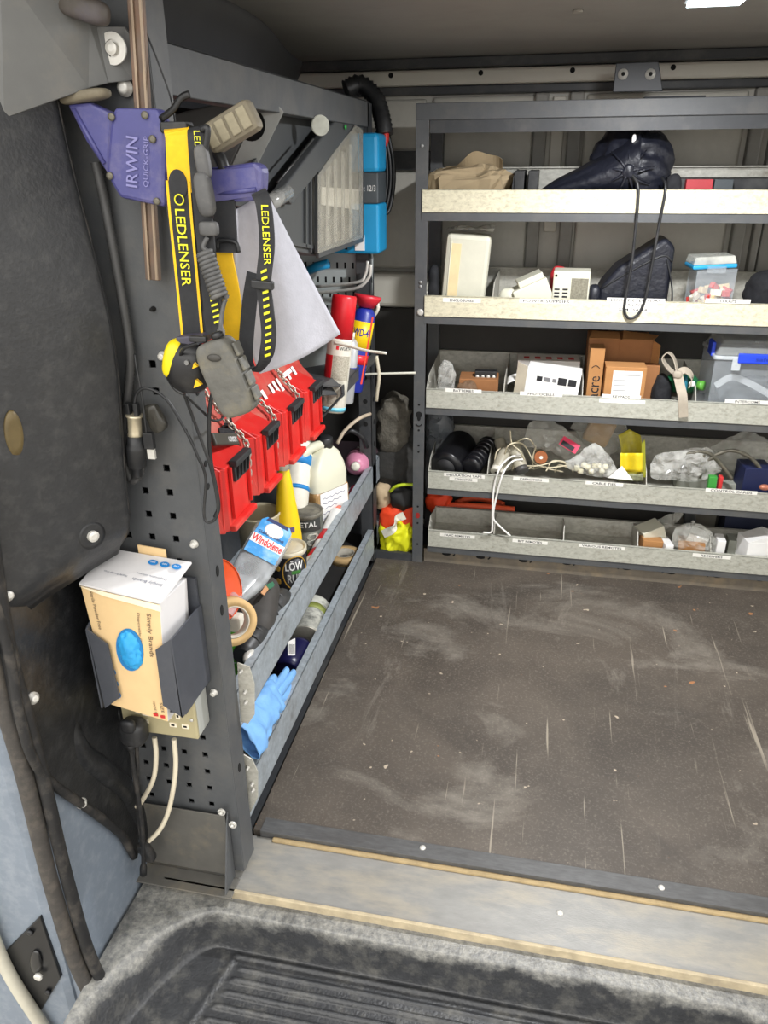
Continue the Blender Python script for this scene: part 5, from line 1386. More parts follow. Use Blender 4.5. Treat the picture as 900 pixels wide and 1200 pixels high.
# ------------------------------------------------------------------ lower tray (floor at z = 0.043)
ZL = 0.0435
tape_roll(T(-0.640, 2.36, ZL + 0.0), 0.058, 0.026, 'flat roll of tan tape on the lower tray towards the far corner', 0.62)
a0, a1 = Vector((-0.604, 1.765, ZL + 0.0505)), Vector((-0.628, 1.94, ZL + 0.0505))
M = axis_frame(a0, a1); 
t = thing('paint_tin', 'paint-spattered white tin lying on its side on the lower tray', 'paint tin', (a0.x, a0.y + 0.08, ZL))
lathe_at(None, [(0.046, 0), (0.050, 0.003), (0.050, 0.008), (0.047, 0.012), (0.047, 0.165), (0.050, 0.17), (0.050, 0.176)], mat('spattered_white_tin', (188, 188, 178), 0.45, 0.1, 0.2, 30, (44, 48, 50), 0.95, 34), 'can', t, 32, M=M)
lathe_at(None, [(0.049, -0.001), (0.0505, 0.003), (0.046, 0.004), (0.042, 0.001), (0.0, 0.001)], m_tin, 'base_ring', t, 32, M=M)
lathe_at(None, [(0.0473, 0.11), (0.0473, 0.14)], mat('olive_band', (132, 140, 70), 0.5), 'olive_band', t, 32, M=M)
a0, a1 = Vector((-0.612, 1.62, ZL + 0.047)), Vector((-0.606, 1.72, ZL + 0.047))
t = thing('blue_bottle', 'dark navy bottle with barcode label lying against the spattered tin', 'bottle', (a0.x, a0.y, ZL))
M = axis_frame(a0, a1)
lathe_at(None, [(0.030, 0), (0.039, 0.008), (0.040, 0.03), (0.040, 0.10), (0.038, 0.112), (0.03, 0.115)], mat('navy_plastic', (24, 24, 66), 0.3, 0, 0.1), 'bottle_body', t, 28, M=M)
q = MB(); q.prism([at(338, 752, 'x', -0.562), at(346, 748, 'x', -0.562), at(346, 768, 'x', -0.562), at(338, 768, 'x', -0.562)], (-0.002, 0, 0)); bl = q.build('barcode_label', m_paper, t)
for k in range(7):
    q = MB(); q.bar(at(339 + k * 1.0, 755, 'x', -0.5615), at(339 + k * 1.0, 766, 'x', -0.5615), 0.0009, 0.0009); q.build('barcode_bar', m_ink, bl)
t = thing('small_tin', 'small gold and black tin glinting behind the blue glove', 'tin', at(325, 795, 'x', -0.6))
q = MB(); q.lathe([(0.022, 0), (0.022, 0.03), (0.018, 0.033), (0, 0.033)], axis_frame((-0.615, 1.535, ZL + 0.035), (-0.60, 1.50, ZL + 0.06)), 20); q.build('tin_body', m_gold, t)
q = MB(); q.lathe([(0.0225, 0.008), (0.0225, 0.018)], axis_frame((-0.615, 1.535, ZL + 0.035), (-0.60, 1.50, ZL + 0.06)), 20); q.build('black_band', m_black, t)
tape_roll(T(-0.605, 1.31, ZL), 0.052, 0.022, 'tan tape roll mostly hidden under the blue glove', 0.62)
# the blue glove: one continuous skin, cuff near the door, fingers pointing away
def skin_obj(name, pts, edges, radii, m, par=None, sub=2):
    me = bpy.data.meshes.new(name)
    me.from_pydata([Vector(p) for p in pts], edges, [])
    me.materials.append(m)
    o = bpy.data.objects.new(name, me); col.objects.link(o)
    WLOC[o.name] = Vector((0, 0, 0))
    if par is not None:
        o.parent = par; o.matrix_parent_inverse = Matrix.Translation(-WLOC[par.name])
    md = o.modifiers.new('skin', 'SKIN'); md.use_smooth_shade = True
    for i, r in enumerate(radii):
        sv = me.skin_vertices[0].data[i]
        sv.radius = r if isinstance(r, tuple) else (r, r)
        sv.use_root = (i == 0)
    sb = o.modifiers.new('sub', 'SUBSURF'); sb.levels = sub; sb.render_levels = sub
    return o
m_glove = mat('blue_nitrile_glove', (120, 172, 226), 0.55, 0, 0.08, 30, bump=0.2, bump_scale=60)
tg = thing('rubber_glove', 'crumpled light blue rubber glove lying over the lower rail of the left rack', 'glove', (-0.58, 1.42, ZL))
# cuff + palm as a flattened folded sleeve
c_pts = [at(287, 868, 'x', -0.560), at(300, 848, 'x', -0.556), at(310, 832, 'x', -0.556), at(318, 820, 'x', -0.560), at(324, 812, 'x', -0.566)]
q = MB()
cp = smooth_path(c_pts, 8)
n = 20
rings = []
for i, p in enumerate(cp):
    u = i / (len(cp) - 1)
    tgv = (cp[min(i + 1, len(cp) - 1)] - cp[max(i - 1, 0)]).normalized()
    wv = Vector((-0.5, 0.1, 0.85)); wv = (wv - tgv * wv.dot(tgv)).normalized(); nv = tgv.cross(wv)
    w_ = 0.050 * (1.05 - 0.25 * u + 0.1 * math.sin(u * 7)); d_ = 0.013 + 0.006 * math.sin(u * 9 + 1)
    rr = []
    for k in range(n):
        a = 2 * PI * k / n
        v = p + wv * (math.cos(a) * w_) + nv * (math.sin(a) * d_)
        h = noise.noise(v * 30) * 0.012 - abs(noise.noise(v * 48)) * 0.010
        rr.append(v + nv * h)
    rings.append(rr)
q.add([p for r in rings for p in r], [(i * n + k, i * n + (k + 1) % n, (i + 1) * n + (k + 1) % n, (i + 1) * n + k) for i in range(len(rings) - 1) for k in range(n)] + [tuple(reversed(range((len(rings) - 1) * n, len(rings) * n)))], 0, True)
q.build('cuff_and_palm', m_glove, tg, solid=0.0015)
for j, (pp_, r) in enumerate(([[(322, 818), (334, 802), (345, 787)], 0.013], [[(316, 812), (328, 798), (337, 784)], 0.0125], [[(308, 812), (316, 800), (322, 794)], 0.013], [[(326, 824), (339, 809), (351, 790)], 0.011], [[(312, 838), (330, 826), (346, 818)], 0.013])):
    q = MB(); q.tube([at(x, y, 'x', -0.566 - 0.008 * (j % 3)) for x, y in pp_], r, 12, n=6, rfun=lambda u: 1.15 - 0.35 * u ** 3, flat=0.75)
    q.build('finger' if j < 4 else 'thumb', m_glove, tg, subsurf=1)

# ------------------------------------------------------------------ spray cans in the ring shelf at the far end
rs = thing('can_shelf', 'dark grey ring shelf bracket holding the spray cans at the rear post', 'can shelf', (-0.58, 2.3, 0.68))
q = MB(); q.prism([at(352, 432, 'x', -0.70), at(372, 452, 'x', -0.60), at(398, 452, 'x', -0.56), at(436, 415, 'x', -0.53), at(444, 416, 'x', -0.53), at(402, 462, 'x', -0.56), at(372, 462, 'x', -0.6)], (0.0, 0.0, -0.003)); q.build('ring_plate', m_rack_dark, rs)
q = MB(); q.bar(at(400, 460, 'x', -0.555), at(440, 417, 'x', -0.535), 0.003, 0.032, up=(0, 0, 1)); q.build('front_lip', m_rack_dark, rs)
q = MB(); q.bar(at(402, 462, 'x', -0.55), at(373, 494, 'x', -0.60), 0.003, 0.006, up=(0, 0, 1)); q.build('stay_wire', m_black, rs)
def spray_can(name, label, base, top, r, parts):
    t = thing(name, label, 'spray can', base, 'spray cans')
    M = axis_frame(base, top); L_ = (Vector(top) - Vector(base)).length
    for nm, prof, m in parts:
        lathe_at(None, [(a * r, b * L_) for a, b in prof], m, nm, t, 28, M=M)
    return t, M, L_
m_can_red = mat('can_red', (206, 30, 40), 0.35)
m_can_white = mat('can_white', (214, 210, 196), 0.4, 0, 0.06, 60)
b0, t0 = at(385, 490, 'x', -0.605), at(402, 345, 'x', -0.605)
b0 = at(390, 482, 'y', 2.10); t0 = at(404, 346, 'y', 2.15)
t, M, L_ = spray_can('spray_can', 'red-capped white and red spray can in the ring shelf, nearest the door', b0, t0, 0.036,
    [('can', [(0.9, 0), (1, 0.02), (1, 0.62), (0.98, 0.64)], m_can_white), ('blue_base_ring', [(1.01, 0.015), (1.01, 0.05)], mat('pale_blue_ring', (110, 190, 216), 0.4)), ('cap', [(0.97, 0.64), (0.97, 0.98), (0.9, 1.0), (0, 1.0)], m_can_red)])
# facing angle of the can in its own frame
loc = (M.to_3x3().inverted() @ (CAM - b0)); ANG = math.atan2(loc.y, loc.x)
for a0_, a1_, z0, z1, nm, m in ((-1.6, -0.45, 0.30, 0.50, 'red_panel', m_can_red), (-0.4, 1.1, 0.29, 0.50, 'text_panel', mat('fine_print', (168, 162, 146), 0.6, 0, 0.35, 260)), (-0.6, 0.3, 0.08, 0.24, 'grey_panel', mat('grey_panel', (150, 144, 130), 0.6, 0, 0.3, 200))):
    arc_label(None, 0.0363, ANG + a0_, ANG + a1_, z0 * L_, z1 * L_, nm, m, t, M=M)
arc_text('WÜRTH', None, 0.0363, ANG + 0.55, 0.036, 0.565 * L_, 0.012, mat('dark_print', (60, 60, 62), 0.6), t, M=M, bold=0.02)
arc_label(None, 0.0364, ANG - 0.25, ANG - 0.02, 0.55 * L_, 0.585 * L_, 'red_emblem', m_can_red, t, M=M)
b1_, t1_ = at(404, 472, 'y', 2.21), at(413, 380, 'y', 2.24)
t, M, L_ = spray_can('spray_can', 'white and silver spray can standing between the two red-topped cans', b1_, t1_, 0.026,
    [('can', [(0.9, 0), (1, 0.02), (1, 0.7), (0.8, 0.78), (0.5, 0.82)], mat('can_silver', (196, 198, 200), 0.3, 0.4)), ('blue_band', [(1.01, 0.42), (1.01, 0.47)], mat('can_blue', (30, 44, 140), 0.4)), ('nozzle', [(0.4, 0.82), (0.4, 0.9), (0, 0.9)], m_white)])
b2, t2 = at(412, 458, 'y', 2.26), at(431, 346, 'y', 2.30)
t, M, L_ = spray_can('spray_can', 'blue and yellow spray can with flared red cap at the rear post', b2, t2, 0.033,
    [('can', [(0.9, 0), (1, 0.02), (1, 0.82), (0.7, 0.86), (0.45, 0.89)], MATS['can_blue']), ('yellow_band', [(1.012, 0.46), (1.012, 0.74)], mat('can_yellow', (240, 200, 20), 0.4)), ('red_band', [(1.012, 0.30), (1.012, 0.40)], m_can_red), ('cap', [(0.75, 0.88), (1.25, 0.97), (1.25, 1.0), (0, 1.0)], mat('cap_red', (196, 36, 50), 0.4))])
loc = (M.to_3x3().inverted() @ (CAM - b2)); ANG = math.atan2(loc.y, loc.x)
arc_text('WD-40', None, 0.0337, ANG + 0.1, 0.058, 0.63 * L_, 0.024, mat('can_blue', (30, 44, 140), 0.4), t, M=M, bold=0.02)
q = MB(); q.tube([at(438, 348, 'y', 2.36), at(443, 360, 'y', 2.36), at(437, 372, 'y', 2.37)], 0.006, 8, n=4); q.build('flip_straw', m_white, t)
arc_label(None, 0.0336, ANG + 0.75, ANG + 1.0, 0.1 * L_, 0.8 * L_, 'red_edge', mat('orange_red_edge', (222, 70, 50), 0.4), t, M=M)
# cable ties and leads at the rear post
def tie(pts, label, r=0.0028, m=None):
    q = MB(); q.tube(pts, r, 6, n=5, flat=0.5); tag(q.build('cable_tie', m or mat('nylon_tie', (206, 204, 190), 0.4)), label, 'cable tie')
tie([at(391, 402, 'y', 2.06), at(410, 406, 'y', 2.05), at(430, 411, 'y', 2.05), at(453, 414, 'y', 2.05)], 'white cable tie sticking out across the spray cans', 0.004)
tie([at(420, 439, 'y', 2.43), at(445, 438, 'y', 2.43), at(487, 437, 'y', 2.46)], 'white cable tie stretched from the rear post to the right rack', 0.004)
tie([at(441, 417, 'y', 2.43), at(444, 440, 'y', 2.43), at(442, 460, 'y', 2.44), at(441, 470, 'y', 2.45)], 'cream loop of flex hanging on the rear post', 0.006, mat('cream_flex', (216, 206, 182), 0.5))
q = MB(); q.tube([at(395, 520, 'y', 2.30), at(404, 505, 'y', 2.32), at(420, 491, 'y', 2.36), at(434, 485, 'y', 2.42)], 0.006, 8, n=6); tag(q.build('flex', mat('cream_flex2', (188, 172, 150), 0.5)), 'pale flex rising behind the jerrycan to the rear post', 'cable')
q = MB(); q.tube([at(402, 508, 'y', 2.38), at(412, 505, 'y', 2.38), at(424, 512, 'y', 2.4), at(430, 524, 'y', 2.42)], 0.008, 8, n=6); tag(q.build('hose', m_black), 'short black hose bending over the pink bottle', 'hose')

# ------------------------------------------------------------------ corner between the two racks
yk = 2.62
def ck(x, y, d=0.0): return at(x, y, 'y', yk + d)
def cloth_thing(name, label, cat, px0, py0, px1, py1, depth, m, seed, amp=0.03, crease=0.035, freq=9, y=None, e=0.7, group=None):
    a = at(px0, py1, 'y', y or yk); b_ = at(px1, py0, 'y', y or yk)
    c = Vector(((a.x + b_.x) / 2, y or yk, (a.z + b_.z) / 2))
    q = MB(); q.blob(c, (abs(b_.x - a.x) / 2, depth, abs(b_.z - a.z) / 2), None, 44, 32, e, e, amp, freq, seed, crease=crease)
    return tag(q.build(name, m), label, cat, group)
cloth_thing('jacket', 'black work jacket hanging crumpled in the corner between the racks', 'jacket', 438, 500, 492, 575, 0.09, mat('black_jacket', (52, 51, 49), 0.85, 0, 0.25, 30, bump=0.3, bump_scale=70), 1, y=2.64)
cloth_thing('fleece_hat', 'dark grey fleece bundle on top of the black jacket', 'clothing', 442, 462, 482, 522, 0.07, mat('grey_fleece', (92, 88, 79), 0.95, 0, 0.25, 50, bump=0.5, bump_scale=160), 2, y=2.60)
cloth_thing('work_glove', 'black work glove with lime trim between the jacket and the orange cloth', 'glove', 455, 566, 488, 594, 0.06, mat('black_glove', (28, 28, 28), 0.7, 0, 0.3, 40), 5, 0.02, 0.02, y=2.56)
q = MB(); q.tube([ck(457, 576, -0.11), ck(464, 570, -0.12), ck(474, 568, -0.12), ck(487, 568, -0.11)], 0.006, 8, n=5); tag(q.build('lime_piping', mat('lime_piping', (190, 210, 40), 0.6)), 'lime green piping along the top of the black work glove', 'trim piece')
cloth_thing('tan_rag', 'tan rag bunched beside the black work glove', 'rag', 443, 565, 461, 596, 0.05, mat('tan_rag', (190, 168, 136), 0.9, 0, 0.1, 30), 6, 0.015, 0.02, y=2.58)
cloth_thing('orange_vest', 'orange high visibility cloth folded above the yellow vest', 'clothing', 445, 590, 492, 618, 0.06, mat('hi_vis_orange', (236, 70, 28), 0.7, 0, 0.12, 20), 7, 0.015, 0.03, y=2.555)
cloth_thing('yellow_vest', 'fluorescent yellow vest bundled on the floor in the corner', 'clothing', 445, 606, 488, 644, 0.07, mat('hi_vis_yellow', (226, 226, 20), 0.7, 0, 0.1, 20), 8, 0.018, 0.04, 12, y=2.535)
q = MB(); q.ribbon([at(449, 626, 'y', 2.465), at(460, 620, 'y', 2.455), at(466, 608, 'y', 2.465), at(474, 604, 'y', 2.47)], (0.3, 0, 1), 0.03, 0.004, n=6); tag(q.build('reflective_band', mat('silver_band', (226, 222, 206), 0.5)), 'pale reflective band across the yellow vest', 'reflective strip')
q = MB(); q.box((-0.56, 2.47, 0.0), (-0.40, 2.485, 0.03)); tag(q.build('kick_strip', m_rack_dark), 'low dark strip on the floor in front of the yellow vest', 'strip')

# ------------------------------------------------------------------ right rack across the far side
YF = 2.47
rr_ = thing('shelving_rack', 'wide grey rack with five labelled galvanised shelves along the far van wall', 'shelving', (0.3, 2.65, 0.0))
XE = 1.35
mb = MB(); mb.box((-0.412, YF - 0.004, 0.0), (-0.374, YF, 1.494)); mb.box((-0.412, YF, 0.0), (-0.408, YF + 0.05, 1.494)); up_ = mb.build('upright', m_rack, rr_, bevel=0.001)
mb = MB(); mb.box((-0.412, 2.76, 0.0), (-0.372, 2.80, 1.494)); mb.build('upright', m_rack, rr_, bevel=0.001)
mb = MB(); mb.box((XE, YF - 0.004, 0.0), (XE + 0.04, YF + 0.05, 1.494)); mb.build('upright', m_rack, rr_, bevel=0.001)
mb = MB(); mb.box((-0.412, YF - 0.005, 1.452), (XE + 0.04, YF, 1.496)); mb.box((-0.412, YF, 1.490), (XE + 0.04, YF + 0.06, 1.496)); mb.build('top_beam', m_rack, rr_, bevel=0.002)
mb = MB(); mb.box((-0.372, YF + 0.002, 1.418), (XE, YF + 0.006, 1.453)); mb.build('inner_beam', m_rack_dark, rr_)
mb = MB(); mb.box((-0.37, YF + 0.01, 0.0), (XE, YF + 0.014, 0.052)); kb = mb.build('base_beam', mat('dusty_base_beam', (112, 104, 92), 0.6, 0.1, 0.15, 20, (150, 130, 98), 0.5, 10), rr_)
sl = MB(); sl.lathe([(0.016, 0), (0.016, 0.001)], frame((0, 0, 0), (1, 0, 0), (0, 0, 1)), 16, sy=0.45)
SL = None
for px, py in ((523, 651), (563, 655), (613, 659), (664, 662), (734, 668), (786, 673), (840, 677), (890, 681)):
    p = at(px, py, 'y', YF + 0.0098)
    if SL is None: SL = sl.build('slot', m_hole, rr_); SL.location = p
    else: place(SL, p, rr_)
tk = MB(); tk.tube([(0.010 * math.cos(a), 0, 0.010 * math.sin(a)) for a in (-1.2, -0.6, 0, 0.6, 1.2)], 0.0026, 6)
TK = None
for px, py in ((532, 652), (573, 656), (622, 660), (673, 663), (725, 667), (777, 672), (830, 676), (880, 680)):
    p = at(px, py, 'y', YF + 0.0095)
    if TK is None: TK = tk.build('hook_slot', m_hole, rr_); TK.location = p
    else: place(TK, p, rr_)
# keyhole slots and bolts of the left upright
for z, kind in ((1.385, 'b'), (0.998, 'b'), (0.985, 'b'), (0.905, 'bolt'), (0.60, 'h'), (0.565, 'key'), (0.535, 'moon'), (0.51, 'h'), (0.455, 'h'), (0.432, 'h'), (0.225, 'h'), (0.19, 'red'), (0.16, 'h'), (0.075, 'h')):
    q = MB(); M = frame((-0.393, YF - 0.0042, z), (1, 0, 0), (0, 0, 1))
    if kind == 'b': q.lathe([(0.005, 0), (0.005, 0.002), (0, 0.002)], M, 12); q.build('rivet', mat('grey_rivet', (150, 150, 148), 0.4, 0.3), rr_)
    elif kind == 'bolt': q.lathe([(0.011, 0), (0.011, 0.003), (0.006, 0.004), (0, 0.004)], M, 18); q.build('bolt', m_screw, rr_)
    elif kind == 'key':
        q.lathe([(0.011, 0), (0.011, 0.0008)], M, 18); q.lathe([(0.006, 0), (0.006, 0.0009)], M @ T(0, -0.012, 0), 14, sy=1.6); q.build('keyhole', m_hole, rr_)
    elif kind == 'moon':
        q.tube([M @ Vector((0.010 * math.cos(a), 0.010 * math.sin(a), 0.0004)) for a in (3.4, 4.0, 4.7, 5.4, 6.0)], 0.002, 6); q.build('crescent_slot', m_hole, rr_)
    elif kind == 'red': q.lathe([(0.008, 0), (0.008, 0.0008)], M, 18, sy=1.4); q.build('keyhole', mat('red_cloth_glimpse', (150, 30, 24), 0.7), rr_)
    else: q.lathe([(0.0038, 0), (0.0038, 0.0008)], M, 12); q.build('hole', m_hole, rr_)
# wall bracket on top
mb = MB(); mb.prism([at(718, 108, 'y', 2.55), at(722, 74, 'y', 2.55), at(772, 72, 'y', 2.55), at(777, 107, 'y', 2.55)], (0, 0.004, 0)); mb.box((0.247 - 0.03, 2.47, 1.496), (0.247 + 0.13, 2.56, 1.50)); mb.build('wall_bracket', mat('black_bracket', (44, 46, 50), 0.5), rr_, bevel=0.002)
for px in (730, 762):
    p = at(px, 87, 'y', 2.549); q = MB(); q.lathe([(0.014, 0), (0.014, 0.003), (0.008, 0.004), (0.007, 0.009), (0, 0.009)], axis_frame(p, p + Vector((0, -1, 0))), 18); q.build('washer', m_screw, rr_)
    q = MB(); q.lathe([(0.0055, 0.009), (0.0055, 0.0105), (0, 0.0105)], axis_frame(p, p + Vector((0, -1, 0))), 8); q.build('bolt_head', m_hole, rr_)
# shelves
m_lip_sunlit = mat('galvanised_lip_sunlit', (212, 206, 180), 0.5, 0.0, 0.10, 90, (138, 126, 100), 0.6, 70, stretch=(1, 1, 1.8))  # upper two lips: sunlight painted in as a brighter, warmer steel colour
m_lipB = mat('galvanised_lip', (180, 180, 168), 0.48, 0.05, 0.12, 90, (118, 111, 95), 0.6, 70, stretch=(1, 1, 1.8))
m_tag = mat('label_tape', (236, 234, 226), 0.6, 0, 0.03)
SH = [dict(z=1.267, x=-0.39, lip=m_lip_sunlit, yb=2.79, hb=0.118, txt=[]),
      dict(z=0.958, x=-0.379, lip=m_lip_sunlit, yb=2.79, hb=0.112, txt=[(541, 352, 'ENCLOSURES', 44), (640, 353, 'POWER SUPPLIES', 60), (745, 352, 'LOOP DETECTORS', 62), (744, 357.5, 'RELAYS', 40), (743, 363, 'GSM DIALERS', 50), (853, 353, 'STRAPS', 46)]),
      dict(z=0.657, x=-0.369, lip=m_lipB, yb=2.79, hb=0.120, txt=[(543, 458, 'BATTERIES', 44), (634, 462, 'PHOTOCELLS', 50), (728, 465, 'KEYPADS', 44), (729, 470.5, '', 52), (876, 471, 'INTERCOMS', 48)]),
      dict(z=0.365, x=-0.358, lip=m_lipB, yb=2.79, hb=0.130, txt=[(544, 557.5, 'INSULATION TAPE', 52), (543, 562, 'CONNECTORS', 36), (622, 562, 'CAPACITORS', 44), (708, 567, 'CABLE TIES', 45), (857, 576, 'CONTROL CARDS', 58)]),
      dict(z=0.137, x=-0.354, lip=m_lipB, yb=2.66, hb=0.070, txt=[(536, 628, 'FAAC REMOTES', 46), (621, 635, 'BFT REMOTES', 45), (705, 641, 'VARIOUS REMOTES', 57), (834, 652, 'RECEIVERS', 45)])]
for i, s in enumerate(SH):
    z, x0 = s['z'], s['x']
    zf = z - 0.062
    s['floor'] = zf + 0.003
    q = MB(); q.box((x0, YF - 0.006, zf), (XE, s['yb'], zf + 0.003)); q.box((x0, s['yb'] - 0.003, zf), (XE, s['yb'], zf + s['hb'])); q.box((x0, s['yb'] - 0.014, zf + s['hb'] - 0.003), (XE, s['yb'], zf + s['hb'] + 0.001))
    tr = q.build('shelf_tray', m_galv, rr_)
    q = MB(); q.box((x0, YF - 0.010, z - 0.064), (XE, YF - 0.007, z)); q.box((x0, YF - 0.010, z - 0.003), (XE, YF + 0.004, z)); q.build('front_lip', s['lip'], tr, bevel=0.0012)
    q = MB(); q.box((x0 - 0.002, YF - 0.006, z - 0.088), (XE, YF + 0.02, z - 0.064)); q.build('under_rail', m_rack, tr)
    q = MB(); q.prism([(x0, YF - 0.008, zf), (x0, YF - 0.008, z), (x0, YF + 0.05, z + 0.035), (x0, s['yb'], zf + s['hb']), (x0, s['yb'], zf)], (0.002, 0, 0)); q.build('end_plate', m_galv, tr)
    for dy in (0.02, 0.06):
        q = MB(); p = Vector((x0 + 0.0022, YF + dy, z + 0.005)); q.lathe([(0.004, 0), (0.004, 0.002), (0, 0.002)], axis_frame(p, p + Vector((1, 0, 0))), 10); q.build('rivet', m_screw, tr)
    for px, py, t_, wpx in s['txt']:
        c = at(px, py, 'y', YF - 0.0104)
        wd = wpx * 0.0027; ht = 0.0125
        q = MB(); q.box((c.x - wd / 2, YF - 0.0106, c.z - ht / 2), (c.x + wd / 2, YF - 0.0098, c.z + ht / 2), 0)
        if t_:
            q.text(t_, frame((c.x, YF - 0.0106, c.z), (1, 0, 0), (0, 0, 1)), wd * min(0.86, len(t_) * 0.062), 0.0082, 1, 0.0003, bold=0.012)
        q.build('shelf_label', [m_tag, m_ink], tr)
def divider(si, px, py, lean=0.0, m=None, ztop=None, ybk=None):
    s = SH[si]
    p = at(px, py, 'y', YF + 0.01)
    zt = s['floor'] + 0.055 if ztop is None else ztop
    q = MB(); q.prism([(p.x, YF + 0.002, s['floor']), (p.x, YF + 0.002, zt), (p.x + lean, YF + 0.05, zt + 0.04), (p.x + lean, (ybk or s['yb']) - 0.005, s['floor'] + s['hb'] - 0.008), (p.x, (ybk or s['yb']) - 0.005, s['floor'])], (0.0025, 0, 0))
    q.build('divider', m or m_galv, [c for c in rr_.children if c.name.startswith('shelf_tray')][si])
    q = MB(); q.prism([(p.x + 0.0025, (ybk or s['yb']) - 0.006, s['floor']), (p.x + 0.0025, (ybk or s['yb']) - 0.006, s['floor'] + s['hb'] - 0.01), (p.x + 0.022, (ybk or s['yb']) - 0.006, s['floor'] + s['hb'] - 0.01), (p.x + 0.022, (ybk or s['yb']) - 0.006, s['floor'])], (0, 0.002, 0))
    q.build('divider_flange', m_galv, [c for c in rr_.children if c.name.startswith('shelf_tray')][si])
divider(1, 577, 347); divider(2, 590, 457); divider(2, 682, 462); divider(2, 815, 468)
divider(3, 571, 553); divider(3, 757, 566)
divider(0, 600, 222, m=m_rack_dark)
for px in (578, 660, 748, 835): divider(4, px, 632)

# ------------------------------------------------------------------ contents of the right rack
def rect(px0, py0, px1, py1, y):
    """survey a photo rectangle on the plane at depth y: x0, x1, z0, z1"""
    a = at(px0, py1, 'y', y); b_ = at(px1, py0, 'y', y)
    return a.x, b_.x, a.z, b_.z
F = [s['floor'] for s in SH]
m_card = mat('brown_cardboard', (176, 126, 76), 0.8, 0, 0.08, 20, (150, 104, 60), 0.3, 8)
m_card_d = mat('dark_cardboard', (150, 102, 62), 0.8, 0, 0.08, 20)
m_bag = clear_mat('clear_bag_film', (206, 206, 198), 0.30, 0.12)
m_bag2 = clear_mat('milky_bag_film', (222, 222, 216), 0.42, 0.12, 0.5)
m_tub = clear_mat('clear_tub_plastic', (206, 214, 220), 0.17, 0.1, 0.1)
m_offw = mat('off_white_abs', (206, 204, 186), 0.45, 0, 0.05, 20)
def box_thing(name, label, cat, x0, x1, y0, y1, z0, z1, m, rz=0.0, ry=0.0, bev=0.002, group=None):
    c = Vector(((x0 + x1) / 2, (y0 + y1) / 2, z0))
    t = thing(name, label, cat, c, group)
    M = Matrix.Translation(c) @ rotz(rz) @ roty(ry)
    w, d, h = (x1 - x0) / 2, (y1 - y0) / 2, z1 - z0
    q = MB(); q.box((-w, -d, 0), (w, d, h), 0, M); q.build('carton' if cat == 'box' else 'body', m, t, bevel=bev)
    return t, M, w, d, h
def crumple(name, label, cat, px0, py0, px1, py1, y, depth, m, seed, amp=0.02, crease=0.02, freq=12, e=0.8, base=None, nu=40, nv=28):
    x0, x1, z0, z1 = rect(px0, py0, px1, py1, y)
    if base is not None: z0 = base
    q = MB(); q.blob(((x0 + x1) / 2, y + depth * 0.3, (z0 + z1) / 2), ((x1 - x0) / 2, depth, (z1 - z0) / 2), None, nu, nv, e, e, amp, freq, seed, crease=crease)
    # rest flat on its shelf
    if base is not None:
        for i, v in enumerate(q.v):
            if v.z < base: q.v[i] = Vector((v.x, v.y, base))
    if 'bag' in cat or 'packet' in cat: q.sm = [False] * len(q.f)
    return tag(q.build(name, m), label, cat)
# --- shelf 1
def paper_bag():
    x0, x1, z0, z1 = rect(497, 178, 600, 222, 2.56)
    t = thing('paper_bag', 'crumpled brown paper bag at the left end of the top shelf', 'paper bag', ((x0 + x1) / 2, 2.6, F[0]))
    q = MB()
    n, m_ = 22, 14
    def fn(u, v):
        a = 2 * PI * u
        cx = (x0 + x1) / 2; hw = (x1 - x0) / 2
        sx = math.copysign(abs(math.cos(a)) ** 0.5, math.cos(a)); sy = math.copysign(abs(math.sin(a)) ** 0.5, math.sin(a))
        z = F[0] + (z1 - F[0]) * (v * (0.78 + 0.22 * math.sin(2.1 * u * PI + 0.6)))
        tap = 1 - 0.35 * v ** 2
        p = Vector((cx + hw * sx * (1 - 0.15 * v) + 0.02 * v, 2.61 + 0.09 * sy * tap, z))
        h = noise.noise(p * 16) * 0.016 + (0.4 - abs(noise.noise(p * 26))) * 0.012
        return p + Vector((sx * 0.6, sy, 0)).normalized() * h
    q.blob(((x0 + x1) / 2, 2.61, F[0] + 0.055), ((x1 - x0) / 2, 0.095, 0.065), None, 30, 16, 0.5, 0.5, 0.02, 15, 6, crease=0.04)
    q.sm = [False] * len(q.f)
    q.build('bag_wall', mat('kraft_paper', (158, 140, 110), 0.85, 0, 0.1, 14), t)
    q = MB(); c = fn(0.8, 1.0)
    q.grid(lambda u, v: Vector((x0 + 0.03 + (x1 - x0 - 0.06) * u, 2.60 + 0.02 * math.sin(u * 9) + 0.03 * (1 - v), z1 - 0.06 + 0.062 * v * math.sin(PI * (0.02 + 0.8 * u ** 1.5)) + 0.006 * math.sin(u * 14))), 20, 8)
    q.sm = [False] * len(q.f)
    q.build('folded_top', MATS['kraft_paper'], t, solid=0.0012)
paper_bag()
for i, px in enumerate((602, 618)):
    x0, x1, z0, z1 = rect(px, 200, px + 13, 222, 2.52)
    box_thing('thin_case', ('slim black case standing beside the paper bag', 'slim black case with white edge next to the drawstring bag')[i], 'case', x0, x1, 2.52, 2.74, F[0], z1, m_black, group='slim black cases')
bgx0, bgx1, bgz0, bgz1 = rect(625, 152, 782, 222, 2.56)
t = thing('drawstring_bag', 'black nylon drawstring bag gathered in a knot on the top shelf', 'bag', ((bgx0 + bgx1) / 2, 2.6, F[0]))
m_nyl = mat('black_nylon', (24, 26, 36), 0.45, 0, 0.25, 30, bump=0.3, bump_scale=60)
q = MB()
cx = at(735, 195, 'y', 2.57)
q.blob(Vector((cx.x + 0.012, 2.60, F[0] + 0.108)), (0.118, 0.095, 0.118), None, 60, 44, 0.95, 0.95, 0.014, 10, 3, crease=0.03)
q.build('bag_body', m_nyl, t)
q = MB()
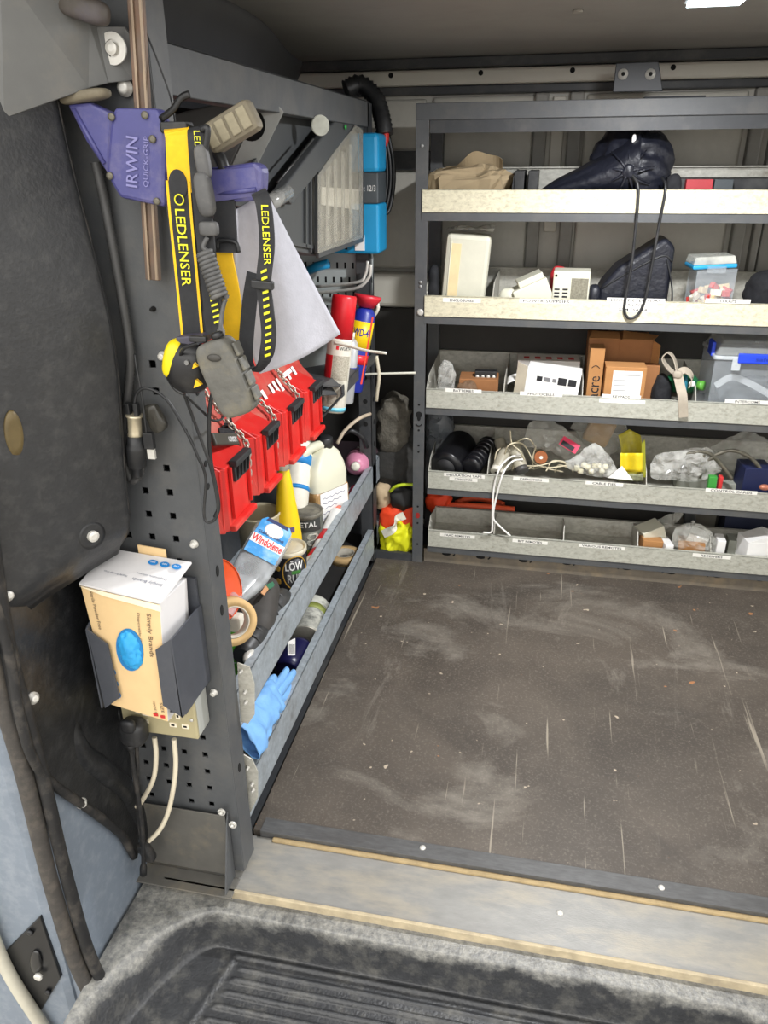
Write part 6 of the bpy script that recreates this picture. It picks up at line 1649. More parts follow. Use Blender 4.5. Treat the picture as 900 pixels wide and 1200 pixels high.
def tail(u, v):
    a = 2 * PI * v
    px = 745 - 120 * u
    c = at(px, 196 + 18 * u, 'y', 2.56)
    c.z = F[0] + 0.10 * (1 - u) ** 0.9 + 0.022
    r = 0.092 * (1 - u) ** 0.75 + 0.014
    p = c + Vector((0, math.cos(a) * r * 0.9, math.sin(a) * r * 0.75))
    return p + Vector((0, math.cos(a), math.sin(a))) * (noise.noise(Vector((p.x * 6, a * 2.2, 1))) * 0.014)
q.grid(tail, 34, 28); q.build('bag_tail', m_nyl, t)
q = MB(); kc = at(736, 201, 'y', 2.475)
q.blob(kc, (0.018, 0.014, 0.02), None, 20, 14, 1, 1, 0.006, 60, 2); q.build('knot', m_nyl, t)
for k in range(9):
    a = 2 * PI * k / 9 + 0.2
    q = MB(); q.tube([kc + Vector((math.cos(a) * 0.012, -0.002, math.sin(a) * 0.012)), kc + Vector((math.cos(a) * 0.04, 0.004, math.sin(a) * 0.04)), kc + Vector((math.cos(a) * 0.075, 0.03, math.sin(a) * 0.07))], 0.0045, 8, n=4, rfun=lambda u: 1.2 - 0.9 * u); q.build('gather_fold', m_nyl, t)
q = MB(); q.blob(at(735, 153, 'y', 2.58), (0.018, 0.01, 0.006), None, 14, 8); q.build('white_tag', m_paper, t)
q = MB(); q.blob(at(743, 163, 'y', 2.51), (0.006, 0.004, 0.014), None, 12, 8); q.build('white_tag', m_paper, t)
q = MB(); q.tube([at(741, 205, 'y', 2.47), at(748, 221, 'y', 2.452), at(745, 265, 'y', 2.452), at(740, 310, 'y', 2.452), at(733, 350, 'y', 2.452), at(732, 366, 'y', 2.452), at(738, 373, 'y', 2.452), at(748, 368, 'y', 2.452), at(756, 350, 'y', 2.452), at(764, 310, 'y', 2.452), at(772, 265, 'y', 2.452), at(780, 221, 'y', 2.452), at(776, 208, 'y', 2.48)], 0.0042, 8, n=8); q.build('drawcord', m_black, t)
x0, x1, z0, z1 = rect(782, 200, 960, 222, 2.56)
t, M, w, d, h = box_thing('long_black_case', 'long flat black case with pale edge at the right of the top shelf', 'case', x0, x1, 2.52, 2.72, F[0], F[0] + 0.085, m_black)
q = MB(); q.box((-w, d - 0.004, h), (w, d, h + 0.02), 0, M); q.build('pale_edge', m_galv, t)
for a, b_, mm, lab in ((803, 836, mat('maroon_box', (150, 36, 44), 0.5), 'small maroon box in front of the long black case'), (836, 860, mat('slate_box', (52, 58, 62), 0.5), 'small slate grey box right of the maroon box')):
    x0, x1, z0, z1 = rect(a, 211, b_, 221, 2.49); box_thing('small_box', lab, 'box', x0, x1, 2.485, 2.515, F[0], z1 + 0.002, mm)
crumple('black_strap', 'bunched black strap end beside the drawstring bag', 'strap', 778, 203, 803, 222, 2.50, 0.03, m_black_soft, 9, 0.01, 0.01, base=F[0])
# --- shelf 2
x0, x1, z0, z1 = rect(513, 270, 572, 346, 2.53)
t, M, w, d, h = box_thing('enclosure', 'pale grey plastic enclosure standing upright under clear film', 'enclosure', x0 + 0.006, x1 - 0.006, 2.52, 2.62, F[1], z1 - 0.012, m_offw, 0.05, 0.07, 0.014)
q = MB(); q.box((-w + 0.02, -d - 0.0012, 0.0), (-w + 0.05, -d, h * 0.88), 0, M); q.build('yellowed_strip', mat('yellowed_strip', (226, 206, 160), 0.5), t)
q = MB(); q.tube([M @ Vector((-w + 0.018, -d - 0.001, 0.01)), M @ Vector((-w + 0.018, -d - 0.001, h * 0.92))], 0.002, 6); q.build('moulded_line', m_offw, t)
q = MB(); q.grid(lambda u, v: M @ Vector((-w * 1.05 + 2.1 * w * u, -d * 0.5 + d * 1.6 * v, h + 0.012 * math.sin(u * 5) * math.sin(v * 4) + 0.008 + 0.012 * u)), 16, 10); q.build('film_wrap', m_bag2, t, solid=0.0006)
crumple('film_scrap', 'scrap of dark film between the enclosure and the upright', 'film', 500, 310, 516, 347, 2.53, 0.03, m_black_soft, 11, 0.01, 0.01, base=F[1])
x0, x1, z0, z1 = rect(610, 315, 650, 346, 2.52)
t, M, w, d, h = box_thing('power_supply', 'off-white stepped power supply leaning to the right behind the power supplies label', 'power supply', x0 - 0.002, x1 + 0.012, 2.51, 2.60, F[1] + 0.012, F[1] + 0.10, m_offw, 0.15, -0.42, 0.004)
q = MB(); q.box((-w * 0.55, -d * 0.9, h), (w * 0.9, d * 0.9, h + 0.02), 0, M); st_ = q.build('raised_top', m_offw, t, bevel=0.003)
q = MB(); q.box((w, -d * 0.8, h * 0.2), (w + 0.001, d * 0.8, h * 0.95), 0, M); q.build('rating_label', mat('grey_rating_label', (110, 118, 124), 0.5, 0, 0.3, 120), t)
for k in range(3):
    q = MB(); q.box((-w + 0.012 + k * 0.012, -d - 0.0008, h * 0.3), (-w + 0.016 + k * 0.012, -d, h * 0.55), 0, M); q.build('vent_slot', m_hole, t)
x0, x1, z0, z1 = rect(645, 318, 693, 346, 2.52)
t, M, w, d, h = box_thing('power_supply', 'off-white vented rail power supply with dark rating label', 'power supply', x0 + 0.006, x1, 2.51, 2.60, F[1], z1, m_offw, -0.03, 0, 0.003)
q = MB(); q.box((0.0, -d - 0.001, 0.02), (w * 0.92, -d, h * 0.85), 0, M); q.build('rating_label', mat('khaki_rating_label', (124, 120, 104), 0.6, 0, 0.35, 160), t)
for k in range(7):
    for jx in (-w * 0.75, -w * 0.3):
        q = MB(); q.box((jx - 0.008, -d - 0.0008, 0.012 + k * 0.011), (jx + 0.008, -d, 0.017 + k * 0.011), 0, M); q.build('vent_slot', m_ink, t)
q = MB(); q.lathe([(0.004, 0), (0.004, 0.001), (0, 0.001)], M @ frame((-w * 0.85, -d, h * 0.9), (1, 0, 0), (0, 0, 1)), 10); q.build('screw', m_hole, t)
crumple('red_bag', 'small red and white packet behind the power supplies', 'packet', 643, 311, 668, 326, 2.66, 0.03, mat('red_packet', (196, 40, 50), 0.5, 0, 0.3, 30), 12, 0.008, 0.008, base=F[1])
crumple('white_packets', 'little heap of white packets left of the stepped power supply', 'packet', 583, 338, 606, 347, 2.52, 0.025, m_offw, 13, 0.006, 0.006, base=F[1])
x0, x1, z0, z1 = rect(700, 275, 793, 347, 2.55)
t = thing('camera_bag', 'dark navy padded case with a sloping lid on the second shelf', 'case', ((x0 + x1) / 2, 2.6, F[1]))
q = MB(); q.prism([(x0, 2.53, F[1]), (x0 + 0.004, 2.53, F[1] + 0.085), (x0 + 0.05, 2.53, F[1] + 0.145), (x1 - 0.03, 2.53, z1 - 0.005), (x1, 2.53, z1 - 0.035), (x1 - 0.002, 2.53, F[1])], (0, 0.15, 0)); q.build('body', m_nyl, t, bevel=0.016, seg=4)
q = MB(); q.tube([(x0 + 0.012, 2.5285, F[1] + 0.085), (x0 + 0.06, 2.5285, F[1] + 0.118), (x1 - 0.04, 2.5285, z1 - 0.06), (x1 - 0.004, 2.532, z1 - 0.075)], 0.0025, 6, n=5); q.build('zip', m_black, t)
q = MB(); q.ribbon([(x1 - 0.02, 2.53, z1 - 0.07), (x1 + 0.006, 2.535, F[1] + 0.09), (x1 + 0.012, 2.52, F[1] + 0.03)], (0, 1, 0), 0.02, 0.003, n=5); q.build('strap', m_webb, t)
q = MB(); q.blob((x0 - 0.012, 2.53, F[1] + 0.055), (0.018, 0.03, 0.04), None, 18, 12, 0.6, 0.6); q.build('side_pocket', m_nyl, t)
# clear tub with blue rim
x0, x1, z0, z1 = rect(806, 300, 870, 349, 2.52)
t = thing('lidded_tub', 'small clear plastic tub with turquoise lid seal, full of striped red and cream clips', 'tub', ((x0 + x1) / 2, 2.56, F[1]))
zr = at(838, 315, 'y', 2.51).z
M = Matrix.Translation(((x0 + x1) / 2, 2.565, F[1])) @ rotz(0.08)
w, d = (x1 - x0) / 2 - 0.004, 0.055; h = zr - F[1]
q = MB(); q.box((-w * 0.9, -d * 0.9, 0), (w * 0.9, -d * 0.9 + 0.002, h), 0, M); q.box((-w * 0.9, d * 0.9, 0), (w * 0.9, d * 0.9 + 0.002, h), 0, M); q.box((-w * 0.9, -d * 0.9, 0), (-w * 0.9 + 0.002, d * 0.9, h), 0, M); q.box((w * 0.9 - 0.002, -d * 0.9, 0), (w * 0.9, d * 0.9, h), 0, M); q.build('tub_wall', m_tub, t)
q = MB(); q.box((-w, -d, h), (w, d, h + 0.012), 0, M @ roty(-0.06)); q.build('lid_seal', mat('turquoise_seal', (40, 150, 200), 0.4), t, bevel=0.004)
q = MB(); q.box((-w * 0.98, -d * 0.98, h + 0.012), (w * 0.98, d * 0.98, h + 0.034), 0, M @ roty(-0.06), 0.006); q.build('lid', clear_mat('frosted_lid', (206, 206, 196), 0.6, 0.2), t, bevel=0.003)
q = MB(); q.box((-w * 0.5, -d - 0.004, h - 0.012), (w * 0.35, -d, h + 0.008), 0, M); q.build('lid_clip', m_tub, t)
m_crk = [mat('cream_clip', (222, 196, 150), 0.7), mat('red_clip', (200, 60, 50), 0.6), mat('pale_clip', (232, 222, 200), 0.6), mat('grey_clip_dark', (90, 88, 84), 0.6)]
random.seed(5)
for k in range(40):
    cc_ = Vector((random.uniform(-w * 0.75, w * 0.75), random.uniform(-d * 0.8, d * 0.3), 0.012 + 0.085 * (k / 40)))
    q = MB(); q.box((-0.016, -0.008, -0.009), (0.016, 0.008, 0.009), 0, M @ Matrix.Translation(cc_) @ rotz(random.uniform(-1, 1)) @ roty(random.uniform(-0.6, 0.6))); q.build('clip', m_crk[random.choice((0, 0, 0, 1, 1, 2, 3))], t, bevel=0.002)
crumple('dark_bundle', 'dark bundle of webbing right of the clear tub on the second shelf', 'webbing', 874, 318, 930, 349, 2.56, 0.07, m_black_soft, 14, 0.015, 0.015, base=F[1])
# --- shelf 3
crumple('clear_pouch', 'small crumpled clear bag at the left end of the batteries compartment', 'plastic bag', 511, 424, 534, 456, 2.53, 0.035, m_bag2, 15, 0.016, 0.02, 26, base=F[2], nu=20, nv=14)
x0, x1, z0, z1 = rect(538, 443, 584, 457, 2.55)
box_thing('brown_box', 'low brown box of batteries under a black terminal strip', 'box', x0, x1, 2.52, 2.62, F[2], z1, m_card_d, 0.05)
x0, x1, z0, z1 = rect(556, 435, 582, 447, 2.56)
t, M, w, d, h = box_thing('terminal_strip', 'black terminal strip with four bright contacts on the brown box', 'terminal strip', x0, x1, 2.55, 2.58, z0 + 0.002, z1, m_black, 0.05)
for k in range(4):
    q = MB(); q.lathe([(0.006, 0), (0.006, 0.002), (0, 0.002)], M @ frame((-w * 0.75 + k * w * 0.5, -d, h * 0.5), (1, 0, 0), (0, 0, 1)), 12); q.build('contact', m_screw, t)
crumple('wire_scraps', 'brown and grey cable scraps in the batteries compartment', 'cable', 534, 447, 560, 457, 2.51, 0.02, mat('brown_scraps', (110, 84, 60), 0.7, 0, 0.4, 60), 16, 0.008, 0.01, 30, base=F[2])
x0, x1, z0, z1 = rect(612, 432, 680, 458, 2.51)
t, M, w, d, h = box_thing('photocell_box', 'white printed box with its left flap open, in the photocells compartment', 'box', x0 + 0.004, x1 - 0.002, 2.50, 2.58, F[2] + 0.01, z1 - 0.006, m_paper, -0.06, 0.09)
for k, (a, w_, h_) in enumerate(((-0.5, 0.018, 0.016), (-0.22, 0.02, 0.014), (0.05, 0.012, 0.012), (0.35, 0.028, 0.024), (0.72, 0.026, 0.022))):
    q = MB(); q.box((w * a - w_ / 2, -d - 0.0008, h * 0.72 - h_ / 2), (w * a + w_ / 2, -d, h * 0.72 + h_ / 2), 0, M); q.build('printed_mark', m_ink if k in (0, 3, 4) else mat('grey_print', (120, 120, 122), 0.6), t)
for k in range(8):
    q = MB(); q.lathe([(0.0045, 0), (0.0045, 0.0008)], M @ frame((-w * 0.6 + k * w * 0.17, -d, h * 0.25), (1, 0, 0), (0, 0, 1)), 8); q.build('printed_mark', MATS['grey_print'], t)
q = MB(); q.prism([M @ Vector((-w, -d, 0)), M @ Vector((-w, -d, h)), M @ Vector((-w - 0.035, -d + 0.03, h + 0.004)), M @ Vector((-w - 0.035, -d + 0.03, 0.008))], (0, 0.0015, 0)); q.build('open_flap', mat('cream_flap', (226, 216, 194), 0.8), t)
x0, x1, z0, z1 = rect(598, 424, 668, 445, 2.64)
t, M, w, d, h = box_thing('white_box', 'white red-printed box lying behind the photocell box', 'box', x0 + 0.02, x1 + 0.03, 2.60, 2.70, F[2], z1 + 0.01, mat('white_card_print', (210, 206, 200), 0.75), 0.05)
for k in range(5):
    q = MB(); q.box((-w * 0.8 + k * w * 0.36, -d * 0.5, h), (-w * 0.62 + k * w * 0.36, d * 0.1, h + 0.0006), 0, M); q.build('red_print', mat('red_print', (190, 40, 40), 0.6), t)
x0, x1, z0, z1 = rect(594, 425, 625, 458, 2.57)
q = MB(); q.grid(lambda u, v: Vector((x0 + (x1 - x0) * u, 2.54 + 0.05 * v, F[2] + 0.03 + 0.05 * math.sin(PI * (0.25 + 0.6 * u)) + 0.012 * v)), 14, 8); tag(q.build('instruction_leaflet', m_paper, solid=0.001), 'curled white leaflet at the left of the photocells compartment', 'leaflet')
x0, x1, z0, z1 = rect(683, 395, 770, 462, 2.66)
t, M, w, d, h = box_thing('cardboard_box', 'large open brown carton at the back of the keypads compartment', 'box', x0, x1 - 0.015, 2.62, 2.76, F[2], z1 - 0.004, m_card_d, 0.0)
q = MB(); q.prism([M @ Vector((-w, -d, h)), M @ Vector((-0.002, -d, h)), M @ Vector((-0.004, -d + 0.05, h + 0.012)), M @ Vector((-w + 0.01, -d + 0.05, h + 0.014))], (0, 0, 0.002)); q.build('top_flap', m_card, t)
q = MB(); q.prism([M @ Vector((0.004, -d, h)), M @ Vector((w, -d, h)), M @ Vector((w + 0.02, -d + 0.05, h + 0.006)), M @ Vector((0.01, -d + 0.06, h + 0.016))], (0, 0, 0.002)); q.build('top_flap', m_card, t)
q = MB(); q.prism([M @ Vector((w, -d, h)), M @ Vector((w + 0.02, -d - 0.02, h - 0.01)), M @ Vector((w + 0.02, -d - 0.02, h - 0.09)), M @ Vector((w, -d, h - 0.1))], (0.002, 0, 0)); q.build('side_flap', m_card, t)
q = MB(); q.box((-w * 0.02, -d - 0.002, 0.0), (w * 0.05, -d, h), 0, M); q.build('front_seam', m_card_d, t)  # thin raised seam strip in the carton's own colour
x0, x1, z0, z1 = rect(686, 407, 709, 462, 2.55)
t, M, w, d, h = box_thing('acre_box', 'tall narrow brown carton lettered acre, standing at the front', 'box', x0, x1, 2.53, 2.60, F[2], z1, m_card, 0.02)
q = MB(); q.text('acre', M @ frame((0.004, -d - 0.0006, h * 0.36), (0, 0, 1), (-1, 0, 0)), 0.075, 0.024, 0, 0.0004); q.build('lettering', m_ink, t)
q = MB(); q.tube([M @ Vector((-w * 0.6 + w * 1.1 * k / 8, -d - 0.0008, h * 0.68 + 0.008 * math.sin(PI * k / 8))) for k in range(9)], 0.0011, 5); q.build('logo_arc', m_ink, t)
x0, x1, z0, z1 = rect(706, 430, 758, 462, 2.51)
t, M, w, d, h = box_thing('keypad_box', 'small brown carton with white address label, in front of the larger cartons', 'box', x0, x1, 2.495, 2.57, F[2], z1, m_card, 0.02)
q = MB(); q.box((-w * 0.62, -d - 0.0008, h * 0.30), (w * 0.80, -d, h * 0.92), 0, M); lb = q.build('address_label', m_paper, t)
for k in range(5):
    q = MB(); q.box((-w * 0.55, -d - 0.0014, h * (0.82 - 0.11 * k)), (w * (0.72 if k == 0 else 0.05), -d - 0.0006, h * (0.84 - 0.11 * k)), 0, M); q.build('print_line', mat('pale_print', (170, 170, 170), 0.6), lb)
x0, x1, z0, z1 = rect(738, 427, 774, 462, 2.58)
box_thing('brown_carton', 'plain brown carton peeking out behind the labelled keypad carton', 'box', x0, x1, 2.575, 2.615, F[2], z1 - 0.004, m_card_d, 0.03)
# strap tied round
m_str = mat('grey_tape_strap', (168, 158, 142), 0.85, 0, 0.1, 40)
t = thing('tied_strap', 'grey webbing strap tied in a loop, its end hanging over the shelf lip', 'strap', at(795, 490, 'y', 2.45))
q = MB(); q.ribbon([at(795, 440, 'y', 2.50), at(784, 432, 'y', 2.52), at(777, 420, 'y', 2.53), at(783, 413, 'y', 2.53), at(790, 420, 'y', 2.52), at(794, 436, 'y', 2.50)], [(0.6, 0.8, 0.2), (0.3, 0.9, 0.0), (0.3, 0.9, 0.1)], 0.022, 0.003, n=6); q.build('loop', m_str, t)
q = MB(); q.ribbon([at(793, 438, 'y', 2.50), at(803, 434, 'y', 2.51), at(811, 442, 'y', 2.51), at(807, 455, 'y', 2.50)], [(0.3, 0.6, 0.7), (0.2, 0.9, 0.3)], 0.024, 0.003, n=6); q.build('bow', m_str, t)
q = MB(); q.ribbon([at(794, 438, 'y', 2.49), at(797, 452, 'y', 2.47), at(800, 466, 'y', 2.452), at(801, 489, 'y', 2.451)], (1, 0, 0.1), 0.028, 0.003, n=6); q.build('hanging_end', m_str, t)
q = MB(); q.blob(at(794, 439, 'y', 2.485), (0.014, 0.010, 0.012), None, 16, 10, 0.7, 0.7); q.build('knot', m_str, t)
t = thing('green_bottle', 'green bottle with white cap lying behind the tied strap', 'bottle', at(815, 460, 'y', 2.52))
M = axis_frame(at(783, 448, 'y', 2.60), at(825, 452, 'y', 2.54)); L_ = (at(825, 452, 'y', 2.54) - at(783, 448, 'y', 2.60)).length
lathe_at(None, [(0.025, 0), (0.030, 0.01), (0.030, L_ * 0.7), (0.014, L_ * 0.85)], mat('bottle_green', (30, 96, 60), 0.4), 'bottle_body', t, 22, M=M)
lathe_at(None, [(0.015, L_ * 0.84), (0.015, L_), (0, L_)], mat('cap_green', (90, 160, 60), 0.4), 'cap', t, 18, M=M)
q = MB(); q.blob(at(811, 450, 'y', 2.51), (0.010, 0.006, 0.010), None, 14, 8); q.build('white_button', m_paper, t)
crumple('teal_packet', 'small teal packet tucked behind the strap bow', 'packet', 798, 440, 808, 458, 2.53, 0.015, mat('teal_packet', (30, 120, 140), 0.5), 17, 0.004, 0.004, base=F[2])
crumple('dark_pouch', 'dark pouch between the brown cartons and the strap', 'pouch', 764, 440, 790, 463, 2.55, 0.04, m_black_soft, 18, 0.01, 0.01, base=F[2])
# large clear box with blue clips
x0, x1, z0, z1 = rect(830, 420, 990, 468, 2.50)
zl = at(850, 420, 'y', 2.49).z; zt_ = at(860, 395, 'y', 2.56).z
t = thing('storage_box', 'large clear plastic storage box with bright blue clip at the right of the third shelf', 'storage box', ((x0 + x1) / 2, 2.58, F[2]))
yb0, yb1 = 2.50, 2.70
q = MB()
for lo, hi in (((x0, yb0, F[2]), (x1, yb0 + 0.0025, zl)), ((x0, yb1, F[2]), (x1, yb1 + 0.0025, zl)), ((x0, yb0, F[2]), (x0 + 0.0025, yb1, zl)), ((x1, yb0, F[2]), (x1 + 0.0025, yb1, zl)), ((x0, yb0, F[2]), (x1, yb1, F[2] + 0.003))): q.box(lo, hi)
q.build('box_wall', m_tub, t)
q = MB(); q.box((x0 - 0.006, yb0 - 0.006, zl - 0.006), (x1 + 0.006, yb0 + 0.004, zl + 0.006)); q.box((x0 - 0.006, yb0 - 0.006, zl - 0.006), (x0 + 0.004, yb1, zl + 0.006)); q.build('rim', clear_mat('clear_rim', (220, 226, 228), 0.6, 0.15), t, bevel=0.003)
q = MB(); q.box((x0, yb0, zl + 0.006), (x1, yb1, zl + 0.05), 0, None, 0.02); q.build('lid', clear_mat('clear_box_lid', (200, 204, 202), 0.34, 0.12, 0.12), t, bevel=0.004)
a, b_ = at(866, 414, 'y', 2.488), at(960, 429, 'y', 2.488)
q = MB(); q.box((a.x, 2.480, b_.z), (b_.x, 2.492, a.z)); bc = q.build('blue_clip', mat('royal_blue_clip', (36, 70, 210), 0.4), t, bevel=0.003)
q = MB(); q.text('safe', frame(((a.x * 0.7 + b_.x * 0.3), 2.4795, (a.z + b_.z) / 2), (1, 0, 0), (0, 0, 1)), 0.04, 0.012); q.build('lettering', mat('dull_blue_print', (28, 50, 150), 0.5), bc)
q = MB(); q.box((x0 - 0.009, yb0 + 0.03, zl - 0.004), (x0 + 0.002, yb0 + 0.09, zl + 0.04)); q.build('end_clip', mat('royal_blue_clip', (36, 70, 210), 0.4), t, bevel=0.003)
q = MB(); q.box((at(858, 425, 'y', 2.489).x, 2.485, zl - 0.035), (at(868, 425, 'y', 2.489).x, 2.492, zl)); q.build('latch', clear_mat('clear_rim', (220, 226, 228), 0.6, 0.15), t)
q = MB(); q.ribbon([at(838, 452, 'y', 2.52), at(858, 442, 'y', 2.53), at(880, 450, 'y', 2.53), at(905, 464, 'y', 2.53)], (0, 0.3, 1), 0.02, 0.002, n=6); tag(q.build('coiled_flex', mat('pale_flex', (176, 180, 182), 0.5)), 'pale flat cable inside the large clear storage box', 'cable')
crumple('intercom_bundle', 'grey intercom parts bundled inside the large clear storage box', 'intercom', 840, 445, 930, 467, 2.60, 0.06, mat('grey_parts', (112, 116, 118), 0.6, 0, 0.3, 30), 19, 0.015, 0.02, 16, base=F[2] + 0.004)
# --- shelf 4
crumple('grey_film_bag', 'grey plastic bag slumped over the left end of the fourth shelf', 'plastic bag', 499, 478, 533, 530, 2.66, 0.05, clear_mat('grey_film', (96, 100, 104), 0.8, 0.3), 20, 0.02, 0.02, base=F[3])
t = thing('cable_sleeve', 'fat black roll lying in the insulation tape compartment', 'roll', at(528, 552, 'y', 2.55))
M = axis_frame(at(522, 548, 'y', 2.51), at(540, 522, 'y', 2.66)); L_ = 0.17
lathe_at(None, [(0.034, 0), (0.058, 0.001), (0.060, 0.01), (0.060, L_ - 0.01), (0.055, L_)], mat('gloss_black', (20, 20, 23), 0.3, 0, 0.2), 'roll_body', t, 30, M=M)
lathe_at(None, [(0.034, 0.0), (0.034, -0.002), (0, -0.002)], mat('roll_core_dark', (40, 40, 42), 0.6), 'core', t, 24, M=M)
for k in range(7):
    f = k / 6
    p0 = at(552, 548, 'y', 2.50).lerp(at(570, 524, 'y', 2.66), f)
    M = axis_frame(p0, p0 + (at(570, 524, 'y', 2.66) - at(552, 548, 'y', 2.50)))
    q = MB(); q.lathe([(0.018, 0), (0.034, 0), (0.035, 0.003), (0.035, 0.019), (0.034, 0.021), (0.018, 0.021)], M, 26)
    o = q.build('tape_roll', mat('gloss_black_tape', (24, 24, 28), 0.3, 0, 0.15))
    tag(o, ('nearest', 'second', 'third', 'fourth', 'fifth', 'sixth', 'farthest')[k] + ' black insulation tape roll of the row beside the fat black roll', 'tape roll', 'insulation tape rolls')
m_cap = mat('capacitor_body', (168, 162, 144), 0.4, 0, 0.05)
caps = [((582, 553), (590, 535), 0.022, 'white capacitor with wire ends at the left of the capacitors compartment', 2.50), ((612, 552), (604, 528), 0.023, 'white capacitor with dark base leaning in the middle of the wires', 2.52), ((596, 548), (588, 524), 0.021, 'grey-white capacitor behind the tangle of thin wires', 2.60), ((640, 545), (632, 530), 0.022, 'capacitor with rust-brown end facing out among the wires', 2.58)]
for k, (a, b_, r, lab, yy) in enumerate(caps):
    p0 = at(*a, 'y', yy); p1 = at(*b_, 'y', yy + 0.05)
    if k == 3: p0, p1 = at(634, 536, 'y', 2.54), at(632, 532, 'y', 2.62)
    t = thing('capacitor', lab, 'capacitor', p0, 'capacitors in the wire tangle')
    M = axis_frame(p0, p1); L_ = (p1 - p0).length + 0.03
    lathe_at(None, [(r * 0.9, 0), (r, 0.004), (r, L_ - 0.004), (r * 0.9, L_)], m_cap, 'can', t, 22, M=M)
    lathe_at(None, [(r * 1.02, -0.003), (r * 1.02, 0.014), (r * 0.9, 0.015)], {0: m_white, 1: mat('cap_dark_base', (70, 68, 66), 0.4), 2: m_white, 3: mat('rust_end', (150, 84, 40), 0.6)}[k], 'end_ring', t, 22, M=M)
    if k in (0, 3):
        q = MB(); q.lathe([(0.006, -0.004), (0.006, -0.0035), (0, -0.006)], M, 12); q.build('stud', m_hole if k == 0 else m_white, t)
m_wire = mat('cream_wire', (206, 196, 168), 0.5, 0, 0.08)
random.seed(11)
wires = [[(579, 545), (583, 528), (596, 524), (606, 532), (600, 548)], [(590, 540), (596, 522), (612, 520), (622, 535), (626, 550)], [(598, 505), (600, 520), (610, 530), (618, 548)], [(600, 520), (618, 514), (628, 526), (630, 542)], [(628, 522), (625, 540), (640, 548), (668, 545)], [(606, 545), (630, 546), (656, 540), (670, 548)], [(640, 552), (648, 540), (664, 544), (672, 553)], [(616, 552), (628, 545), (645, 550), (660, 553)], [(600, 551), (606, 543), (620, 549), (640, 547)], [(650, 553), (655, 545), (668, 549), (676, 552)]]
for k, wv in enumerate(wires):
    q = MB(); q.tube([at(x, y, 'y', 2.50 + 0.09 * random.random()) for x, y in wv], 0.0026, 6, n=6)
    tag(q.build('thin_wire', m_wire), ('thin cream wire arching over the leftmost white capacitor', 'thin cream wire looping over the dark-based capacitor', 'thin cream wire sticking straight up from the tangle', 'thin cream wire bowing towards the rust-ended capacitor', 'thin cream wire running right from the rust-ended capacitor', 'long thin cream wire lying across the tangle to the milky bag', 'thin cream wire looping under the milky bag corner', 'thin cream wire low in the tangle below the rust-ended capacitor', 'thin cream wire low beside the dark capacitor base', 'shortest thin cream wire at the right end of the tangle')[k], 'wire', 'thin wires over the capacitors')
m_wwire = mat('white_wire', (236, 234, 228), 0.45)
for k, (pts, lab) in enumerate((([(612, 533), (598, 536), (586, 548), (579, 570), (577, 600), (577, 618), (575, 624), (566, 624)], 'longer white wire looping out of the capacitors and down past the bottom shelf'), ([(613, 538), (600, 541), (589, 556), (581, 585), (578, 606), (584, 615), (598, 628)], 'inner white wire hanging from the capacitors to the bottom shelf lip'))):
    q = MB(); q.tube([at(x, y, 'y', 2.52 if i < 2 else 2.448) for i, (x, y) in enumerate(pts)], 0.0036, 8, n=8); tag(q.build('white_wire', m_wwire), lab, 'wire')
def film(name, label, pts, y, bulge, m, seed, cat='plastic bag'):
    """pillow-shaped bag from an outline: two skins meeting at the rim"""
    P3 = [at(x, yy, 'y', y) for x, yy in pts]
    P3 = smooth_path(P3 + [P3[0]], 5)[:-1]
    c = sum(P3, Vector()) / len(P3)
    q = MB(); n = len(P3); R_ = 7
    for sgn in (-1, 1):
        vs_ = [c + Vector((0, sgn * bulge, 0))]
        for j in range(1, R_ + 1):
            f = j / R_
            for p in P3:
                v = c.lerp(p, f)
                hgt = bulge * (1 - f ** 2.2)
                v = v + Vector((noise.noise(v * 40 + Vector((seed, 0, 0))) * 0.004, sgn * hgt + noise.noise(v * 42 + Vector((seed, 3, 0))) * 0.026 * (1 - f * 0.6), noise.noise(v * 50 + Vector((seed, 9, 0))) * 0.008))
                vs_.append(v)
        fs_ = [(0, 1 + k, 1 + (k + 1) % n) for k in range(n)]
        for j in range(R_ - 1):
            for k in range(n):
                fs_.append((1 + j * n + k, 1 + (j + 1) * n + k, 1 + (j + 1) * n + (k + 1) % n, 1 + j * n + (k + 1) % n))
        q.add(vs_, fs_, 0, False)
    return tag(q.build(name, m), label, cat)
film('clear_bag', 'clear bag with a red header over the capacitors', [(612, 522), (620, 498), (640, 490), (665, 504), (690, 528), (672, 540), (645, 530)], 2.57, 0.03, m_bag, 1)
x = at(667, 522, 'y', 2.53)
q = MB(); M = Matrix.Translation(x) @ rotx(-0.5) @ roty(0.5); q.box((-0.032, -0.003, -0.014), (0.032, 0.003, 0.018), 0, M); hc = q.build('header_card', mat('pink_red_card', (214, 36, 80), 0.5)); tag(hc, 'pink-red header card with dark window on the clear bag', 'card')
q = MB(); q.box((-0.026, -0.0045, -0.012), (0.02, -0.003, 0.004), 0, M); q.build('dark_window', m_ink, hc)
film('zip_bag', 'milky bag of small white fittings resting on the cable ties label', [(661, 540), (676, 533), (698, 519), (716, 538), (722, 552), (712, 558), (690, 557), (668, 549)], 2.50, 0.035, m_bag2, 2)
film('brown_film_bag', 'clear bag holding a brown packet at the back of the cable ties', [(668, 500), (682, 489), (715, 490), (735, 500), (728, 520), (712, 535), (690, 525)], 2.66, 0.04, m_bag, 3)
x0, x1, z0, z1 = rect(680, 490, 714, 518, 2.68); box_thing('brown_packet', 'tan paper packet inside the clear bag behind the cable ties', 'packet', x0, x1, 2.665, 2.70, z0, z1, mat('tan_packet', (190, 156, 112), 0.8), 0, 0.35, 0.008)
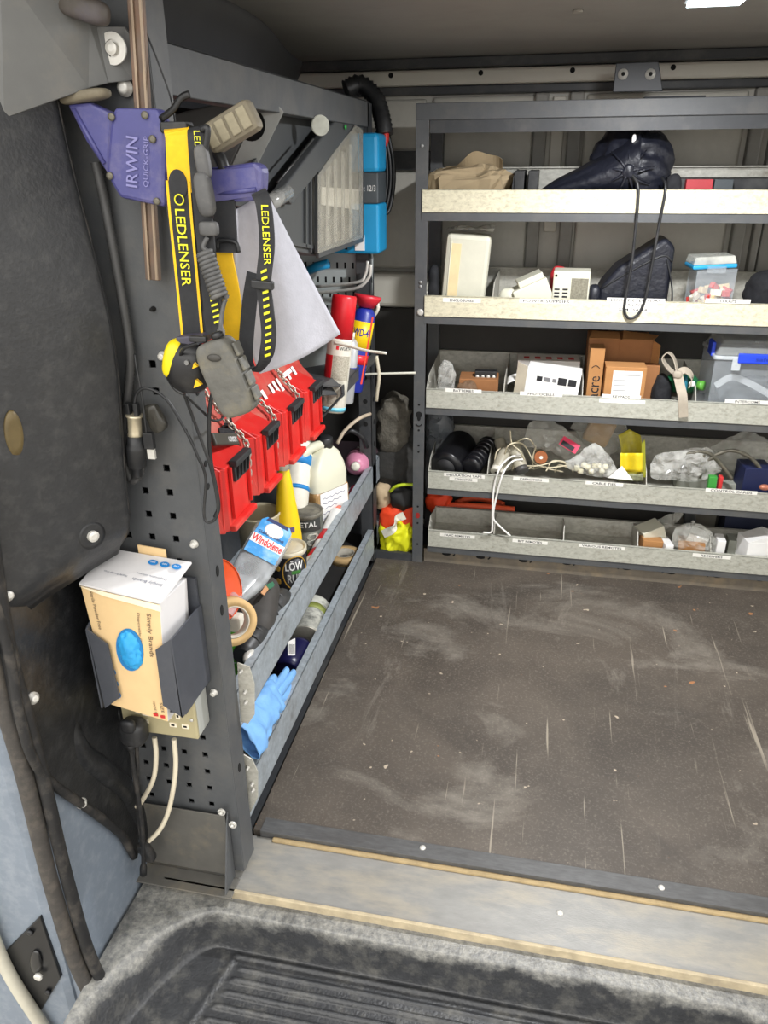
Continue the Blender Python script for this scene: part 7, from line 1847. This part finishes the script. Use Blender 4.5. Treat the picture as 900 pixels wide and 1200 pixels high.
for k in range(9):
    q = MB(); p = at(676 + 4.2 * k, 548 + 4 * math.sin(k * 2.0), 'y', 2.50); q.blob(p, (0.010, 0.010, 0.009), None, 10, 8, 0.6, 0.6); tag(q.build('white_fitting', mat('ivory_fitting', (232, 226, 196), 0.5)), 'small ivory fitting inside the milky bag', 'fitting', 'fittings in the milky bag')
t = thing('yellow_bag', 'clear and yellow retail bag standing open at the end of the cable ties', 'bag', at(742, 560, 'y', 2.53))
q = MB(); q.grid(lambda u, v: at(724 + 26 * u + 4 * math.sin(v * 3), 559 - 56 * v * (1 - 0.25 * abs(u - 0.5)), 'y', 2.53 + 0.03 * math.sin(u * PI) + 0.02 * v), 12, 14); q.build('back_skin', clear_mat('yellow_film', (196, 184, 60), 0.75, 0.2), t, solid=0.0008)
q = MB(); q.grid(lambda u, v: at(727 + 27 * u, 553 - 22 * v, 'y', 2.50 + 0.012 * math.sin(u * PI * 2)), 12, 6); q.build('yellow_panel', mat('bag_yellow', (226, 200, 30), 0.5, 0, 0.12, 30), t, solid=0.001)
q = MB(); q.prism([at(752, 520, 'y', 2.505), at(756, 514, 'y', 2.51), at(757, 560, 'y', 2.51), at(751, 558, 'y', 2.505)], (0, 0.002, 0)); q.build('side_fold', mat('bag_lime', (150, 150, 40), 0.5), t)
q = MB(); q.grid(lambda u, v: at(724 + 30 * u, 564 - 9 * v, 'y', 2.495), 4, 3); q.build('print_panel', mat('grey_green_print', (128, 130, 100), 0.6, 0, 0.5, 80), t, solid=0.001)
q = MB(); q.prism([at(712, 560, 'y', 2.49), at(729, 546, 'y', 2.50), at(742, 563, 'y', 2.49)], (0, 0.0015, 0)); tag(q.build('white_card', m_paper), 'white card corner in front of the yellow bag', 'card')
film('parts_bag', 'large clear bag of silver film spread over the control cards', [(762, 545), (772, 532), (800, 527), (828, 524), (846, 548), (820, 564), (785, 563), (764, 560)], 2.53, 0.03, m_bag2, 4)
film('parts_bag', 'clear bag with white print rising at the back right of the control cards', [(800, 545), (840, 520), (872, 506), (890, 510), (915, 530), (915, 560), (860, 556), (820, 552)], 2.64, 0.03, m_bag, 5)
for k, (pts, lab) in enumerate((([(808, 556), (806, 542), (815, 530), (832, 532), (848, 548), (858, 562)], 'left braided grey hose loop over the control cards'), ([(795, 556), (797, 540), (808, 531), (826, 535)], 'small braided grey hose end left of the loops'), ([(835, 534), (858, 528), (880, 537), (896, 556), (905, 572)], 'right braided grey hose arching over the blue box'), ([(820, 560), (822, 546), (838, 534)], 'short braided hose between the loops'))):
    q = MB(); q.tube([at(x, y, 'y', 2.52) for x, y in pts], 0.0062, 8, n=8, rfun=lambda u: 1 + 0.14 * math.sin(u * 160)); tag(q.build('braided_hose', mat('braid_grey', (96, 92, 80), 0.5, 0.3, 0.4, 120)), lab, 'hose')
for a, b_, mm, lab in ((829, 841, mat('green_conn', (60, 150, 60), 0.5), 'green terminal block on the control cards'), (841, 848, mat('red_conn', (200, 50, 50), 0.5), 'red terminal block beside the green one')):
    x0, x1, z0, z1 = rect(a, 559, b_, 571, 2.49); box_thing('terminal_block', lab, 'terminal block', x0, x1, 2.485, 2.51, F[3] + 0.03, z1, mm)
x0, x1, z0, z1 = rect(866, 549, 905, 572, 2.52)
box_thing('blue_box', 'dark navy box among the control cards', 'box', x0, x1, 2.51, 2.60, F[3], z1, mat('navy_box', (26, 34, 72), 0.5), 0.1)
x0, x1, z0, z1 = rect(790, 540, 900, 570, 2.60)
box_thing('circuit_carton', 'flat pale grey carton under the hoses', 'box', x0, x1, 2.56, 2.70, F[3], F[3] + 0.05, mat('pale_grey_card', (150, 152, 142), 0.7), -0.05, 0.06)
q = MB(); q.blob(at(896, 571, 'y', 2.48), (0.018, 0.01, 0.010), None, 14, 8); tag(q.build('copper_part', mat('copper_part', (190, 120, 96), 0.4, 0.4)), 'small copper coloured part at the right edge of the control cards', 'part')
# --- shelf 5
t = thing('orange_float', 'orange foam ring lying behind the bottom shelf with folded orange cloth', 'float', at(560, 600, 'y', 2.72))
m_or = mat('orange_foam', (240, 96, 56), 0.6, 0, 0.08, 20)
q = MB(); q.tube([at(519, 594, 'y', 2.70), at(540, 593, 'y', 2.70), at(575, 595, 'y', 2.70), at(603, 598, 'y', 2.70)], 0.015, 12, n=6); q.build('front_bar', m_or, t)
q = MB(); q.tube([at(535, 590, 'y', 2.75), at(550, 584, 'y', 2.78), at(570, 585, 'y', 2.78), at(590, 592, 'y', 2.75)], 0.013, 12, n=6); q.build('rear_bar', m_or, t)
crumple('orange_cloth', 'bunched orange cloth behind the left end of the bottom shelf', 'cloth', 499, 574, 529, 602, 2.70, 0.04, mat('hi_vis_orange', (236, 70, 28), 0.7), 21, 0.012, 0.02, 14)
x0, x1, z0, z1 = rect(750, 626, 774, 640, 2.50)
for k, (r, yy, dz, rz, ry, mm, lab) in enumerate((((750, 630, 776, 641), 2.50, 0.0, 0.1, 0.05, m_card, 'brown card box at the left of the receivers compartment'), ((754, 615, 785, 636), 2.54, 0.025, 0.35, -0.35, m_offw, 'off-white receiver lying tilted over the brown card box'), ((776, 634, 788, 644), 2.49, 0.0, 0.2, 0.0, m_paper, 'little white cube in the receivers compartment'), ((797, 634, 831, 648), 2.50, 0.0, -0.1, -0.12, m_card, 'larger brown card box under the clear film in the receivers compartment'), ((803, 624, 829, 636), 2.52, 0.03, -0.3, 0.25, mat('white_remote', (214, 212, 204), 0.5), 'white remote lying on the larger brown card box'))):
    x0, x1, z0, z1 = rect(*r, yy)
    zb2 = F[4] + dz
    box_thing('receiver_box', lab, 'box', x0, x1, yy - 0.01, yy + 0.06, zb2, max(zb2 + 0.02, z1 - 0.012), mm, rz, ry)
film('clear_film_bag', 'clear film bag over the receivers compartment', [(786, 640), (790, 622), (805, 612), (825, 616), (838, 630), (836, 648), (815, 648)], 2.50, 0.02, m_bag, 6)
film('clear_film_bag', 'long clear film sleeve sticking up behind the receivers', [(752, 622), (775, 606), (795, 600), (800, 604), (788, 616), (765, 628)], 2.58, 0.012, m_bag, 7)
t = thing('key_fob', 'black oval key fob with silver button behind the receivers', 'key fob', at(808, 620, 'y', 2.64))
q = MB(); q.blob(at(808, 608, 'y', 2.65), (0.022, 0.010, 0.036), roty(-0.2), 22, 16, 0.8, 0.8); q.build('fob_body', m_black, t)
q = MB(); q.blob(at(812, 612, 'y', 2.637), (0.007, 0.003, 0.007), None, 14, 8); q.build('button', m_screw, t)
for r, yy, lab, mm in (((838, 633, 851, 646), 2.50, 'small white carton at the left of the last bottom compartment', m_paper), ((850, 634, 882, 652), 2.56, 'flat grey carton lying in the last bottom compartment', mat('pale_grey_card', (150, 152, 142), 0.7))):
    x0, x1, z0, z1 = rect(*r, yy); box_thing('small_carton', lab, 'box', x0, x1, yy - 0.01, yy + 0.05, F[4], z1, mm)
x0, x1, z0, z1 = rect(868, 633, 915, 656, 2.49)
t, M, w, d, h = box_thing('house_shaped_box', 'white box with a ridged roof-like top at the right end of the bottom shelf', 'box', x0, x1, 2.485, 2.57, F[4], z1 - 0.012, m_paper, 0.2)
q = MB(); q.prism([M @ Vector((-w, -d, h)), M @ Vector((w, -d, h)), M @ Vector((0.1 * w, -d, h + 0.02))], (0, 2 * d, 0)); q.build('roof_fold', m_paper, t)
x0, x1, z0, z1 = rect(845, 585, 960, 625, 2.72)
box_thing('navy_crate', 'dark navy crate under the fourth shelf at the right', 'crate', x0, x1, 2.70, 2.79, 0.0, z1, mat('navy_crate', (30, 36, 58), 0.5))
x0, x1, z0, z1 = rect(786, 582, 852, 625, 2.76)
box_thing('backing_board', 'plain grey panel standing behind the bottom shelf beside the navy crate', 'panel', x0, x1 - 0.02, 2.77, 2.795, 0.0, z1, mat('grey_board', (120, 116, 106), 0.6))
# ceiling lamp over the aisle
lc = at(842, -12, 'z', 1.632)
t = thing('ceiling_lamp', 'bright rectangular light on the van roof', 'lamp', lc)
q = MB(); q.box((lc.x - 0.055, lc.y - 0.05, 1.618), (lc.x + 0.055, lc.y + 0.05, 1.64)); q.build('lamp_housing', mat('lamp_housing', (190, 192, 192), 0.4), t, bevel=0.005)
q = MB(); q.box((lc.x - 0.048, lc.y - 0.043, 1.612), (lc.x + 0.048, lc.y + 0.043, 1.618)); q.build('diffuser', mat('lamp_diffuser', (226, 244, 250), 0.4, 0, 0.0, emit=6.0), t)
ld = bpy.data.lights.new('ceiling_lamp_light', 'AREA'); ld.shape = 'RECTANGLE'; ld.size = 0.09; ld.size_y = 0.08; ld.energy = 17.0; ld.color = (0.97, 0.98, 1.0)
lo_ = bpy.data.objects.new('ceiling_lamp_light', ld); col.objects.link(lo_); lo_.location = (lc.x, lc.y, 1.608)
